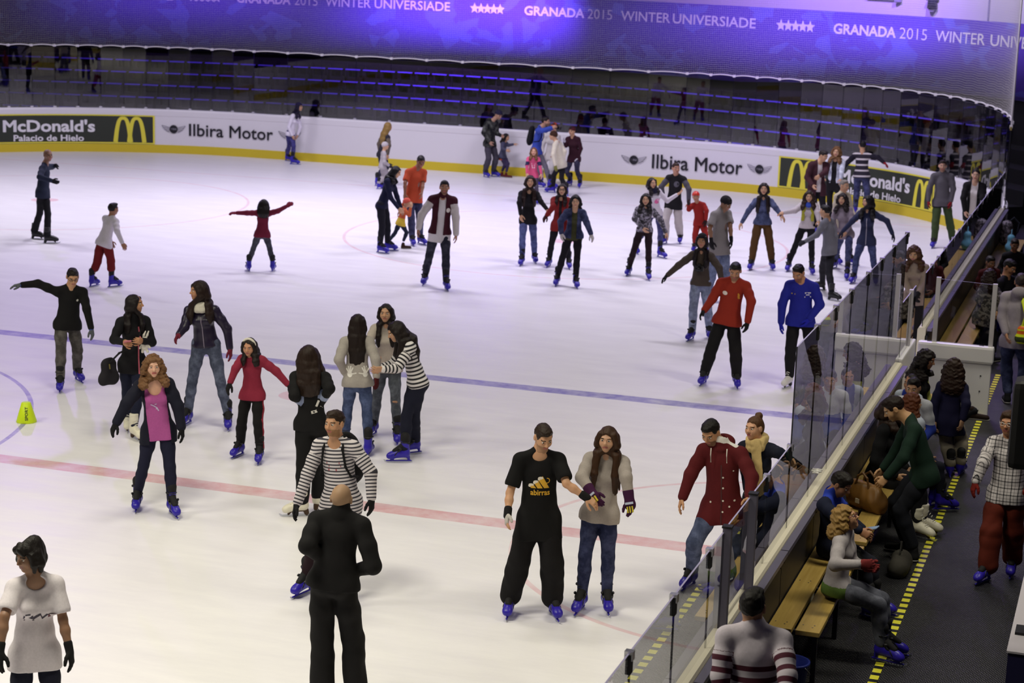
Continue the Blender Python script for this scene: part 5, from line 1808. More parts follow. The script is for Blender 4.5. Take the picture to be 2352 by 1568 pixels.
pose('camo',1.658,-.452,-.452,25,(-.662,-.243),0,-16.059,46.361,.889,-16.026,46.358,1.443,-15.849,46.397,1.615,-16.104,46.206,1.375,-15.957,46.51,1.371,-16.132,46.078,1.163,-15.973,46.109,.939,-15.911,46.501,1.122,-15.771,46.429,1.079,-16.093,46.29,.889,-16.024,46.433,.889,-16.018,46.212,.497,-16.121,46.26,.17,-15.893,46.422,.504,-15.97,46.472,.17,-16.121,46.26,0,-15.97,46.472,0)
pose('toddler',1.039,-.198,-.198,0,(-.408,.011),0,-15.754,46.518,.565,-15.708,46.523,.912,-15.662,46.523,1.039,-15.732,46.431,.871,-15.695,46.614,.867,-15.706,46.352,.761,-15.594,46.325,.732,-15.612,46.548,.835,-15.485,46.593,.862,-15.764,46.469,.565,-15.744,46.567,.565,-15.672,46.499,.329,-15.757,46.572,.17,-15.596,46.532,.361,-15.624,46.507,.17,-15.757,46.572,0,-15.624,46.507,0)
pose('bluejkt',1.689,.042,.042,0,(-.167,.252),0,-14.332,44.907,.943,-14.25,44.928,1.496,-14.122,44.96,1.642,-14.253,44.753,1.429,-14.268,45.097,1.423,-14.056,44.529,1.466,-13.85,44.6,1.545,-14.251,45.395,1.385,-14.059,45.462,1.466,-14.329,44.826,.943,-14.336,44.988,.943,-14.264,44.927,.527,-14.282,45.022,.17,-14.094,44.965,.543,-13.956,44.927,.17,-14.282,45.022,0,-13.956,44.927,0)
pose('pinkkid',1.228,-1.261,-1.261,0,(-1.47,-1.051),0,-13.477,42.035,.688,-13.467,42.017,1.085,-13.455,41.989,1.217,-13.574,41.985,1.034,-13.363,42.053,1.033,-13.574,41.882,.906,-13.562,41.863,.717,-13.293,41.971,.916,-13.247,41.961,.715,-13.534,42.017,.688,-13.421,42.053,.688,-13.551,41.968,.392,-13.584,42.056,.17,-13.356,41.971,.406,-13.358,42.018,.17,-13.584,42.056,0,-13.358,42.018,0)
pose('whitepants',1.6,-1.617,-1.617,0,(-1.827,-1.408),0,-14.257,45.89,.699,-14.223,45.883,1.265,-14.177,45.868,1.427,-14.39,45.891,1.204,-14.064,45.876,1.192,-14.475,45.884,.932,-14.415,45.697,.794,-14.012,45.862,.912,-14.089,45.682,.774,-14.334,45.893,.699,-14.181,45.886,.699,-14.448,45.638,.424,-14.466,45.851,.17,-14.151,45.647,.39,-14.172,45.895,.17,-14.466,45.851,0,-14.172,45.895,0)
pose('beanie',1.6,3.088,3.088,0,(-2.985,2.879),0,-13.365,43.929,.764,-13.494,43.896,1.278,-13.582,43.88,1.419,-13.485,43.738,1.206,-13.471,44.063,1.22,-13.485,43.621,.996,-13.42,43.61,.736,-13.32,43.998,1.045,-13.338,43.963,.793,-13.369,43.852,.764,-13.361,44.005,.764,-13.565,44.001,.459,-13.623,44.154,.17,-13.322,43.837,.412,-13.148,43.69,.17,-13.623,44.154,0,-13.148,43.69,0)
pose('maroonsw',1.58,-1.632,-1.807,0,(-1.842,-1.423),0,-13.547,45.606,.736,-13.596,45.572,1.253,-13.611,45.541,1.393,-13.731,45.586,1.179,-13.448,45.568,1.195,-13.726,45.45,1.038,-13.737,45.345,1.14,-13.376,45.565,.975,-13.424,45.524,.733,-13.623,45.611,.736,-13.471,45.602,.736,-13.688,45.475,.379,-13.656,45.725,.17,-13.388,45.354,.45,-13.342,45.516,.17,-13.656,45.725,-0,-13.342,45.516,0)
pose('boardgirl',1.539,-.086,-.086,0,(-.295,.124),0,-21.707,46.399,.808,-21.578,46.448,1.309,-21.49,46.473,1.503,-21.604,46.304,1.256,-21.584,46.58,1.237,-21.68,46.238,.966,-21.582,46.26,.745,-21.504,46.586,.941,-21.558,46.539,.744,-21.713,46.325,.808,-21.7,46.472,.808,-21.8,46.531,.447,-21.94,46.706,.17,-21.546,46.27,.469,-21.486,46.086,.17,-21.94,46.706,0,-21.486,46.086,0)
pose('longhair',1.602,-1.26,-1.26,0,(-1.469,-1.05),0,-10.885,33.75,.857,-10.871,33.733,1.386,-10.851,33.708,1.566,-11.01,33.691,1.321,-10.736,33.779,1.318,-11.001,33.551,1.173,-10.961,33.532,.952,-10.622,33.671,1.211,-10.476,33.62,1.077,-10.958,33.726,.857,-10.811,33.773,.857,-10.921,33.563,.502,-10.911,33.555,.17,-10.778,33.819,.469,-10.805,33.961,.17,-10.911,33.555,0,-10.805,33.961,0)
pose('redopen',1.503,-1.363,-1.363,0,(-1.573,-1.154),0,-10.218,33.633,.819,-10.206,33.616,1.321,-10.186,33.591,1.474,-10.34,33.59,1.259,-10.075,33.646,1.257,-10.307,33.459,1.158,-10.412,33.403,.996,-10.018,33.535,1.095,-9.989,33.511,.877,-10.288,33.618,.819,-10.147,33.647,.819,-10.344,33.549,.461,-10.397,33.634,.17,-10.056,33.572,.47,-10.025,33.636,.17,-10.397,33.634,0,-10.025,33.636,0)
pose('denim',1.551,-1.28,-1.28,0,(-1.49,-1.071),0,-9.404,31.801,.928,-9.391,31.784,1.374,-9.378,31.756,1.519,-9.526,31.746,1.31,-9.259,31.826,1.308,-9.59,31.599,1.17,-9.563,31.575,.964,-9.153,31.724,1.164,-9.064,31.72,.971,-9.475,31.78,.928,-9.332,31.822,.928,-9.577,31.755,.514,-9.672,31.806,.17,-9.309,31.742,.52,-9.319,31.74,.17,-9.672,31.806,-0,-9.319,31.74,0)
pose('varsity',1.802,-1.211,-1.211,0,(-1.42,-1.001),0,-11.471,30.617,.975,-11.424,30.614,1.598,-11.395,30.593,1.752,-11.602,30.55,1.53,-11.258,30.68,1.515,-11.749,30.454,1.269,-11.785,30.402,1.03,-11.199,30.66,1.238,-11.172,30.622,.943,-11.552,30.586,.975,-11.39,30.647,.975,-11.666,30.64,.533,-11.776,30.759,.17,-11.306,30.501,.555,-11.269,30.438,.17,-11.776,30.759,0,-11.269,30.438,0)
pose('orange',1.707,-.763,-1.025,25,(-.973,-.554),0,-13.632,34.839,.995,-13.574,34.842,1.513,-13.486,34.845,1.663,-13.702,34.716,1.45,-13.462,34.968,1.433,-13.701,34.574,1.256,-13.692,34.547,1.037,-13.435,34.842,1.22,-13.407,34.728,1.063,-13.689,34.78,.995,-13.576,34.899,.995,-13.624,34.747,.553,-13.615,34.778,.17,-13.509,34.904,.551,-13.514,34.953,.17,-13.615,34.778,0,-13.514,34.953,0)
pose('navylean',1.599,.039,.039,25,(-.17,.248),0,-13.822,33.699,.92,-13.678,33.751,1.435,-13.578,33.781,1.559,-13.689,33.601,1.377,-13.704,33.888,1.363,-13.607,33.592,1.085,-13.452,33.625,.887,-13.594,33.89,1.064,-13.505,33.894,.852,-13.819,33.623,.92,-13.825,33.776,.92,-13.764,33.577,.515,-13.789,33.545,.17,-13.76,33.842,.517,-13.776,33.886,.17,-13.789,33.545,0,-13.776,33.886,0)
pose('coralkid',.896,.73,.73,0,(.94,.521),0,-13.663,34.27,.508,-13.605,34.3,.783,-13.555,34.331,.901,-13.673,34.365,.75,-13.552,34.228,.744,-13.628,34.341,.868,-13.691,34.297,.739,-13.454,34.191,.69,-13.438,34.216,.818,-13.691,34.302,.508,-13.634,34.238,.508,-13.773,34.274,.3,-13.856,34.218,.17,-13.541,34.302,.319,-13.59,34.274,.17,-13.856,34.218,0,-13.59,34.274,0)
pose('blondback',1.484,.915,.915,0,(1.124,.705),0,-17.739,43.186,.778,-17.664,43.227,1.265,-17.615,43.264,1.448,-17.778,43.304,1.209,-17.568,43.14,1.198,-17.852,43.252,1.013,-17.812,43.24,.767,-17.5,43.051,1.015,-17.521,43.016,.798,-17.795,43.229,.778,-17.682,43.142,.778,-17.747,43.246,.418,-17.811,43.082,.17,-17.643,43.283,.445,-17.768,43.247,.17,-17.811,43.082,0,-17.768,43.247,0)
pose('snowkid',1.053,.564,.564,0,(.774,.355),0,-17.484,42.605,.554,-17.458,42.619,.903,-17.429,42.637,1.049,-17.519,42.708,.86,-17.404,42.526,.859,-17.549,42.744,.678,-17.423,42.77,.587,-17.385,42.485,.677,-17.307,42.588,.586,-17.511,42.647,.554,-17.457,42.562,.554,-17.442,42.63,.306,-17.528,42.514,.17,-17.371,42.672,.336,-17.478,42.679,.17,-17.528,42.514,0,-17.478,42.679,0)
pose('baseball',1.583,-1.598,-.987,0,(-1.807,-1.388),0,-9.033,37.639,.837,-8.997,37.63,1.401,-9.011,37.598,1.548,-9.163,37.635,1.341,-8.84,37.627,1.329,-9.293,37.58,1.155,-9.24,37.569,.969,-8.709,37.546,1.145,-8.694,37.514,.881,-9.109,37.641,.837,-8.957,37.637,.837,-9.141,37.459,.496,-9.133,37.497,.17,-8.911,37.627,.452,-8.898,37.793,.17,-9.133,37.497,0,-8.898,37.793,0)
pose('pinkwhite',1.461,-.799,-.799,0,(-1.009,-.59),0,-8.972,35.892,.863,-9.038,35.858,1.301,-9.05,35.828,1.434,-9.122,35.771,1.228,-8.935,35.954,1.253,-9.132,35.642,1.089,-9.093,35.628,.912,-8.763,35.974,1.09,-8.584,36.034,1.219,-9.023,35.843,.863,-8.922,35.941,.863,-9.193,35.898,.468,-9.366,36.002,.17,-8.827,35.802,.496,-8.803,35.725,.17,-9.366,36.002,0,-8.803,35.725,0)
pose('printgrey',1.466,-1.406,-1.406,0,(-1.615,-1.196),0,-8.52,33.346,.88,-8.521,33.325,1.302,-8.508,33.297,1.44,-8.651,33.306,1.24,-8.391,33.349,1.241,-8.672,33.177,1.09,-8.52,33.193,.929,-8.234,33.364,1.075,-8.124,33.358,.854,-8.59,33.334,.88,-8.451,33.357,.88,-8.709,33.374,.485,-8.805,33.476,.17,-8.397,33.225,.502,-8.373,33.18,.17,-8.805,33.476,0,-8.373,33.18,0)
pose('redsuit',1.109,-1.35,-1.35,0,(-1.56,-1.141),0,-8.276,36.829,.61,-8.343,36.794,.981,-8.376,36.756,1.108,-8.445,36.774,.922,-8.225,36.822,.948,-8.486,36.668,.858,-8.488,36.609,.958,-8.145,36.749,.846,-8.143,36.724,.663,-8.328,36.817,.61,-8.224,36.84,.61,-8.349,36.749,.348,-8.374,36.861,.17,-8.146,36.738,.37,-8.14,36.807,.17,-8.374,36.861,0,-8.14,36.807,0)
pose('beige',1.629,-1.601,-1.601,15,(-1.811,-1.392),0,-3.058,28.306,.979,-3.089,28.282,1.447,-3.114,28.249,1.592,-3.231,28.29,1.373,-2.938,28.281,1.384,-3.213,28.157,1.187,-3.071,28.094,.999,-2.925,28.143,1.214,-2.966,27.95,1.069,-3.136,28.308,.979,-2.98,28.303,.979,-3.166,28.261,.542,-3.178,28.294,.17,-2.993,28.266,.541,-3.013,28.309,.17,-3.178,28.294,0,-3.013,28.309,0)
pose('plaid',1.56,-1.779,-1.779,0,(-1.989,-1.57),.15,-.941,17.773,.995,-.951,17.753,1.514,-.979,17.723,1.664,-1.105,17.788,1.447,-.794,17.723,1.449,-1.169,17.646,1.282,-1.219,17.594,1.102,-.756,17.574,1.348,-.726,17.527,1.165,-1.014,17.788,.995,-.868,17.757,.995,-1.049,17.654,.639,-1.052,17.611,.32,-.86,17.81,.617,-.849,17.934,.32,-1.052,17.611,.15,-.849,17.934,.15)
pose('hoodvest',1.74,1.624,1.624,0,(1.834,1.415),.15,-1.397,25.272,1.007,-1.394,25.289,1.635,-1.39,25.319,1.765,-1.571,25.278,1.562,-1.217,25.296,1.561,-1.588,25.227,1.289,-1.517,25.116,1.111,-1.14,25.258,1.324,-1.15,25.139,1.141,-1.48,25.267,1.007,-1.314,25.276,1.007,-1.5,25.473,.634,-1.443,25.293,.32,-1.263,25.455,.623,-1.256,25.249,.32,-1.443,25.293,.15,-1.256,25.249,.15)
pose('furcoat',1.28,1.118,1.118,0,(1.327,.908),.15,-2.023,27.876,.842,-1.955,27.898,1.268,-1.968,27.923,1.404,-2.066,27.946,1.223,-1.861,27.844,1.207,-2.097,27.843,1.068,-2.028,27.82,.909,-1.786,27.738,1.112,-1.806,27.707,.948,-2.079,27.903,.842,-1.968,27.849,.842,-2.055,27.988,.541,-2.095,27.871,.32,-1.849,27.942,.568,-1.835,27.889,.32,-2.095,27.871,.15,-1.835,27.889,.15)
pose('curlykid',1.36,1.616,1.616,0,(1.826,1.407),.15,-1.824,21.264,.799,-1.813,21.285,1.228,-1.82,21.315,1.38,-1.937,21.277,1.173,-1.692,21.288,1.169,-1.993,21.224,.966,-1.968,21.184,.786,-1.642,21.174,1.015,-1.663,21.133,.847,-1.889,21.261,.799,-1.759,21.267,.799,-1.847,21.406,.502,-1.766,21.219,.32,-1.69,21.475,.548,-1.662,21.327,.32,-1.766,21.219,.15,-1.662,21.327,.15)
pose('green',1.74,-2.865,-2.865,35,(3.069,3.069),.15,-1.733,18.081,1.01,-1.913,18.059,1.519,-2.068,18.038,1.617,-1.935,18.233,1.445,-1.842,17.891,1.455,-2.037,18.197,1.155,-2.144,18.138,.982,-1.912,17.699,1.223,-2.046,17.634,1.04,-1.756,18.162,1.01,-1.711,18.001,1.01,-2.007,18.155,.666,-1.894,18.195,.32,-1.925,17.894,.657,-1.791,17.945,.32,-1.894,18.195,.15,-1.791,17.945,.15)
pose('bench57',1.5,-.039,-.039,-25,(-.249,.17),.15,-2.118,15.214,.735,-2.072,15.203,1.204,-2.066,15.198,1.314,-2.083,15.069,1.14,-2.072,15.339,1.143,-2.079,14.829,1.023,-1.888,14.861,1.045,-2.018,15.388,.886,-1.872,15.313,.89,-2.121,15.142,.735,-2.115,15.286,.735,-1.746,15.127,.63,-1.696,15.125,.32,-1.74,15.271,.63,-1.69,15.269,.32,-1.696,15.125,.15,-1.69,15.269,.15)
pose('bench58',1.45,-.297,-.297,30,(-.507,-.088),.15,-2.328,16.33,.735,-2.361,16.283,1.192,-2.276,16.282,1.298,-2.4,16.148,1.122,-2.314,16.43,1.143,-2.265,16.039,1.068,-2.053,16.037,.97,-2.218,16.31,.999,-2.064,16.301,.906,-2.349,16.264,.735,-2.308,16.397,.735,-2.002,16.157,.616,-1.954,16.143,.32,-1.961,16.29,.616,-1.914,16.276,.32,-1.954,16.143,.15,-1.914,16.276,.15)
pose('bench62',1.28,-1.988,-1.988,0,(-2.197,-1.778),.15,-2.233,21.114,.735,-2.262,21.013,1.117,-2.244,20.989,1.235,-2.364,21.073,1.068,-2.152,20.981,1.063,-2.403,21.141,.854,-2.412,20.985,.744,-2.089,21.005,.845,-2.199,20.893,.735,-2.289,21.139,.735,-2.177,21.089,.735,-2.419,20.846,.568,-2.439,20.8,.32,-2.306,20.796,.568,-2.327,20.751,.32,-2.439,20.8,.15,-2.327,20.751,.15)
pose('bench63',1.5,-1.728,-1.728,10,(-1.937,-1.518),.15,-2.144,20.475,.735,-2.138,20.379,1.198,-2.144,20.349,1.327,-2.29,20.415,1.141,-1.988,20.369,1.133,-2.359,20.465,.888,-2.322,20.285,.758,-1.928,20.399,.874,-2.019,20.239,.745,-2.215,20.487,.735,-2.073,20.464,.735,-2.274,20.116,.63,-2.281,20.067,.32,-2.131,20.094,.63,-2.139,20.044,.32,-2.281,20.067,.15,-2.139,20.044,.15)
pose('bench64',1.5,.628,.628,0,(.838,.419),.15,-2.106,19.628,.735,-2.045,19.685,1.179,-2.07,19.698,1.301,-2.133,19.786,1.116,-1.974,19.568,1.119,-2.197,19.814,.858,-2.019,19.863,.729,-1.96,19.491,.864,-1.859,19.644,.735,-2.148,19.687,.735,-2.064,19.57,.735,-1.845,19.907,.63,-1.805,19.936,.32,-1.76,19.791,.63,-1.72,19.82,.32,-1.805,19.936,.15,-1.72,19.82,.15)
pose('bench61',1.62,-.25,-.25,15,(-.459,-.04),.15,-2.217,21.78,.735,-2.248,21.743,1.186,-2.166,21.74,1.366,-2.279,21.607,1.11,-2.207,21.889,1.127,-2.263,21.558,.827,-2.066,21.58,.687,-2.159,21.975,.856,-1.996,21.861,.716,-2.237,21.705,.735,-2.198,21.855,.735,-1.844,21.605,.664,-1.796,21.592,.32,-1.803,21.754,.676,-1.6,21.774,.806,-1.796,21.592,.15,-1.6,21.774,.706)
pose('bench66',1.65,-.232,-.232,25,(-.442,-.023),.15,-2.273,18.944,.735,-2.201,18.918,1.263,-2.221,18.905,1.379,-2.244,18.777,1.193,-2.176,19.066,1.196,-2.286,18.718,.909,-2.085,18.743,.767,-2.184,19.146,.914,-2.016,19.033,.772,-2.291,18.867,.735,-2.254,19.021,.735,-1.889,18.772,.672,-1.841,18.76,.32,-1.853,18.926,.672,-1.804,18.915,.32,-1.841,18.76,.15,-1.804,18.915,.15)
pose('bench71',1.7,-.462,-.462,25,(-.672,-.253),.15,-1.82,28.998,.735,-1.817,28.948,1.24,-1.773,28.936,1.4,-1.895,28.8,1.16,-1.74,29.11,1.178,-1.917,28.756,.862,-1.71,28.735,.715,-1.697,29.196,.891,-1.554,29.044,.745,-1.857,28.925,.735,-1.784,29.071,.735,-1.476,28.735,.686,-1.432,28.713,.32,-1.404,28.882,.686,-1.359,28.859,.32,-1.432,28.713,.15,-1.359,28.859,.15)
pose('bench72',1.3,-.976,-.976,15,(-1.186,-.767),.15,-2.186,30.418,.735,-2.156,30.334,1.121,-2.153,30.308,1.236,-2.27,30.272,1.063,-2.049,30.419,1.072,-2.329,30.279,.84,-2.199,30.187,.728,-2.014,30.488,.854,-1.977,30.333,.742,-2.237,30.383,.735,-2.134,30.453,.735,-2.055,30.114,.574,-2.027,30.073,.32,-1.952,30.184,.574,-1.924,30.143,.32,-2.027,30.073,.15,-1.924,30.143,.15)
pose('bench73',1.3,-1.337,-1.337,20,(-1.546,-1.127),.15,-1.955,32.619,.735,-1.95,32.521,1.092,-1.939,32.492,1.237,-2.08,32.506,1.036,-1.822,32.565,1.043,-2.137,32.542,.814,-2.047,32.41,.702,-1.768,32.627,.827,-1.788,32.469,.715,-2.016,32.605,.735,-1.895,32.634,.735,-1.941,32.289,.574,-1.929,32.24,.32,-1.819,32.318,.574,-1.808,32.269,.32,-1.929,32.24,.15,-1.808,32.269,.15)
pose('fgman',1.74,1.718,1.491,0,(1.927,1.508),.15,-2.036,11.28,1.15,-2.061,11.295,1.695,-2.083,11.321,1.821,-2.233,11.267,1.618,-1.882,11.319,1.627,-2.236,11.174,1.387,-2.182,11.105,1.194,-1.809,11.15,1.462,-1.785,11,1.299,-2.119,11.267,1.15,-1.954,11.292,1.15,-2.175,11.297,.704,-2.202,11.249,.32,-1.95,11.335,.704,-1.946,11.296,.32,-2.202,11.249,.15,-1.946,11.296,.15)
# ------------------------------------------------------------------ outfits
PEOPLE = {}
def as_list(x): return x if isinstance(x, list) else [x]
def mat_of(c, kind='cloth'):
    return c if not isinstance(c, str) else cloth(c, kind)
def arms_region(p, r, idx):
    idx[r['arm']] = 1
    return idx
def make(pid, label, g, lod, top, bot, hair=None, sk='rental', gl=None, group=None, **o):
    o.update(g=g, lod=lod, gl=gl)
    if hair: o.setdefault('hc', hair[1])
    p = Person(DATA[pid], o)
    tag(p.root, label, 'person', group or ('people on the walkway' if DATA[pid]['z'] > 0 else 'skaters on the ice'))
    p.body()
    p.tops = []
    for t in as_list(top):
        t = dict(t)
        c = t.pop('c'); kind = t.pop('kind', 'cloth'); nm = t.pop('n', 'sweater'); alt = t.pop('alt', None)
        mats = [mat_of(c, kind)] + [mat_of(a) for a in (as_list(alt) if alt else [])]
        if alt and 'region' not in t: t['region'] = arms_region
        p.tops.append(p.top(nm, mats, seed=sum(map(ord, pid)) % 50, **t))
    for b in as_list(bot):
        b = dict(b)
        c = b.pop('c'); kind = b.pop('kind', 'cloth'); nm = b.pop('n', 'trousers'); alt = b.pop('alt', None)
        if nm == 'skirt': p.skirt(nm, mat_of(c, kind), **b); continue
        p.trousers(nm, [mat_of(c, kind)] + [mat_of(a) for a in (as_list(alt) if alt else [])], seed=sum(map(ord, pid)) % 40, **b)
    if hair: p.hair(hair[0], hair[1], **(hair[2] if len(hair) > 2 else {}))
    if gl: p.glove(cloth(as_list(gl)[0]), cloth(gl[1]) if isinstance(gl, list) else None)
    if sk: p.feet(sk)
    PEOPLE[pid] = p
    return p
J = 'denim'
DK, BR = '#17110f', '#2a1b14'
WS = lambda per=.034, duty=.4, a='#e6e2e4', b='#1e1c26', ph=0: striped(a, b, per, duty, ph)

# -- far and middle of the rink, left to right
make('backman', 'person with bald head in dark blue jacket gliding at far left, hands held forward', 'm', 2, dict(c='#1d2436', n='jacket', loose=.012, hem=.14), dict(c='#141418', flare=.02), None, 'figure_black', '#141416', skin='#8b6750', shaved='#7a5a47')
make('whiteboy', 'child in white long-sleeved shirt and dark red knee-length trousers seen from behind', 'm', 1, dict(c='#cfc9d2', n='shirt', loose=.012, hem=.10), dict(c='#6e1a1e', cut=.42, loose=.02), ('short', '#14100f'), 'rental', None, skin='#9a6f55', bare_legs=True)
make('redgirl', 'child in dark red sweater with both arms stretched out, seen from behind', 'f', 1, dict(c='#6e1c34', loose=.012, hem=.10), dict(c='#33343d', kind=J), ('long', '#15100f', dict(length=.16, front=False, vol=.012)), 'rental', '#7c2238')
make('boardgirl', 'person in white top and blue jeans skating along the far boards left of centre', 'f', 2, dict(c='#e6e1ee', n='shirt', hem=.1), dict(c='#33306a', kind=J), ('long', '#16112a', dict(length=.15)), 'rental').cap('beanie', '#241f44')
make('blondback', 'person with long blond hair and dark vest by the far boards, seen from behind', 'f', 2, dict(c='#26242e', n='vest', loose=.01, alt='#5b5148'), dict(c='#2b2940'), ('long', '#7d6334', dict(length=.30, front=False, vol=.01)), 'rental')
make('snowkid', 'child in pale grey hooded snowsuit standing beside the long blond hair', 'f', 2, dict(c='#a9a3a6', n='snowsuit', loose=.02), dict(c='#a39ca0', loose=.02), None, 'rental', '#24222c').cap('hood', '#b4aeb0', low=.02)
make('camo', 'person in camouflage jacket bending toward a small child by the far boards', 'm', 2, dict(c='#5a5c58', kind='camo', n='jacket', loose=.02, hood=True), dict(c='#46424e', loose=.015), None, 'rental', None, skin='#b08a72').cap('beanie', '#23213a')
p = make('toddler', 'toddler in orange skirt holding a hand against the far boards', 'f', 2, dict(c='#4a4b62', n='jacket', loose=.012), [dict(c='#39314f'), dict(c='#c0532c', n='skirt', length=.20, flare=.03)], ('curly', '#1a1311', dict(length=.03, vol=.015, front=False)), 'shoe:#5a1c22')
make('bluejkt', 'person in bright blue jacket aiming a camera by the far boards', 'm', 2, dict(c='#3a4fae', n='jacket', loose=.018), dict(c='#6a6672'), ('short', '#1c1512'), 'rental', None, beard='#7d6050', skin='#b98f74')
make('whitepants', 'person in pale jacket and white trousers half hidden in the group by the far boards', 'f', 2, dict(c='#cfcac6', n='jacket', loose=.012), dict(c='#d6d2cf'), ('short', BR), 'rental').cap('cap', '#b8492c', brim=True)
make('beanie', 'person in cream sweater and brown beanie leaning forward by the far boards', 'f', 2, dict(c='#d9d2bd', loose=.014, hem=.12), dict(c='#18161c'), None, 'rental', '#7a7a3c').cap('beanie', '#3a2418', low=.03)
make('maroonsw', 'person in dark maroon sweater and white mitten at right of the far group', 'f', 2, dict(c='#341521', loose=.012, hem=.12), dict(c='#25233a', kind=J), ('short', '#221512'), 'rental', '#d8d4da').cap('hat', '#4a1820')
pk = make('pinkkid', 'child in bright pink shirt facing the camera in front of the far group', 'f', 2, dict(c='#d2567e', n='shirt', hem=.12, alt='#262347', region=lambda p, r, i: np.where(r['arm'] & (r['along'] > .09) & (r['along'] < .17), 1, i)), dict(c='#4b4456'), ('long', '#6d4a30', dict(length=.12)), 'rental', None, skin='#c99c80')
pk.chest_art(pk.tops[0], merge([poly_strip([(-.04, .05), (.05, .05)], .03), poly_strip([(-.03, .0), (.04, .01)], .04), poly_strip([(-.02, -.04), (.04, -.04)], .025)]), plain('white_shirt_print', '#f2e4ea', .7), 'shirt_print', (0, .20))
# couple with the small child
make('navylean', 'person in dark navy top and leggings bending over a small child', 'f', 2, dict(c='#151833', hem=.06), dict(c='#14141f', t=.012), ('long', '#120f12', dict(length=.12, front=True)), 'rental')
make('orange', 'person in orange T-shirt and jeans looking down at a small child', 'm', 2, dict(c='#b84a2c', n='t_shirt', sleeve='short', loose=.012, hem=.14), dict(c='#2c2f4c', kind=J, loose=.01), ('short', '#0f0c0b'), 'rental', None, skin='#8a5e48')
make('coralkid', 'small child with coral hat held between two adults', 'm', 2, dict(c='#c0603a', n='jacket', loose=.012, alt='#d3b23a', region=lambda p, r, i: np.where(r['v'] < .10, 1, i)), dict(c='#23283a'), None, 'shoe:#3a241c').cap('hat', '#cf5a4c')
v = make('varsity', 'person in maroon varsity jacket with white sleeves over a white T-shirt', 'm', 1, [dict(c='#cfc9cc', n='t_shirt', t=.008, hem=.17, sleeve='none', wr=.002), dict(c='#3c0f1e', n='jacket', t=.022, hem=.03, loose=.012, open_w=.055, alt='#c4bcba', collar=.02)], dict(c='#1a1b2a', kind=J, loose=.004), ('short', '#0f0c0c'), 'rental', None, beard='#7a5743', skin='#a3775c')
v.chest_art(v.tops[1], disc(0, 0, .035, .04, 14), plain('cream_patch', '#d9cfc8', .7), 'patch', (.11, .40))
make('longhair', 'person with very long brown hair, black top and blue jeans, holding a friend\'s hand', 'f', 1, dict(c='#17151a', hem=.10), dict(c='#454c78', kind=J), ('long', '#261714', dict(length=.36, vol=.008)), 'rental')
rn = make('redopen', 'person with glasses and open red jacket between two friends', 'f', 1, [dict(c='#23191e', n='shirt', t=.007, sleeve='none', wr=0), dict(c='#7c1f1f', n='jacket', t=.018, open_w=.03, hem=.14, loose=.008)], dict(c='#16141c'), ('long', '#1f1413', dict(length=.24)), 'rental', '#3a1418'); rn.glasses()
make('denim', 'person in dark denim jacket over olive shirt with pale gloves, front of three friends', 'f', 1, [dict(c='#3c3c22', n='shirt', t=.007, sleeve='none', wr=0), dict(c='#252b4a', n='denim_jacket', kind=J, t=.018, open_w=.05, hem=.06, loose=.008)], dict(c='#15131a'), ('long', '#120e10', dict(length=.20, front=False, vol=.012)), 'rental', '#b9b2b0')
bb = make('baseball', 'person in black and grey baseball shirt and white trousers beside a sign on the boards', 'm', 1, dict(c='#19181c', alt='#4d4b55', loose=.014, hem=.13), dict(c='#b9b2b0', loose=.02), ('short', '#33241c'), 'rental', None, skin='#b98a70')
bb.chest_art(bb.tops[0], disc(0, 0, .055, .06, 10), plain('grey_print_2', '#5d5b66', .7), 'shirt_print', (.04, .40))
pw = make('pinkwhite', 'person in white top and dark neck warmer reaching an arm out to the right', 'f', 1, dict(c='#cfc8d0', hem=.1), dict(c='#35365e', kind=J), ('long', '#1c1316', dict(length=.15)), 'rental'); pw.scarf('#1d1a2e', False, .036)
pw.chest_art(pw.tops[0], disc(0, 0, .06, .05, 12), plain('pink_print', '#d8679a', .7), 'shirt_print', (.02, .22))
pg = make('printgrey', 'person in grey patterned sweater and ripped dark maroon trousers', 'f', 1, dict(c='#8d8894', kind='print', loose=.014, hem=.04), dict(c='#221318'), ('long', '#15100f', dict(length=.16, vol=.006)), 'rental')
make('redsuit', 'child in red outfit and red helmet behind the skaters, right of centre', 'm', 1, dict(c='#8f211c', n='tracksuit_top', loose=.015), dict(c='#8f211c', loose=.015), None, 'rental', '#2a1616', skin='#b08468').cap('helmet', '#c0311f', low=.05, helmet=True)
make('capman', 'person in grey T-shirt and dark cap looking down, half hidden behind others', 'm', 1, dict(c='#85807f', n='t_shirt', sleeve='short', loose=.03, hem=.17), dict(c='#5b6480', kind=J, loose=.012), ('short', '#15110f'), 'rental', '#18161a', skin='#8d684f').cap('cap', '#1a181c', low=.04)
cg = make('camgirl', 'person in taupe sweater with one arm out and a dark camera on the chest', 'f', 1, dict(c='#4a403b', loose=.012, hem=.04), dict(c='#6d7590', kind=J, loose=.008), ('long', '#160e12', dict(length=.30, front=True)), 'rental', '#1b191c', skin='#b08368')
cg.cap('beanie', '#1a151c', low=.06)
make('mustard', 'person in denim jacket and mustard brown trousers with arms held low', 'f', 1, dict(c='#39405e', kind=J, n='denim_jacket', hem=.05, loose=.008), dict(c='#54391c', loose=.014), ('long', '#1d1311', dict(length=.36, vol=.006)), 'rental')
ys = make('yellowscarf', 'person in white top with yellow and blue scarf holding a friend by the hand', 'f', 1, dict(c='#bdb4b6', loose=.012, hem=.04), dict(c='#141318'), ('long', '#2a1b14', dict(length=.18, vol=.012)), 'rental'); ys.scarf('#3b55b8', False, .032)
bn = ys.neck
b_ = Solid()
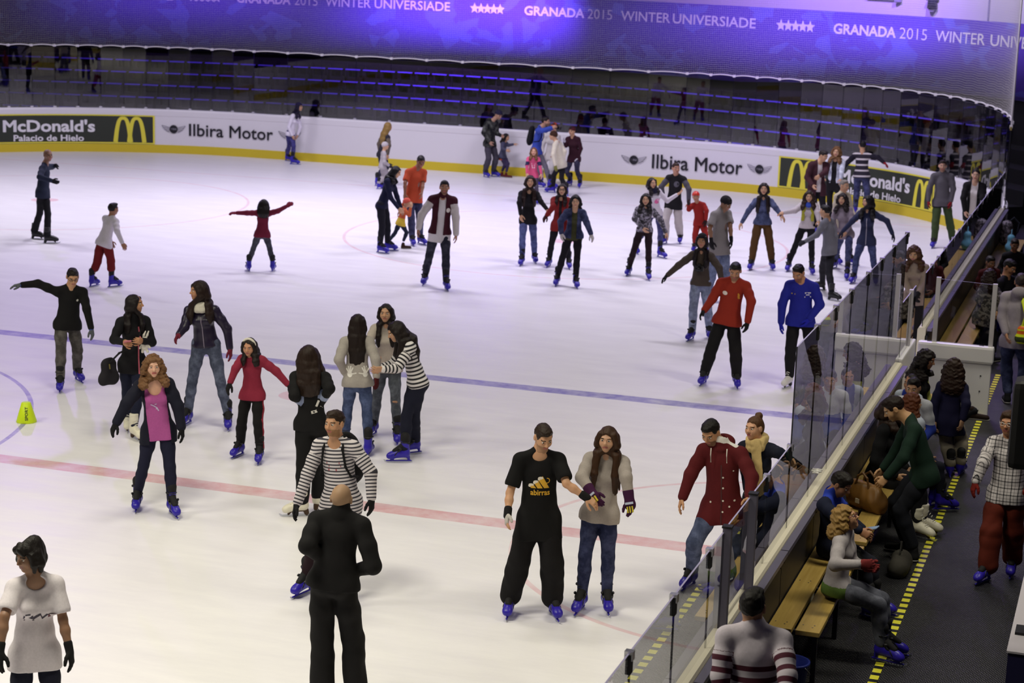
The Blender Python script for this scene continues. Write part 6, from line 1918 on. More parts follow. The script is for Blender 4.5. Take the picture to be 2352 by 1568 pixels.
for e in (-1, 1):
    q0 = bn + ys.A * e * .06 + ys.f * .07
    b_.chain([q0 + ys.up * .01, q0 - ys.up * .12 + ys.f * .03 + ys.A * e * .02, q0 - ys.up * .30 + ys.f * .02 + ys.A * e * .03], [.03, .032, .034], .02, (ys.f, .4))
ys.put('scarf_tail', b_.mesh(.01), cloth('#a9a636'))
make('greyboy', 'child in grey sweater skating away to the left with an arm out', 'm', 1, dict(c='#6f7078', loose=.01), dict(c='#1a1a20', t=.012), ('short', '#120f10'), 'figure_black', '#2a2a30')
hg = make('hoodgirl', 'person in pale pinkish grey hoodie and jeans with shoulder-length curly hair', 'f', 1, dict(c='#8b808a', n='hoodie', hood=True, loose=.014, hem=.12), dict(c='#2b3050', kind=J), ('curly', '#1d1413', dict(length=.14, vol=.014)), 'rental')
make('greyhair', 'person with short grey hair and cream coat mostly hidden behind the curly-haired girl', 'm', 1, dict(c='#b9b09c', n='coat', loose=.02, hem=.2), dict(c='#4a4a58'), ('short', '#7a746c'), 'rental')
nv = make('navyhood', 'person in navy zip hoodie and jeans, arms spread, long dark hair covering the face', 'f', 1, dict(c='#262b47', n='hoodie', hem=.10, loose=.008), dict(c='#2b3357', kind=J), ('long', '#131012', dict(length=.20, vol=.014)), 'rental', '#1d1c2c')
def front_line(p, top, h, name, w=.007, v0=.0, v1=.42, u=0.0):
    V, F = poly_strip([(u, v) for v in np.linspace(v0, v1, 14)], w)
    p.chest_art(top, (V, F), plain(name, h, .4), name, (0, 0))
front_line(nv, nv.tops[0], '#9d9aa8', 'zip', .012, -.08, .40)
gp = make('greenpants', 'person in grey sweater, green trousers and red gloves near the right corner', 'm', 1, dict(c='#57545a', loose=.016, hem=.11, collar=.01, alt='#17161c', region=lambda p, r, i: np.where(r['v'] < -.085 * p.s, 1, i)), dict(c='#3a4a2a', loose=.016), ('short', '#2b1e17'), 'rental', '#7d1620', beard='#8c6b55', skin='#b88f76')
make('blazer', 'person in black blazer over white top standing at the right rink corner', 'f', 1, [dict(c='#c9c2c0', n='shirt', t=.008, sleeve='none', wr=0), dict(c='#131115', n='blazer', t=.018, open_w=.06, hem=.16, loose=.008)], dict(c='#15141a'), ('bun', '#1a1211'), 'rental', None, skin='#c09a80')
make('maroonjkt', 'person in open maroon jacket over white shirt leaning by the right advertising board', 'm', 1, [dict(c='#c6bebd', n='shirt', t=.008, sleeve='none', wr=0), dict(c='#3e2129', n='jacket', t=.02, open_w=.05, hem=.18, loose=.012)], dict(c='#1a181e'), ('short', '#1d1512'), 'rental')
make('denimblond', 'person in pale denim jacket over black dress with wavy light brown hair', 'f', 1, [dict(c='#141216', n='dress', t=.008, sleeve='none', wr=0, hem=.2), dict(c='#a9adbd', kind=J, n='denim_jacket', t=.018, open_w=.055, hem=.03)], dict(c='#141318'), ('curly', '#6a4a2c', dict(length=.12, vol=.01)), 'rental')
bm2 = make('boardman', 'person in dark striped sweater holding the boards with red gloves, seen from behind', 'm', 1, dict(c=striped('#211a2b', '#cfc8cc', .13, .30, .42), loose=.012, hem=.08, alt='#1d1a28', wr=.002), dict(c='#33375a', kind=J, loose=.008), ('short', '#120f0f'), 'rental', '#8d1622')
make('beige', 'person in beige coat looking down in the gate opening of the boards', 'f', 1, dict(c='#96867c', n='coat', loose=.015, hem=.16, collar=.02), dict(c='#17151a'), ('curly', '#4a3020', dict(length=.14, vol=.012)), 'rental', '#18171a')

# -- middle and front of the ice
a_ = make('armout', 'person with glasses in black sweater stretching one arm out to the left', 'm', 1, dict(c='#121113', loose=.012, hem=.08), dict(c='#45413f', kind=J, loose=.008), ('short', '#1b1411'), 'rental', ['#5a5f63', '#3c4c9c'], skin='#c99b78'); a_.glasses()
a_.chest_art(a_.tops[0], disc(0, 0, .016, .016, 8), plain('white_crest', '#d8d5d0', .7), 'crest', (.09, .33))
pz = make('pinkzip', 'person in black jacket with pink zip and long straight hair, phone in hand', 'f', 1, dict(c='#141318', n='jacket', hem=.14, collar=.03, loose=.008), dict(c='#191d33'), ('long', '#171011', dict(length=.22)), 'figure_white', None, skin='#bb8a66', grip=.7)
front_line(pz, pz.tops[0], '#d2687c', 'zip', .014, -.16, .44, .05)
cu = make('curly', 'person with light brown curly hair in pink top and dark cardigan', 'f', 0, [dict(c='#b4589b', n='pink_top', t=.012, hem=.11, sleeve='none', loose=.016, cutneck=(.085, .11)), dict(c='#161727', n='cardigan', t=.020, open_w=.118, hem=.15, loose=.012)], dict(c='#1b1c33', kind='cloth'), ('curly', '#6d4c30', dict(length=.10, vol=.016)), 'rental', '#101012', skin='#d9ab92', lips='#b4605c', brow='#7a5a40')
cu.chest_art(cu.tops[0], merge([poly_strip([(-.06, .05), (-.03, .03), (.0, .005), (.015, -.03)], .012), poly_strip([(-.02, .045), (.0, .05)], .010), poly_strip([(.0, .005), (-.01, -.01)], .01)]), plain('pale_print', '#c9b9dd', .7), 'shirt_print', (0, .24))
pj = make('purplejkt', 'person in shiny dark purple jacket and jeans with white scarf, hand out to a child', 'f', 1, dict(c=plain('purple_leather', '#221a33', .35), n='jacket', hem=.02, loose=.012, wr=.006), dict(c='#474d62', kind=J), ('long', '#241713', dict(length=.24, vol=.016)), 'rental', '#6e1f33', skin='#c08e6c')
pj.scarf('#d9d4c6', False, .042)
front_line(pj, pj.tops[0], '#8d8296', 'zip', .009, -.02, .36)
def side_stripe(p, r, i):
    o = np.abs(r['lat']) > 0
    C = r['C']
    for H_, K_, N_, e in ((p.ha, p.ka, p.aa, -1), (p.hb, p.kb, p.ab, 1)):
        for a, b in ((H_, K_), (K_, N_)):
            d, t = p.seg(C, a, b)
            ax = a + t[:, None] * (b - a)
            v = (C - ax)
            m = (d < .10 * p.s) & ((v @ p.A) * e > np.abs(v @ p.f) * 2.6) & (r['v'] < .0)
            i[m] = 1
    return i
rt = make('redtrack', 'child with white headband in red track jacket and black trousers with red side stripes', 'f', 0, dict(c='#8e2a40', n='track_jacket', hem=.08, collar=.03, loose=.010), dict(c='#151315', loose=.008, alt='#9c2b3c', region=side_stripe), ('long', '#1a1210', dict(length=.16, front=True)), 'rental', '#151416', skin='#c49070')
hb = Solid()
for t in np.linspace(0, math.pi, 12)[:-1]:
    t2 = t + math.pi / 11
    f_ = lambda a: rt.W(math.cos(a) * .088, .022 - .01 * math.sin(a), .02 + math.sin(a) * .098)
    hb.cone(f_(t), f_(t2), .013, .013, .01)
rt.put('headband', hb.mesh(.006), cloth('#e2dccf'))
bk = make('blackback', 'person with long dark brown hair in black tracksuit with white prints, seen from behind', 'f', 1, dict(c='#131214', n='track_jacket', hem=.08, loose=.010, alt='#8f99b8', region=lambda p, r, i: np.where(r['arm'] & (r['along'] > .30) & (r['along'] < .37), 1, i)), dict(c='#131214', loose=.014, alt='#8d8a8c', region=lambda p, r, i: i), ('long', '#24160f', dict(length=.24, front=True, vol=.014)), 'figure_white', '#131214')
bk.chest_art(bk.tops[0], merge([poly_strip([(.0, .0), (.05, .012), (.10, .05)], .03), poly_strip([(.05, .06), (.075, .12)], .022)]), plain('white_print_3', '#d9d5cf', .7), 'jacket_print', (.02, .12), back=True)
gp2 = make('greyprint', 'person in light grey sweater with white handprints on the back and long dark hair', 'f', 1, dict(c='#a9a29c', loose=.020, hem=.06), dict(c='#3a4668', kind=J), ('long', '#1d1310', dict(length=.36, front=False)), 'rental', '#4a1018')
def handprint(fl):
    parts = [disc(0, 0, .03, .034, 14)]
    for k, (a, L) in enumerate(((-.5, .05), (-.15, .065), (.15, .068), (.45, .06), (1.35, .05))):
        a *= fl
        d = np.array([math.sin(a), math.cos(a)])
        parts.append(poly_strip([d * .02, d * (.03 + L)], .014))
    return merge(parts)
gp2.chest_art(gp2.tops[0], handprint(1), plain('white_hand_print', '#efece6', .7), 'handprint', (-.09, .10), back=True)
gp2.chest_art(gp2.tops[0], handprint(-1), plain('white_hand_print', '#efece6', .7), 'handprint', (.09, .10), back=True)
cr = make('creamgirl', 'person with long dark hair in cream sweater and ripped grey jeans facing two friends', 'f', 1, dict(c='#b8ada4', loose=.012, hem=.05), dict(c='#4b4f58', kind=J), ('long', '#1a110f', dict(length=.32)), 'rental', None, skin='#c39878')
knee = cr.kb - cr.o3
cr.put('ripped_knee', Solid().ell(cr.kb + cr.f * .05, np.stack([cr.A, cr.f, np.array([0, 0, 1.])]), (.035, .016, .02), .01).mesh(.008), skin_mat('#c39878'))
make('stripegirl', 'person in black and white striped shirt bending forward, long dark hair hanging', 'f', 1, dict(c=striped('#ded9da', '#191820', .045, .45), n='shirt', hem=.06, loose=.010, wr=.002), dict(c='#181a2c', t=.012), ('long', '#1b1210', dict(length=.34, vol=.010)), 'rental', None, skin='#c39878')
rs = make('redsweat', 'person in red sweatshirt and black trousers looking down, skating toward the camera', 'm', 1, dict(c='#8f2a1c', n='sweatshirt', loose=.026, hem=.06), dict(c='#141214', loose=.020), ('short', '#120e0d'), 'rental', '#131214', beard='#8f6a52', skin='#b78868')
rs.chest_art(rs.tops[0], merge([disc(0, 0, .035, .028, 14)]), plain('white_badge', '#e6dcd6', .7), 'badge', (-.09, .38))
rs.chest_art(rs.tops[0], merge([disc(0, 0, .014, .03, 10), disc(.008, -.028, .018, .012, 8), disc(-.008, .026, .010, .014, 8)]), plain('gold_crest', '#c48a2c', .7), 'crest', (.10, .37))
bs = make('bluesweat', 'person in bright blue sweatshirt and black trousers beside the tall glass, looking down', 'm', 1, dict(c='#1f2590', n='sweatshirt', loose=.026, hem=.08), dict(c='#121116', loose=.014), ('short', '#120e0d'), 'hockey', '#1d22a6', beard='#8a614a', skin='#b48262')
bs.chest_art(bs.tops[0], merge([poly_strip([(-.03, .0), (.035, .0)], .014)]), plain('gold_chest_print', '#b59a3c', .7), 'chest_print', (-.10, .37))
bs.chest_art(bs.tops[0], merge([poly_strip([(-.035, .035), (.04, .035)], .016), poly_strip([(-.02, .008), (.025, .008)], .012), poly_strip([(-.038, -.02), (.042, -.02)], .016)]), plain('white_chest_print', '#dcd8e6', .7), 'chest_print', (.10, .36))
sm = make('stripeman', 'person with short beard in white and navy striped jersey with backpack straps', 'm', 0, dict(c=striped('#cfc8cc', '#33313c', .031, .42), n='striped_jersey', loose=.018, hem=.14, wr=.003, cutneck=(.07, .05)), dict(c='#24121a', loose=.012), ('short', '#2b1d14'), 'rental', '#121113', beard='#99714f', skin='#bd8f6d')
sm.chest_art(sm.tops[0], merge([poly_strip([(-.07, .065), (.06, .065)], .018), poly_strip([(-.05, .035), (.07, .035)], .014), poly_strip([(-.06, .0), (.03, .0)], .02)]), plain('red_faded_print', '#a05a62', .7), 'shirt_print', (0, .30))
gd = make('guard', 'person with shaved head all in black seen from behind, arms folded, in the foreground', 'm', 0, dict(c='#141315', n='jacket', hem=.05, loose=.030, collar=.045, wr=.007), dict(c='#151416', loose=.026, cut=1.0, flare=.02), None, 'rental', None, skin='#a87f60', shaved='#a08064', noeyes=True)
bg = make('bobgirl', 'person with dark bob haircut in white T-shirt at the bottom left corner', 'f', 0, dict(c='#d6cfd6', n='t_shirt', sleeve='short', loose=.026, hem=.125, cutneck=(.075, .05)), dict(c='#17182a'), ('bob', '#15100f', dict(fringe=1, vol=.006)), 'rental', '#121113', skin='#8a6850', lips='#7d4a44')
bg.chest_art(bg.tops[0], merge([poly_strip([(-.095, .0), (-.03, .0)], .03), poly_strip([(-.085, .022), (-.05, .026)], .014), poly_strip([(-.03, -.012), (.02, .02), (.035, -.014), (.07, .018)], .018), poly_strip([(-.09, -.024), (-.02, -.024)], .008)]), plain('dark_shirt_print', '#3a3444', .7), 'shirt_print', (0, .29))
bg.chest_art(bg.tops[0], merge([poly_strip([(.075, .0), (.13, .006)], .032)]), plain('wine_shirt_print', '#5a2a3a', .7), 'shirt_print', (0, .29))
ab = make('abirras', 'person in black T-shirt with yellow beer-glass print and black baggy trousers', 'm', 0, dict(c='#0e0d0f', n='t_shirt', sleeve='short', loose=.026, hem=.20, cutneck=(.07, .04)), dict(c='#131114', loose=.040, flare=.012, cut=.98), ('short', '#2a1d15'), 'rental', None, beard='#a88064', skin='#c89a78')
tt = ab.tops[0]
GOLD = plain('golden_shirt_print', '#e0ac2e', .6)
FOAM = plain('foam_print', '#e9e2d6', .6)
bars = []
foams = []
for k, (x0, x1, h) in enumerate(((-.085, -.035, .035), (-.030, .022, .075), (.027, .080, .118))):
    # three slanted glasses of growing height with flat feet
    top = np.array([x0 - .002 + h * -.08, h])
    V = np.array([(x1, 0, 0), (x1 - .045, 0, 0), (x1 - .045 - h * .42, h * .62, 0), (x1 - .010 - h * .42, h * .95, 0)])
    bars.append((V, [(3, 2, 1, 0)]))
    c = (V[2, :2] + V[3, :2]) / 2
    foams.append(disc(c[0], c[1], .024, .013, 12)); foams.append(disc(c[0] - .014, c[1] - .010, .012, .011, 10))
hl = [(.0725 + .022 * math.cos(t), .088 + .022 * math.sin(t)) for t in np.linspace(-2.2, 1.7, 14)]
bars.append(poly_strip([(x - .012, y - .02) for x, y in hl], .008))
ab.chest_art(tt, dense(*merge(bars), .02), GOLD, 'shirt_print', (0.0, .285))
ab.chest_art(tt, dense(*merge(foams), .02), FOAM, 'shirt_print', (0.0, .287))
ab.chest_art(tt, dense(*flat_text('abirras', -.085, .085, 0, .05, .02), .02), GOLD, 'shirt_lettering', (0, .222))
# wrist supports on the bare hands
b_ = Solid()
d_ = nrm(ab.wa - ab.ea)
b_.cone(ab.wa - d_ * .05, ab.wa + d_ * .015, .036, .036, .01)
ab.put('wrist_guard', b_.mesh(.007), cloth('#131214'))
b_ = Solid(); d2 = nrm(ab.wb - ab.eb); b_.cone(ab.wb - d2 * .04, ab.wb + d2 * .01, .037, .037, .01); ab.put('wrist_guard', b_.mesh(.007), cloth('#131214'))
b_ = Solid(); ab.hand_solid(b_, ab.ea, ab.wa, 'a', .35, .003)
b_.clip(ab.wa + d_ * .10, d_, .004)
ab.put('fingerless_glove', b_.mesh(.006), cloth('#b9b4b0'))
pg2 = make('purpleglove', 'person with long ombre hair in grey sweater and jeans wearing big purple gloves', 'f', 0, dict(c='#a79d98', loose=.016, hem=.08), dict(c='#23294a', kind=J), ('long', '#3a2415', dict(length=.40, vol=.006)), 'rental', '#3a1338', skin='#c99d80')
for e, w in ((pg2.ea, pg2.wa), (pg2.eb, pg2.wb)):
    d_ = nrm(w - e)
    b_ = Solid(); b_.cone(w - d_ * .07, w + d_ * .02, .050, .042, .02); b_.ell(w + d_ * .05, I3, (.05, .045, .05), .03)
    pg2.put('glove_cuff', b_.mesh(.008), cloth('#3d143b'))
    f_ = nrm(pg2.f)
    mb = MB()
    ax = nrm(np.cross(d_, f_)); nf = np.cross(ax, d_)
    if nf @ f_ < 0: nf = -nf
    for k in range(3):
        c = w + d_ * .085 + ax * (k - 1) * .022 + nf * .047 - pg2.o3
        mb.obox(c, ax * .006, d_ * .028, nf * .006)
    mb.build('finger_bar', cloth('#c9b83c'), pg2.root)
    MB().obox(w + d_ * .03 + nf * .050 - pg2.o3, ax * .036, d_ * .010, nf * .006).build('glove_badge', cloth('#b9c0d8'), pg2.root)
rj = make('redjkt', 'person in dark red hooded jacket and jeans looking down beside the near glass', 'm', 0, [dict(c='#dedad6', n='scarf_lining', t=.010, hem=-.1, sleeve='none', collar=.035, wr=0), dict(c='#561318', n='hooded_jacket', hem=.15, hood=True, loose=.026, wr=.005, collar=.02)], dict(c='#3c4460', kind=J, loose=.010), ('short', '#110d0c'), 'rental', None, beard='#7d5a44', skin='#b98a66')
mb = MB()
fr = rj.tops[1]
rj.chest_art(fr, merge([disc(.03, y, .009, .009, 10) for y in (-.10, -.0, .12, .22)] + [disc(-.09, -.02, .009, .009, 10), disc(.13, -.0, .009, .009, 10), disc(.09, -.05, .009, .009, 10), disc(.12, .28, .007, .007, 8)]), plain('press_stud', '#d6cfc6', .4), 'press_stud', (0, .08))
front_line(rj, fr, '#420d12', 'front_placket', .012, -.14, .42, .015)
for e in (-1, 1):
    q = rj.neck + rj.A * e * .075 + rj.f * .125 - rj.o3
    MB().tube([Vector(q), Vector(q - rj.up * .06 + rj.f * .02), Vector(q - rj.up * .13 + rj.f * .02)], .005, 6).build('drawstring', plain('white_cord', '#d8d2ca', .7), rj.root, smooth=True)
bu = make('bun', 'person with hair in a high bun and cream scarf reaching over the glass', 'f', 0, dict(c='#141829', n='coat', hem=.16, loose=.010), dict(c='#1a1c2c'), ('bun', '#50341f'), 'rental', None, skin='#cf9f80')
bu.scarf('#d9bd82', True, .040)

# -- people on the walkway and benches
ft = make('fgman', 'person in white and maroon striped sweater seen from behind at the bottom of the picture', 'm', 0, dict(c='#c9c0cc', n='striped_sweater', loose=.020, hem=.16, collar=.015, wr=.003, alt=striped('#c9c0cc', '#4a1028', .076, .46, .2), region=lambda p, r, i: np.where((r['v'] < .357) & ~r['arm'] | r['arm'] & (r['along'] > .083), 1, i)), dict(c='#1c1d2a', kind=J), ('short', '#130f0e'), 'shoe:#1a1a1c', None, skin='#a87c5e', noeyes=True)
pl = make('plaid', 'child with glasses in black and white plaid hoodie and rust trousers on the walkway', 'm', 0, dict(c='#cfc8cb', kind='plaid', n='hoodie', hood=True, loose=.026, hem=.10, wr=.005), dict(c='#5a1d10', loose=.040, flare=.012), ('short', '#3a2618', dict(vol=.006)), 'rental', '#6a150f', skin='#b5815f'); pl.glasses('#c9c4c0')
hv = make('hoodvest', 'person in pale grey hoodie and jeans from behind at right edge of walkway', 'm', 1, dict(c='#8f878f', n='hoodie', hood=True, loose=.026, hem=.10), dict(c='#252c48', kind=J, loose=.012), ('short', '#2b2220'), 'shoe:#15151a', None, skin='#a87c5e', noeyes=True)
make('furcoat', 'person with dark hair in grey patterned fur coat beyond the open gate', 'f', 1, dict(c='#6f6a66', kind='print', n='fur_coat', loose=.03, hem=.22), dict(c='#131218'), ('curly', '#241614', dict(length=.12, vol=.012, front=False)), 'shoe:#131216', None)
ck = make('curlykid', 'child with curly brown hair in navy jacket standing by the white gate', 'f', 1, dict(c='#1d1b3c', n='jacket', hem=.22, loose=.020), dict(c='#8f8678', loose=.022), ('curly', '#2d1c14', dict(length=.14, vol=.022, front=False)), 'rental')
gr = make('green', 'person in dark green sweater bending over a brown handbag on the bench', 'm', 0, dict(c='#132a20', hem=.10, loose=.014), dict(c='#191b24', kind='cloth', loose=.010), ('short', '#1f1410'), 'shoe:#18181c', None, skin='#c49a70', grip=.6)
g57 = make('bench57', 'child with blond curly hair and glasses sitting on the near bench looking up', 'f', 0, dict(c='#a9a2a6', n='cardigan', hem=.07, loose=.012, collar=.035, alt='#5f7a3a', region=lambda p, r, i: np.where((r['v'] < .03) & ~r['arm'], 1, i)), dict(c='#4a4c58', kind=J, loose=.010), ('curly', '#8d6e3c', dict(length=.06, vol=.014, front=False)), 'rental', ['#7a2a2c', '#b9b4b0'], skin='#c99a76', grip=.6); g57.glasses('#5a2a3a')
g58 = make('bench58', 'child in navy jacket with blue hood sitting bent over a phone behind the blond girl', 'm', 0, dict(c='#171c33', n='jacket', hood=False, loose=.022, alt='#2a3fae', region=lambda p, r, i: np.where((r['v'] > .42 * p.s) & (np.abs(r['lat']) < .10), 1, i), collar=.03), dict(c='#20222e'), ('short', '#17100e', dict(vol=.006)), 'rental', None, skin='#a9795a', grip=.6)
make('bench61', 'person in black vest over yellow sleeves on the bench nearest the white gate', 'f', 1, dict(c='#131215', n='vest', loose=.014, alt='#b3b45c'), dict(c='#191920'), ('curly', '#1a1110', dict(length=.06, vol=.010)), 'shoe:#2a1c16', None, skin='#a9795a')
make('bench62', 'child with dark hair pulled back and light blue jacket on the bench looking left', 'f', 1, dict(c='#b4bccb', n='jacket', loose=.014, alt='#2c3fa0', region=lambda p, r, i: np.where((np.abs(r['lat']) < .06) & (r['fw'] > 0), 1, i)), dict(c='#20222e'), ('pony', '#17100e'), 'rental', None, skin='#a9795a')
make('bench63', 'child with short dark hair in white and blue jacket on the bench facing the camera', 'm', 1, dict(c='#c2c3cd', n='jacket', loose=.014, alt='#2c3fa0', region=lambda p, r, i: np.where(r['v'] < .25 * p.s, 1, i)), dict(c='#20222e'), ('short', '#17100e'), 'rental', None, skin='#b58a6a')
make('bench64', 'child with auburn hair and blue-white jacket on the bench, back of head visible', 'f', 1, dict(c='#b8bfd0', n='jacket', loose=.014, alt='#2e4a9e'), dict(c='#20222e'), ('curly', '#5a2c14', dict(length=.03, vol=.012, front=False)), 'rental', None)
make('bench66', 'person in black padded coat on the bench just behind the man in green', 'f', 1, dict(c='#101014', n='padded_coat', loose=.030, hem=.18, wr=.009), dict(c='#16161c'), ('long', '#2a1b14', dict(length=.1)), 'figure_white', None)
make('bench71', 'person in dark jacket with head bowed on the far bench beyond the gate', 'm', 1, dict(c='#17151c', n='jacket', loose=.018), dict(c='#17171d'), ('short', '#120e0d'), 'rental', None, skin='#a9795a')
make('bench72', 'child in dark red jacket on the far bench beyond the gate', 'm', 1, dict(c='#4a1216', n='jacket', loose=.018), dict(c='#17171d'), ('short', '#17100e'), 'rental', None, skin='#8a6048')
make('bench73', 'child in black jacket at the far end of the bench beyond the gate', 'm', 1, dict(c='#15141a', n='jacket', loose=.018), dict(c='#17171d'), ('short', '#1d1310'), 'rental', None, skin='#8a6048')
# ------------------------------------------------------------------ things people hold, wear over the shoulder or have put down
def held(name, label, cat, at):
    o = empty(name, tuple(float(v) for v in at))
    tag(o, label, cat)
    return o, np.array(at, float)
def solid_part(name, s, vox, mat, parent, at, idx_fn=None, mats=None):
    V, Q = s.mesh(vox)
    idx = idx_fn(V[Q].mean(1)) if idx_fn else None
    return link(name, mesh_np(name, V - at, Q, mats or mat, idx), parent)
def strap(name, pts, r, mat, parent, at, flat=None, k=.01, vox=.007):
    s = Solid()
    s.chain([np.array(p) for p in pts], [r] * len(pts), k, flat)
    return solid_part(name, s, vox, mat, parent, at)
UPZ = np.array([0, 0, 1.0])

# handbag, phone and plush rabbit of the person with the pink zip
p = PEOPLE['pinkzip']
c = p.hip - p.A * .30 + p.f * .07 - UPZ * .08
o, at = held('handbag', 'dark grey handbag hanging at the hip of the person with the pink zip', 'bag', c)
dq = nrm(p.f * .35 - p.A * .93); eq = np.cross(UPZ, dq)
s = Solid().cone(c - UPZ * .09 - dq * .06, c - UPZ * .09 + dq * .06, .085, .085, .04, (eq, .5)).cone(c + UPZ * .08 - dq * .03, c + UPZ * .08 + dq * .03, .075, .075, .10, (eq, .45))
s.wrinkle(.005, 30, 4)
solid_part('bag_body', s, .009, cloth('#26242a'), o, at)
strap('strap', [c + UPZ * .09 + p.f * .02, c + UPZ * .24 + p.f * .13 + p.A * .10, p.hip + p.up * .25 + p.f * .165 + p.A * .02, p.neck - p.up * .03 + p.A * .10 + p.f * .075, p.neck + p.A * .09 + p.up * .02 - p.f * .01, p.neck - p.f * .10 + p.A * .06 - p.up * .06], .012, cloth('#1d1b20'), o, at)
MB().tube([Vector(c + UPZ * .09 + p.f * .045 - at), Vector(c + UPZ * .04 + p.f * .08 - at)], .008, 6).build('clasp', plain('brass', '#b0a060', .3, .8), o)
m = (p.wa + p.wb) / 2 + p.f * .03
o, at = held('phone', 'pink phone held in both hands by the person with the pink zip', 'phone', p.wa + nrm(p.wa - p.ea) * .07 + p.f * .03 + UPZ * .025)
MB().obox((0, 0, 0), Vector(p.A * .037), Vector(nrm(p.f + UPZ * .4) * .062), Vector(nrm(UPZ - p.f * .4) * .006)).build('phone_body', plain('pink_case', '#d27a8c', .4), o, bevel=.004)
MB().obox(Vector(nrm(UPZ - p.f * .4) * .0065), Vector(p.A * .032), Vector(nrm(p.f + UPZ * .4) * .055), Vector(nrm(UPZ - p.f * .4) * .001)).build('screen', plain('dark_screen', '#181820', .15), o)
c = p.hip + p.up * .27 + p.A * .10 + p.f * .175
o, at = held('plush_rabbit', 'small white plush rabbit hanging in front of the black jacket with the pink zip', 'toy', c)
s = Solid().ell(c - UPZ * .04, I3, (.045, .04, .05), .02).ell(c + UPZ * .03, I3, (.036, .034, .034), .015)
for e in (-1, 1):
    s.chain([c + UPZ * .05 + p.A * e * .014, c + UPZ * .09 + p.A * (e * .02 + .012), c + UPZ * .135 + p.A * (e * .018 + .03)], [.012, .013, .008], .008)
    s.cone(c - UPZ * .03 + p.A * e * .035, c - UPZ * .06 + p.A * e * .06 + p.f * .02, .014, .012, .01)
    s.cone(c - UPZ * .075 + p.A * e * .02, c - UPZ * .105 + p.A * e * .03 + p.f * .02, .018, .016, .01)
solid_part('plush_body', s, .006, cloth('#dedad0'), o, at)

# backpack worn by the person in the striped jersey
def backpack(pid, label, h, hs, chest=True):
    p = PEOPLE[pid]
    ch = p.hip + (p.neck - p.hip) * .62
    c = ch - p.f * .20 * p.s
    o, at = held('backpack', label, 'backpack', c)
    s = Solid().cone(c - p.up * .14, c + p.up * .10, .14, .12, .05, (p.f, .6)).wrinkle(.004, 22, 3)
    solid_part('pack', s, .010, cloth(h), o, at)
    for e in (-1, 1):
        q = [p.neck + p.A * e * .075 * p.s - p.f * .10 * p.s - p.up * .05, p.neck + p.A * e * .085 * p.s + p.up * .028, p.neck + p.A * e * .095 * p.s + p.f * .085 * p.s - p.up * .065,
             ch + p.A * e * .118 * p.s + p.f * .105 * p.s - p.up * .01, ch + p.A * e * .150 * p.s + p.f * .075 * p.s - p.up * .11, ch + p.A * e * .150 * p.s - p.f * .06 - p.up * .15]
        if chest:
            strap('shoulder_strap', q, .011, cloth(hs), o, at, None, .012, .008)
backpack('stripeman', 'dark backpack with black straps worn over the striped jersey', '#1a191d', '#121114')
backpack('bluejkt', 'black backpack on the person in the bright blue jacket', '#141418', '#141418')

def camera(pid, label, c, d, upv, k=1.0):
    p = PEOPLE[pid]
    o, at = held('camera', label, 'camera', c)
    r = nrm(np.cross(d, upv)); u = np.cross(r, d)
    mb = MB().obox((0, 0, 0), Vector(r * .065 * k), Vector(d * .03 * k), Vector(u * .045 * k))
    mb.obox(Vector(u * .055 * k), Vector(r * .025 * k), Vector(d * .025 * k), Vector(u * .015 * k))
    mb.build('camera_body', plain('black_camera', '#111113', .45), o, bevel=.006)
    MB().tube([Vector(d * .025 * k), Vector(d * .11 * k)], [.034 * k, .037 * k], 16).build('lens', plain('black_lens', '#0b0b0d', .25), o, smooth=True)
    return o, at
p = PEOPLE['camgirl']
c = p.hip + p.up * .26 + p.f * .165
o, at = camera('camgirl', 'black camera hanging on the chest of the person in the taupe sweater', c, p.f, UPZ)
for e in (-1, 1):
    strap('neck_strap', [c + p.A * e * .06 + UPZ * .03, p.neck - p.up * .10 + p.A * e * .075 + p.f * .115, p.neck + p.A * e * .075 + p.up * .02, p.neck - p.f * .075 + p.up * .02], .011, cloth('#151416'), o, at)
p = PEOPLE['bluejkt']
m = (p.wa + p.wb) / 2 + p.f * .10 + UPZ * .02
camera('bluejkt', 'black camera raised in the hands of the person in bright blue jacket', m, p.f, UPZ, 1.1)

# white tissue in the hand that reaches over the glass
p = PEOPLE['bun']
c = p.wb + nrm(p.wb - p.eb) * .10 + UPZ * .02
o, at = held('glove', 'white glove held over the glass by the person with the scarf', 'glove', c)
s = Solid().ell(c, I3, (.05, .045, .03), .02)
for a in (-.5, 0, .5): s.cone(c, c + (p.A * math.cos(a) + p.f * math.sin(a)) * .12, .018, .010, .015)
s.wrinkle(.006, 60, 2)
solid_part('glove_fabric', s, .007, cloth('#dcd8d4'), o, at)

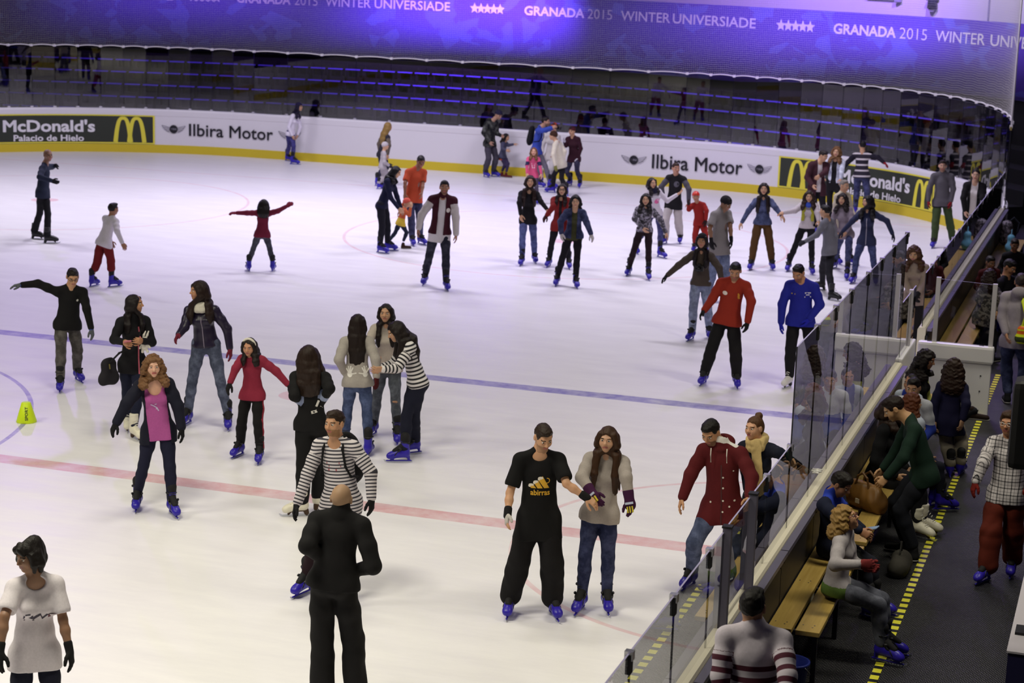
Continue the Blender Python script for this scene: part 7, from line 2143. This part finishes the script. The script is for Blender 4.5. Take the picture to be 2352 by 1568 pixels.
# brown handbag on the bench
c = np.array([-2.27, 17.93, .625])
o, at = held('handbag', 'brown leather handbag standing on the pine bench by the person in green', 'bag', c)
Xv, Yv = np.array([1., 0, 0]), np.array([0, 1., 0])
ax1 = nrm(np.array([.75, -.55, 0])); ax2 = np.array([-ax1[1], ax1[0], 0])
s = Solid().cone(c + ax1 * -.17 + UPZ * .095, c + ax1 * .17 + UPZ * .095, .10, .10, .05).cone(c - ax1 * .13 + UPZ * .21, c + ax1 * .13 + UPZ * .21, .05, .05, .10)
s.cone(c - ax1 * .2 + UPZ * .03, c + ax1 * .2 + UPZ * .03, .04, .04, .05).clip(c + UPZ * .002, -UPZ).wrinkle(.007, 22, 8)
LEATH = plain('brown_leather', '#7a5526', .45)
solid_part('bag_body', s, .009, LEATH, o, at)
for e in (-1, 1):
    strap('handle', [c + ax1 * -.09 + ax2 * e * .05 + UPZ * .22, c + ax1 * -.06 + ax2 * e * .05 + UPZ * .32, c + ax2 * e * .05 + UPZ * .36, c + ax1 * .06 + ax2 * e * .05 + UPZ * .32, c + ax1 * .09 + ax2 * e * .05 + UPZ * .22], .011, plain('dark_brown_leather', '#5a3c1a', .45), o, at)
MB().obox(Vector(-ax2 * .103 + ax1 * .0 + UPZ * .09), Vector(ax1 * .025), Vector(ax2 * .003), Vector(UPZ * .022)).build('tag', plain('white_tag', '#d9d2c6', .6), o)
strap('shoulder_strap', [c + ax1 * .17 + UPZ * .2, c + ax1 * .25 + UPZ * .12, c + ax1 * .22 + ax2 * .02 + UPZ * .0, c + ax1 * .20 + ax2 * .05 - UPZ * -.012], .012, cloth('#20243a'), o, at)
c = np.array([-2.33, 18.45, .628])
o = MB().obox(tuple(c), (.06, .05, 0), (-.07, .10, 0), (0, 0, .003)).build('leaflet', plain('pale_green_paper', '#b9cdb4', .6))
tag(o, 'pale green leaflet lying on the bench behind the brown handbag', 'paper')
# hi-vis bag at the right edge
p = PEOPLE['hoodvest']
c = p.hip + p.A * .17 - p.f * .20 + UPZ * .10
o, at = held('shoulder_bag', 'yellow and orange high-visibility bag worn by the person in the pale grey hoodie', 'bag', c)
s = Solid().cone(c - p.A * .11 - UPZ * .04, c + p.A * .11 - UPZ * .04, .075, .075, .05, (p.f, .7)).cone(c - p.A * .10 + UPZ * .07, c + p.A * .10 + UPZ * .07, .06, .06, .05, (p.f, .7))
solid_part('bag_body', s, .009, None, o, at, lambda C: np.where(np.abs(C[:, 2] - c[2] - .045) < .022, 1, np.where(np.abs(C[:, 2] - c[2] - .105) < .02, 1, np.where(np.abs(C[:, 2] - c[2] + .05) < .035, 2, 0))), [plain('hi_vis_yellow', '#c9d61a', .5), plain('hi_vis_orange', '#d9651a', .5), cloth('#3a4422')])
strap('strap', [c - p.A * .10 + UPZ * .10, c - p.A * .06 + UPZ * .26 - p.f * .02, p.neck - p.f * .125 + p.A * .05 - UPZ * .10, p.neck + p.A * .09 + UPZ * .03 - p.f * .02], .022, plain('hi_vis_yellow', '#c9d61a', .5), o, at, (p.f, .5), .01, .008)
# luggage on the far bench
c = np.array([-2.36, 36.7, .625])
o, at = held('backpack', 'colourful patterned backpack on the far end of the bench beyond the gate', 'backpack', c)
s = Solid().cone(c + UPZ * .12, c + UPZ * .36, .14, .11, .06).clip(c, -UPZ).wrinkle(.006, 20, 1)
solid_part('pack', s, .012, cloth('#8d8490', 'print'), o, at)
strap('strap', [c + UPZ * .40, c + Xv * .12 + UPZ * .52, c + Xv * .22 + UPZ * .42, c + Xv * .2 + UPZ * .25], .018, cloth('#20222c'), o, at)
c = np.array([-2.20, 35.7, .625])
o, at = held('bag', 'light blue bag beside the patterned backpack on the far bench', 'bag', c)
s = Solid().cone(c + UPZ * .10 - Yv * .05, c + UPZ * .10 + Yv * .05, .10, .10, .05).cone(c + UPZ * .27 - Yv * .03, c + UPZ * .27 + Yv * .03, .07, .07, .08).clip(c, -UPZ).wrinkle(.006, 24, 5)
solid_part('bag_body', s, .011, cloth('#6fa9c4'), o, at)
strap('handle', [c + UPZ * .32 - Yv * .05, c + UPZ * .42, c + UPZ * .32 + Yv * .05], .009, cloth('#6fa9c4'), o, at)
# small things round the seated children
p = PEOPLE['bench58']
c = (p.wa + p.wb) / 2 + p.f * .09 + UPZ * .03
o = MB().obox(tuple(c), tuple(p.A * .036), tuple(nrm(p.f + UPZ * .3) * .065), tuple(nrm(UPZ - p.f * .3) * .005)).build('phone', plain('pale_blue_screen', '#8fa6c8', .2), bevel=.003)
tag(o, 'phone with a pale screen held by the child in the navy jacket', 'phone')
c = np.array([-2.10, 16.05, .625])
o, at = held('bag', 'small black fluffy bag on the bench beside the blond child', 'bag', c)
s = Solid().ell(c + UPZ * .08, I3, (.09, .10, .09), .03).clip(c, -UPZ).wrinkle(.010, 50, 2)
solid_part('bag_body', s, .009, cloth('#101012'), o, at)
strap('handle', [c + UPZ * .14 - Yv * .05, c + UPZ * .22, c + UPZ * .14 + Yv * .05], .009, cloth('#101012'), o, at)
c = np.array([-1.85, 17.55, .15])
o, at = held('bag', 'grey patterned bag on the floor beside the hazard tape', 'bag', c)
s = Solid().cone(c + UPZ * .08 - Yv * .14, c + UPZ * .08 + Yv * .14, .10, .10, .05).clip(c, -UPZ).wrinkle(.008, 26, 9)
solid_part('bag_body', s, .010, cloth('#3d3a35'), o, at)
strap('handle', [c + UPZ * .2 - Yv * .06, c + UPZ * .30, c + UPZ * .2 + Yv * .06], .010, cloth('#2a2826'), o, at)
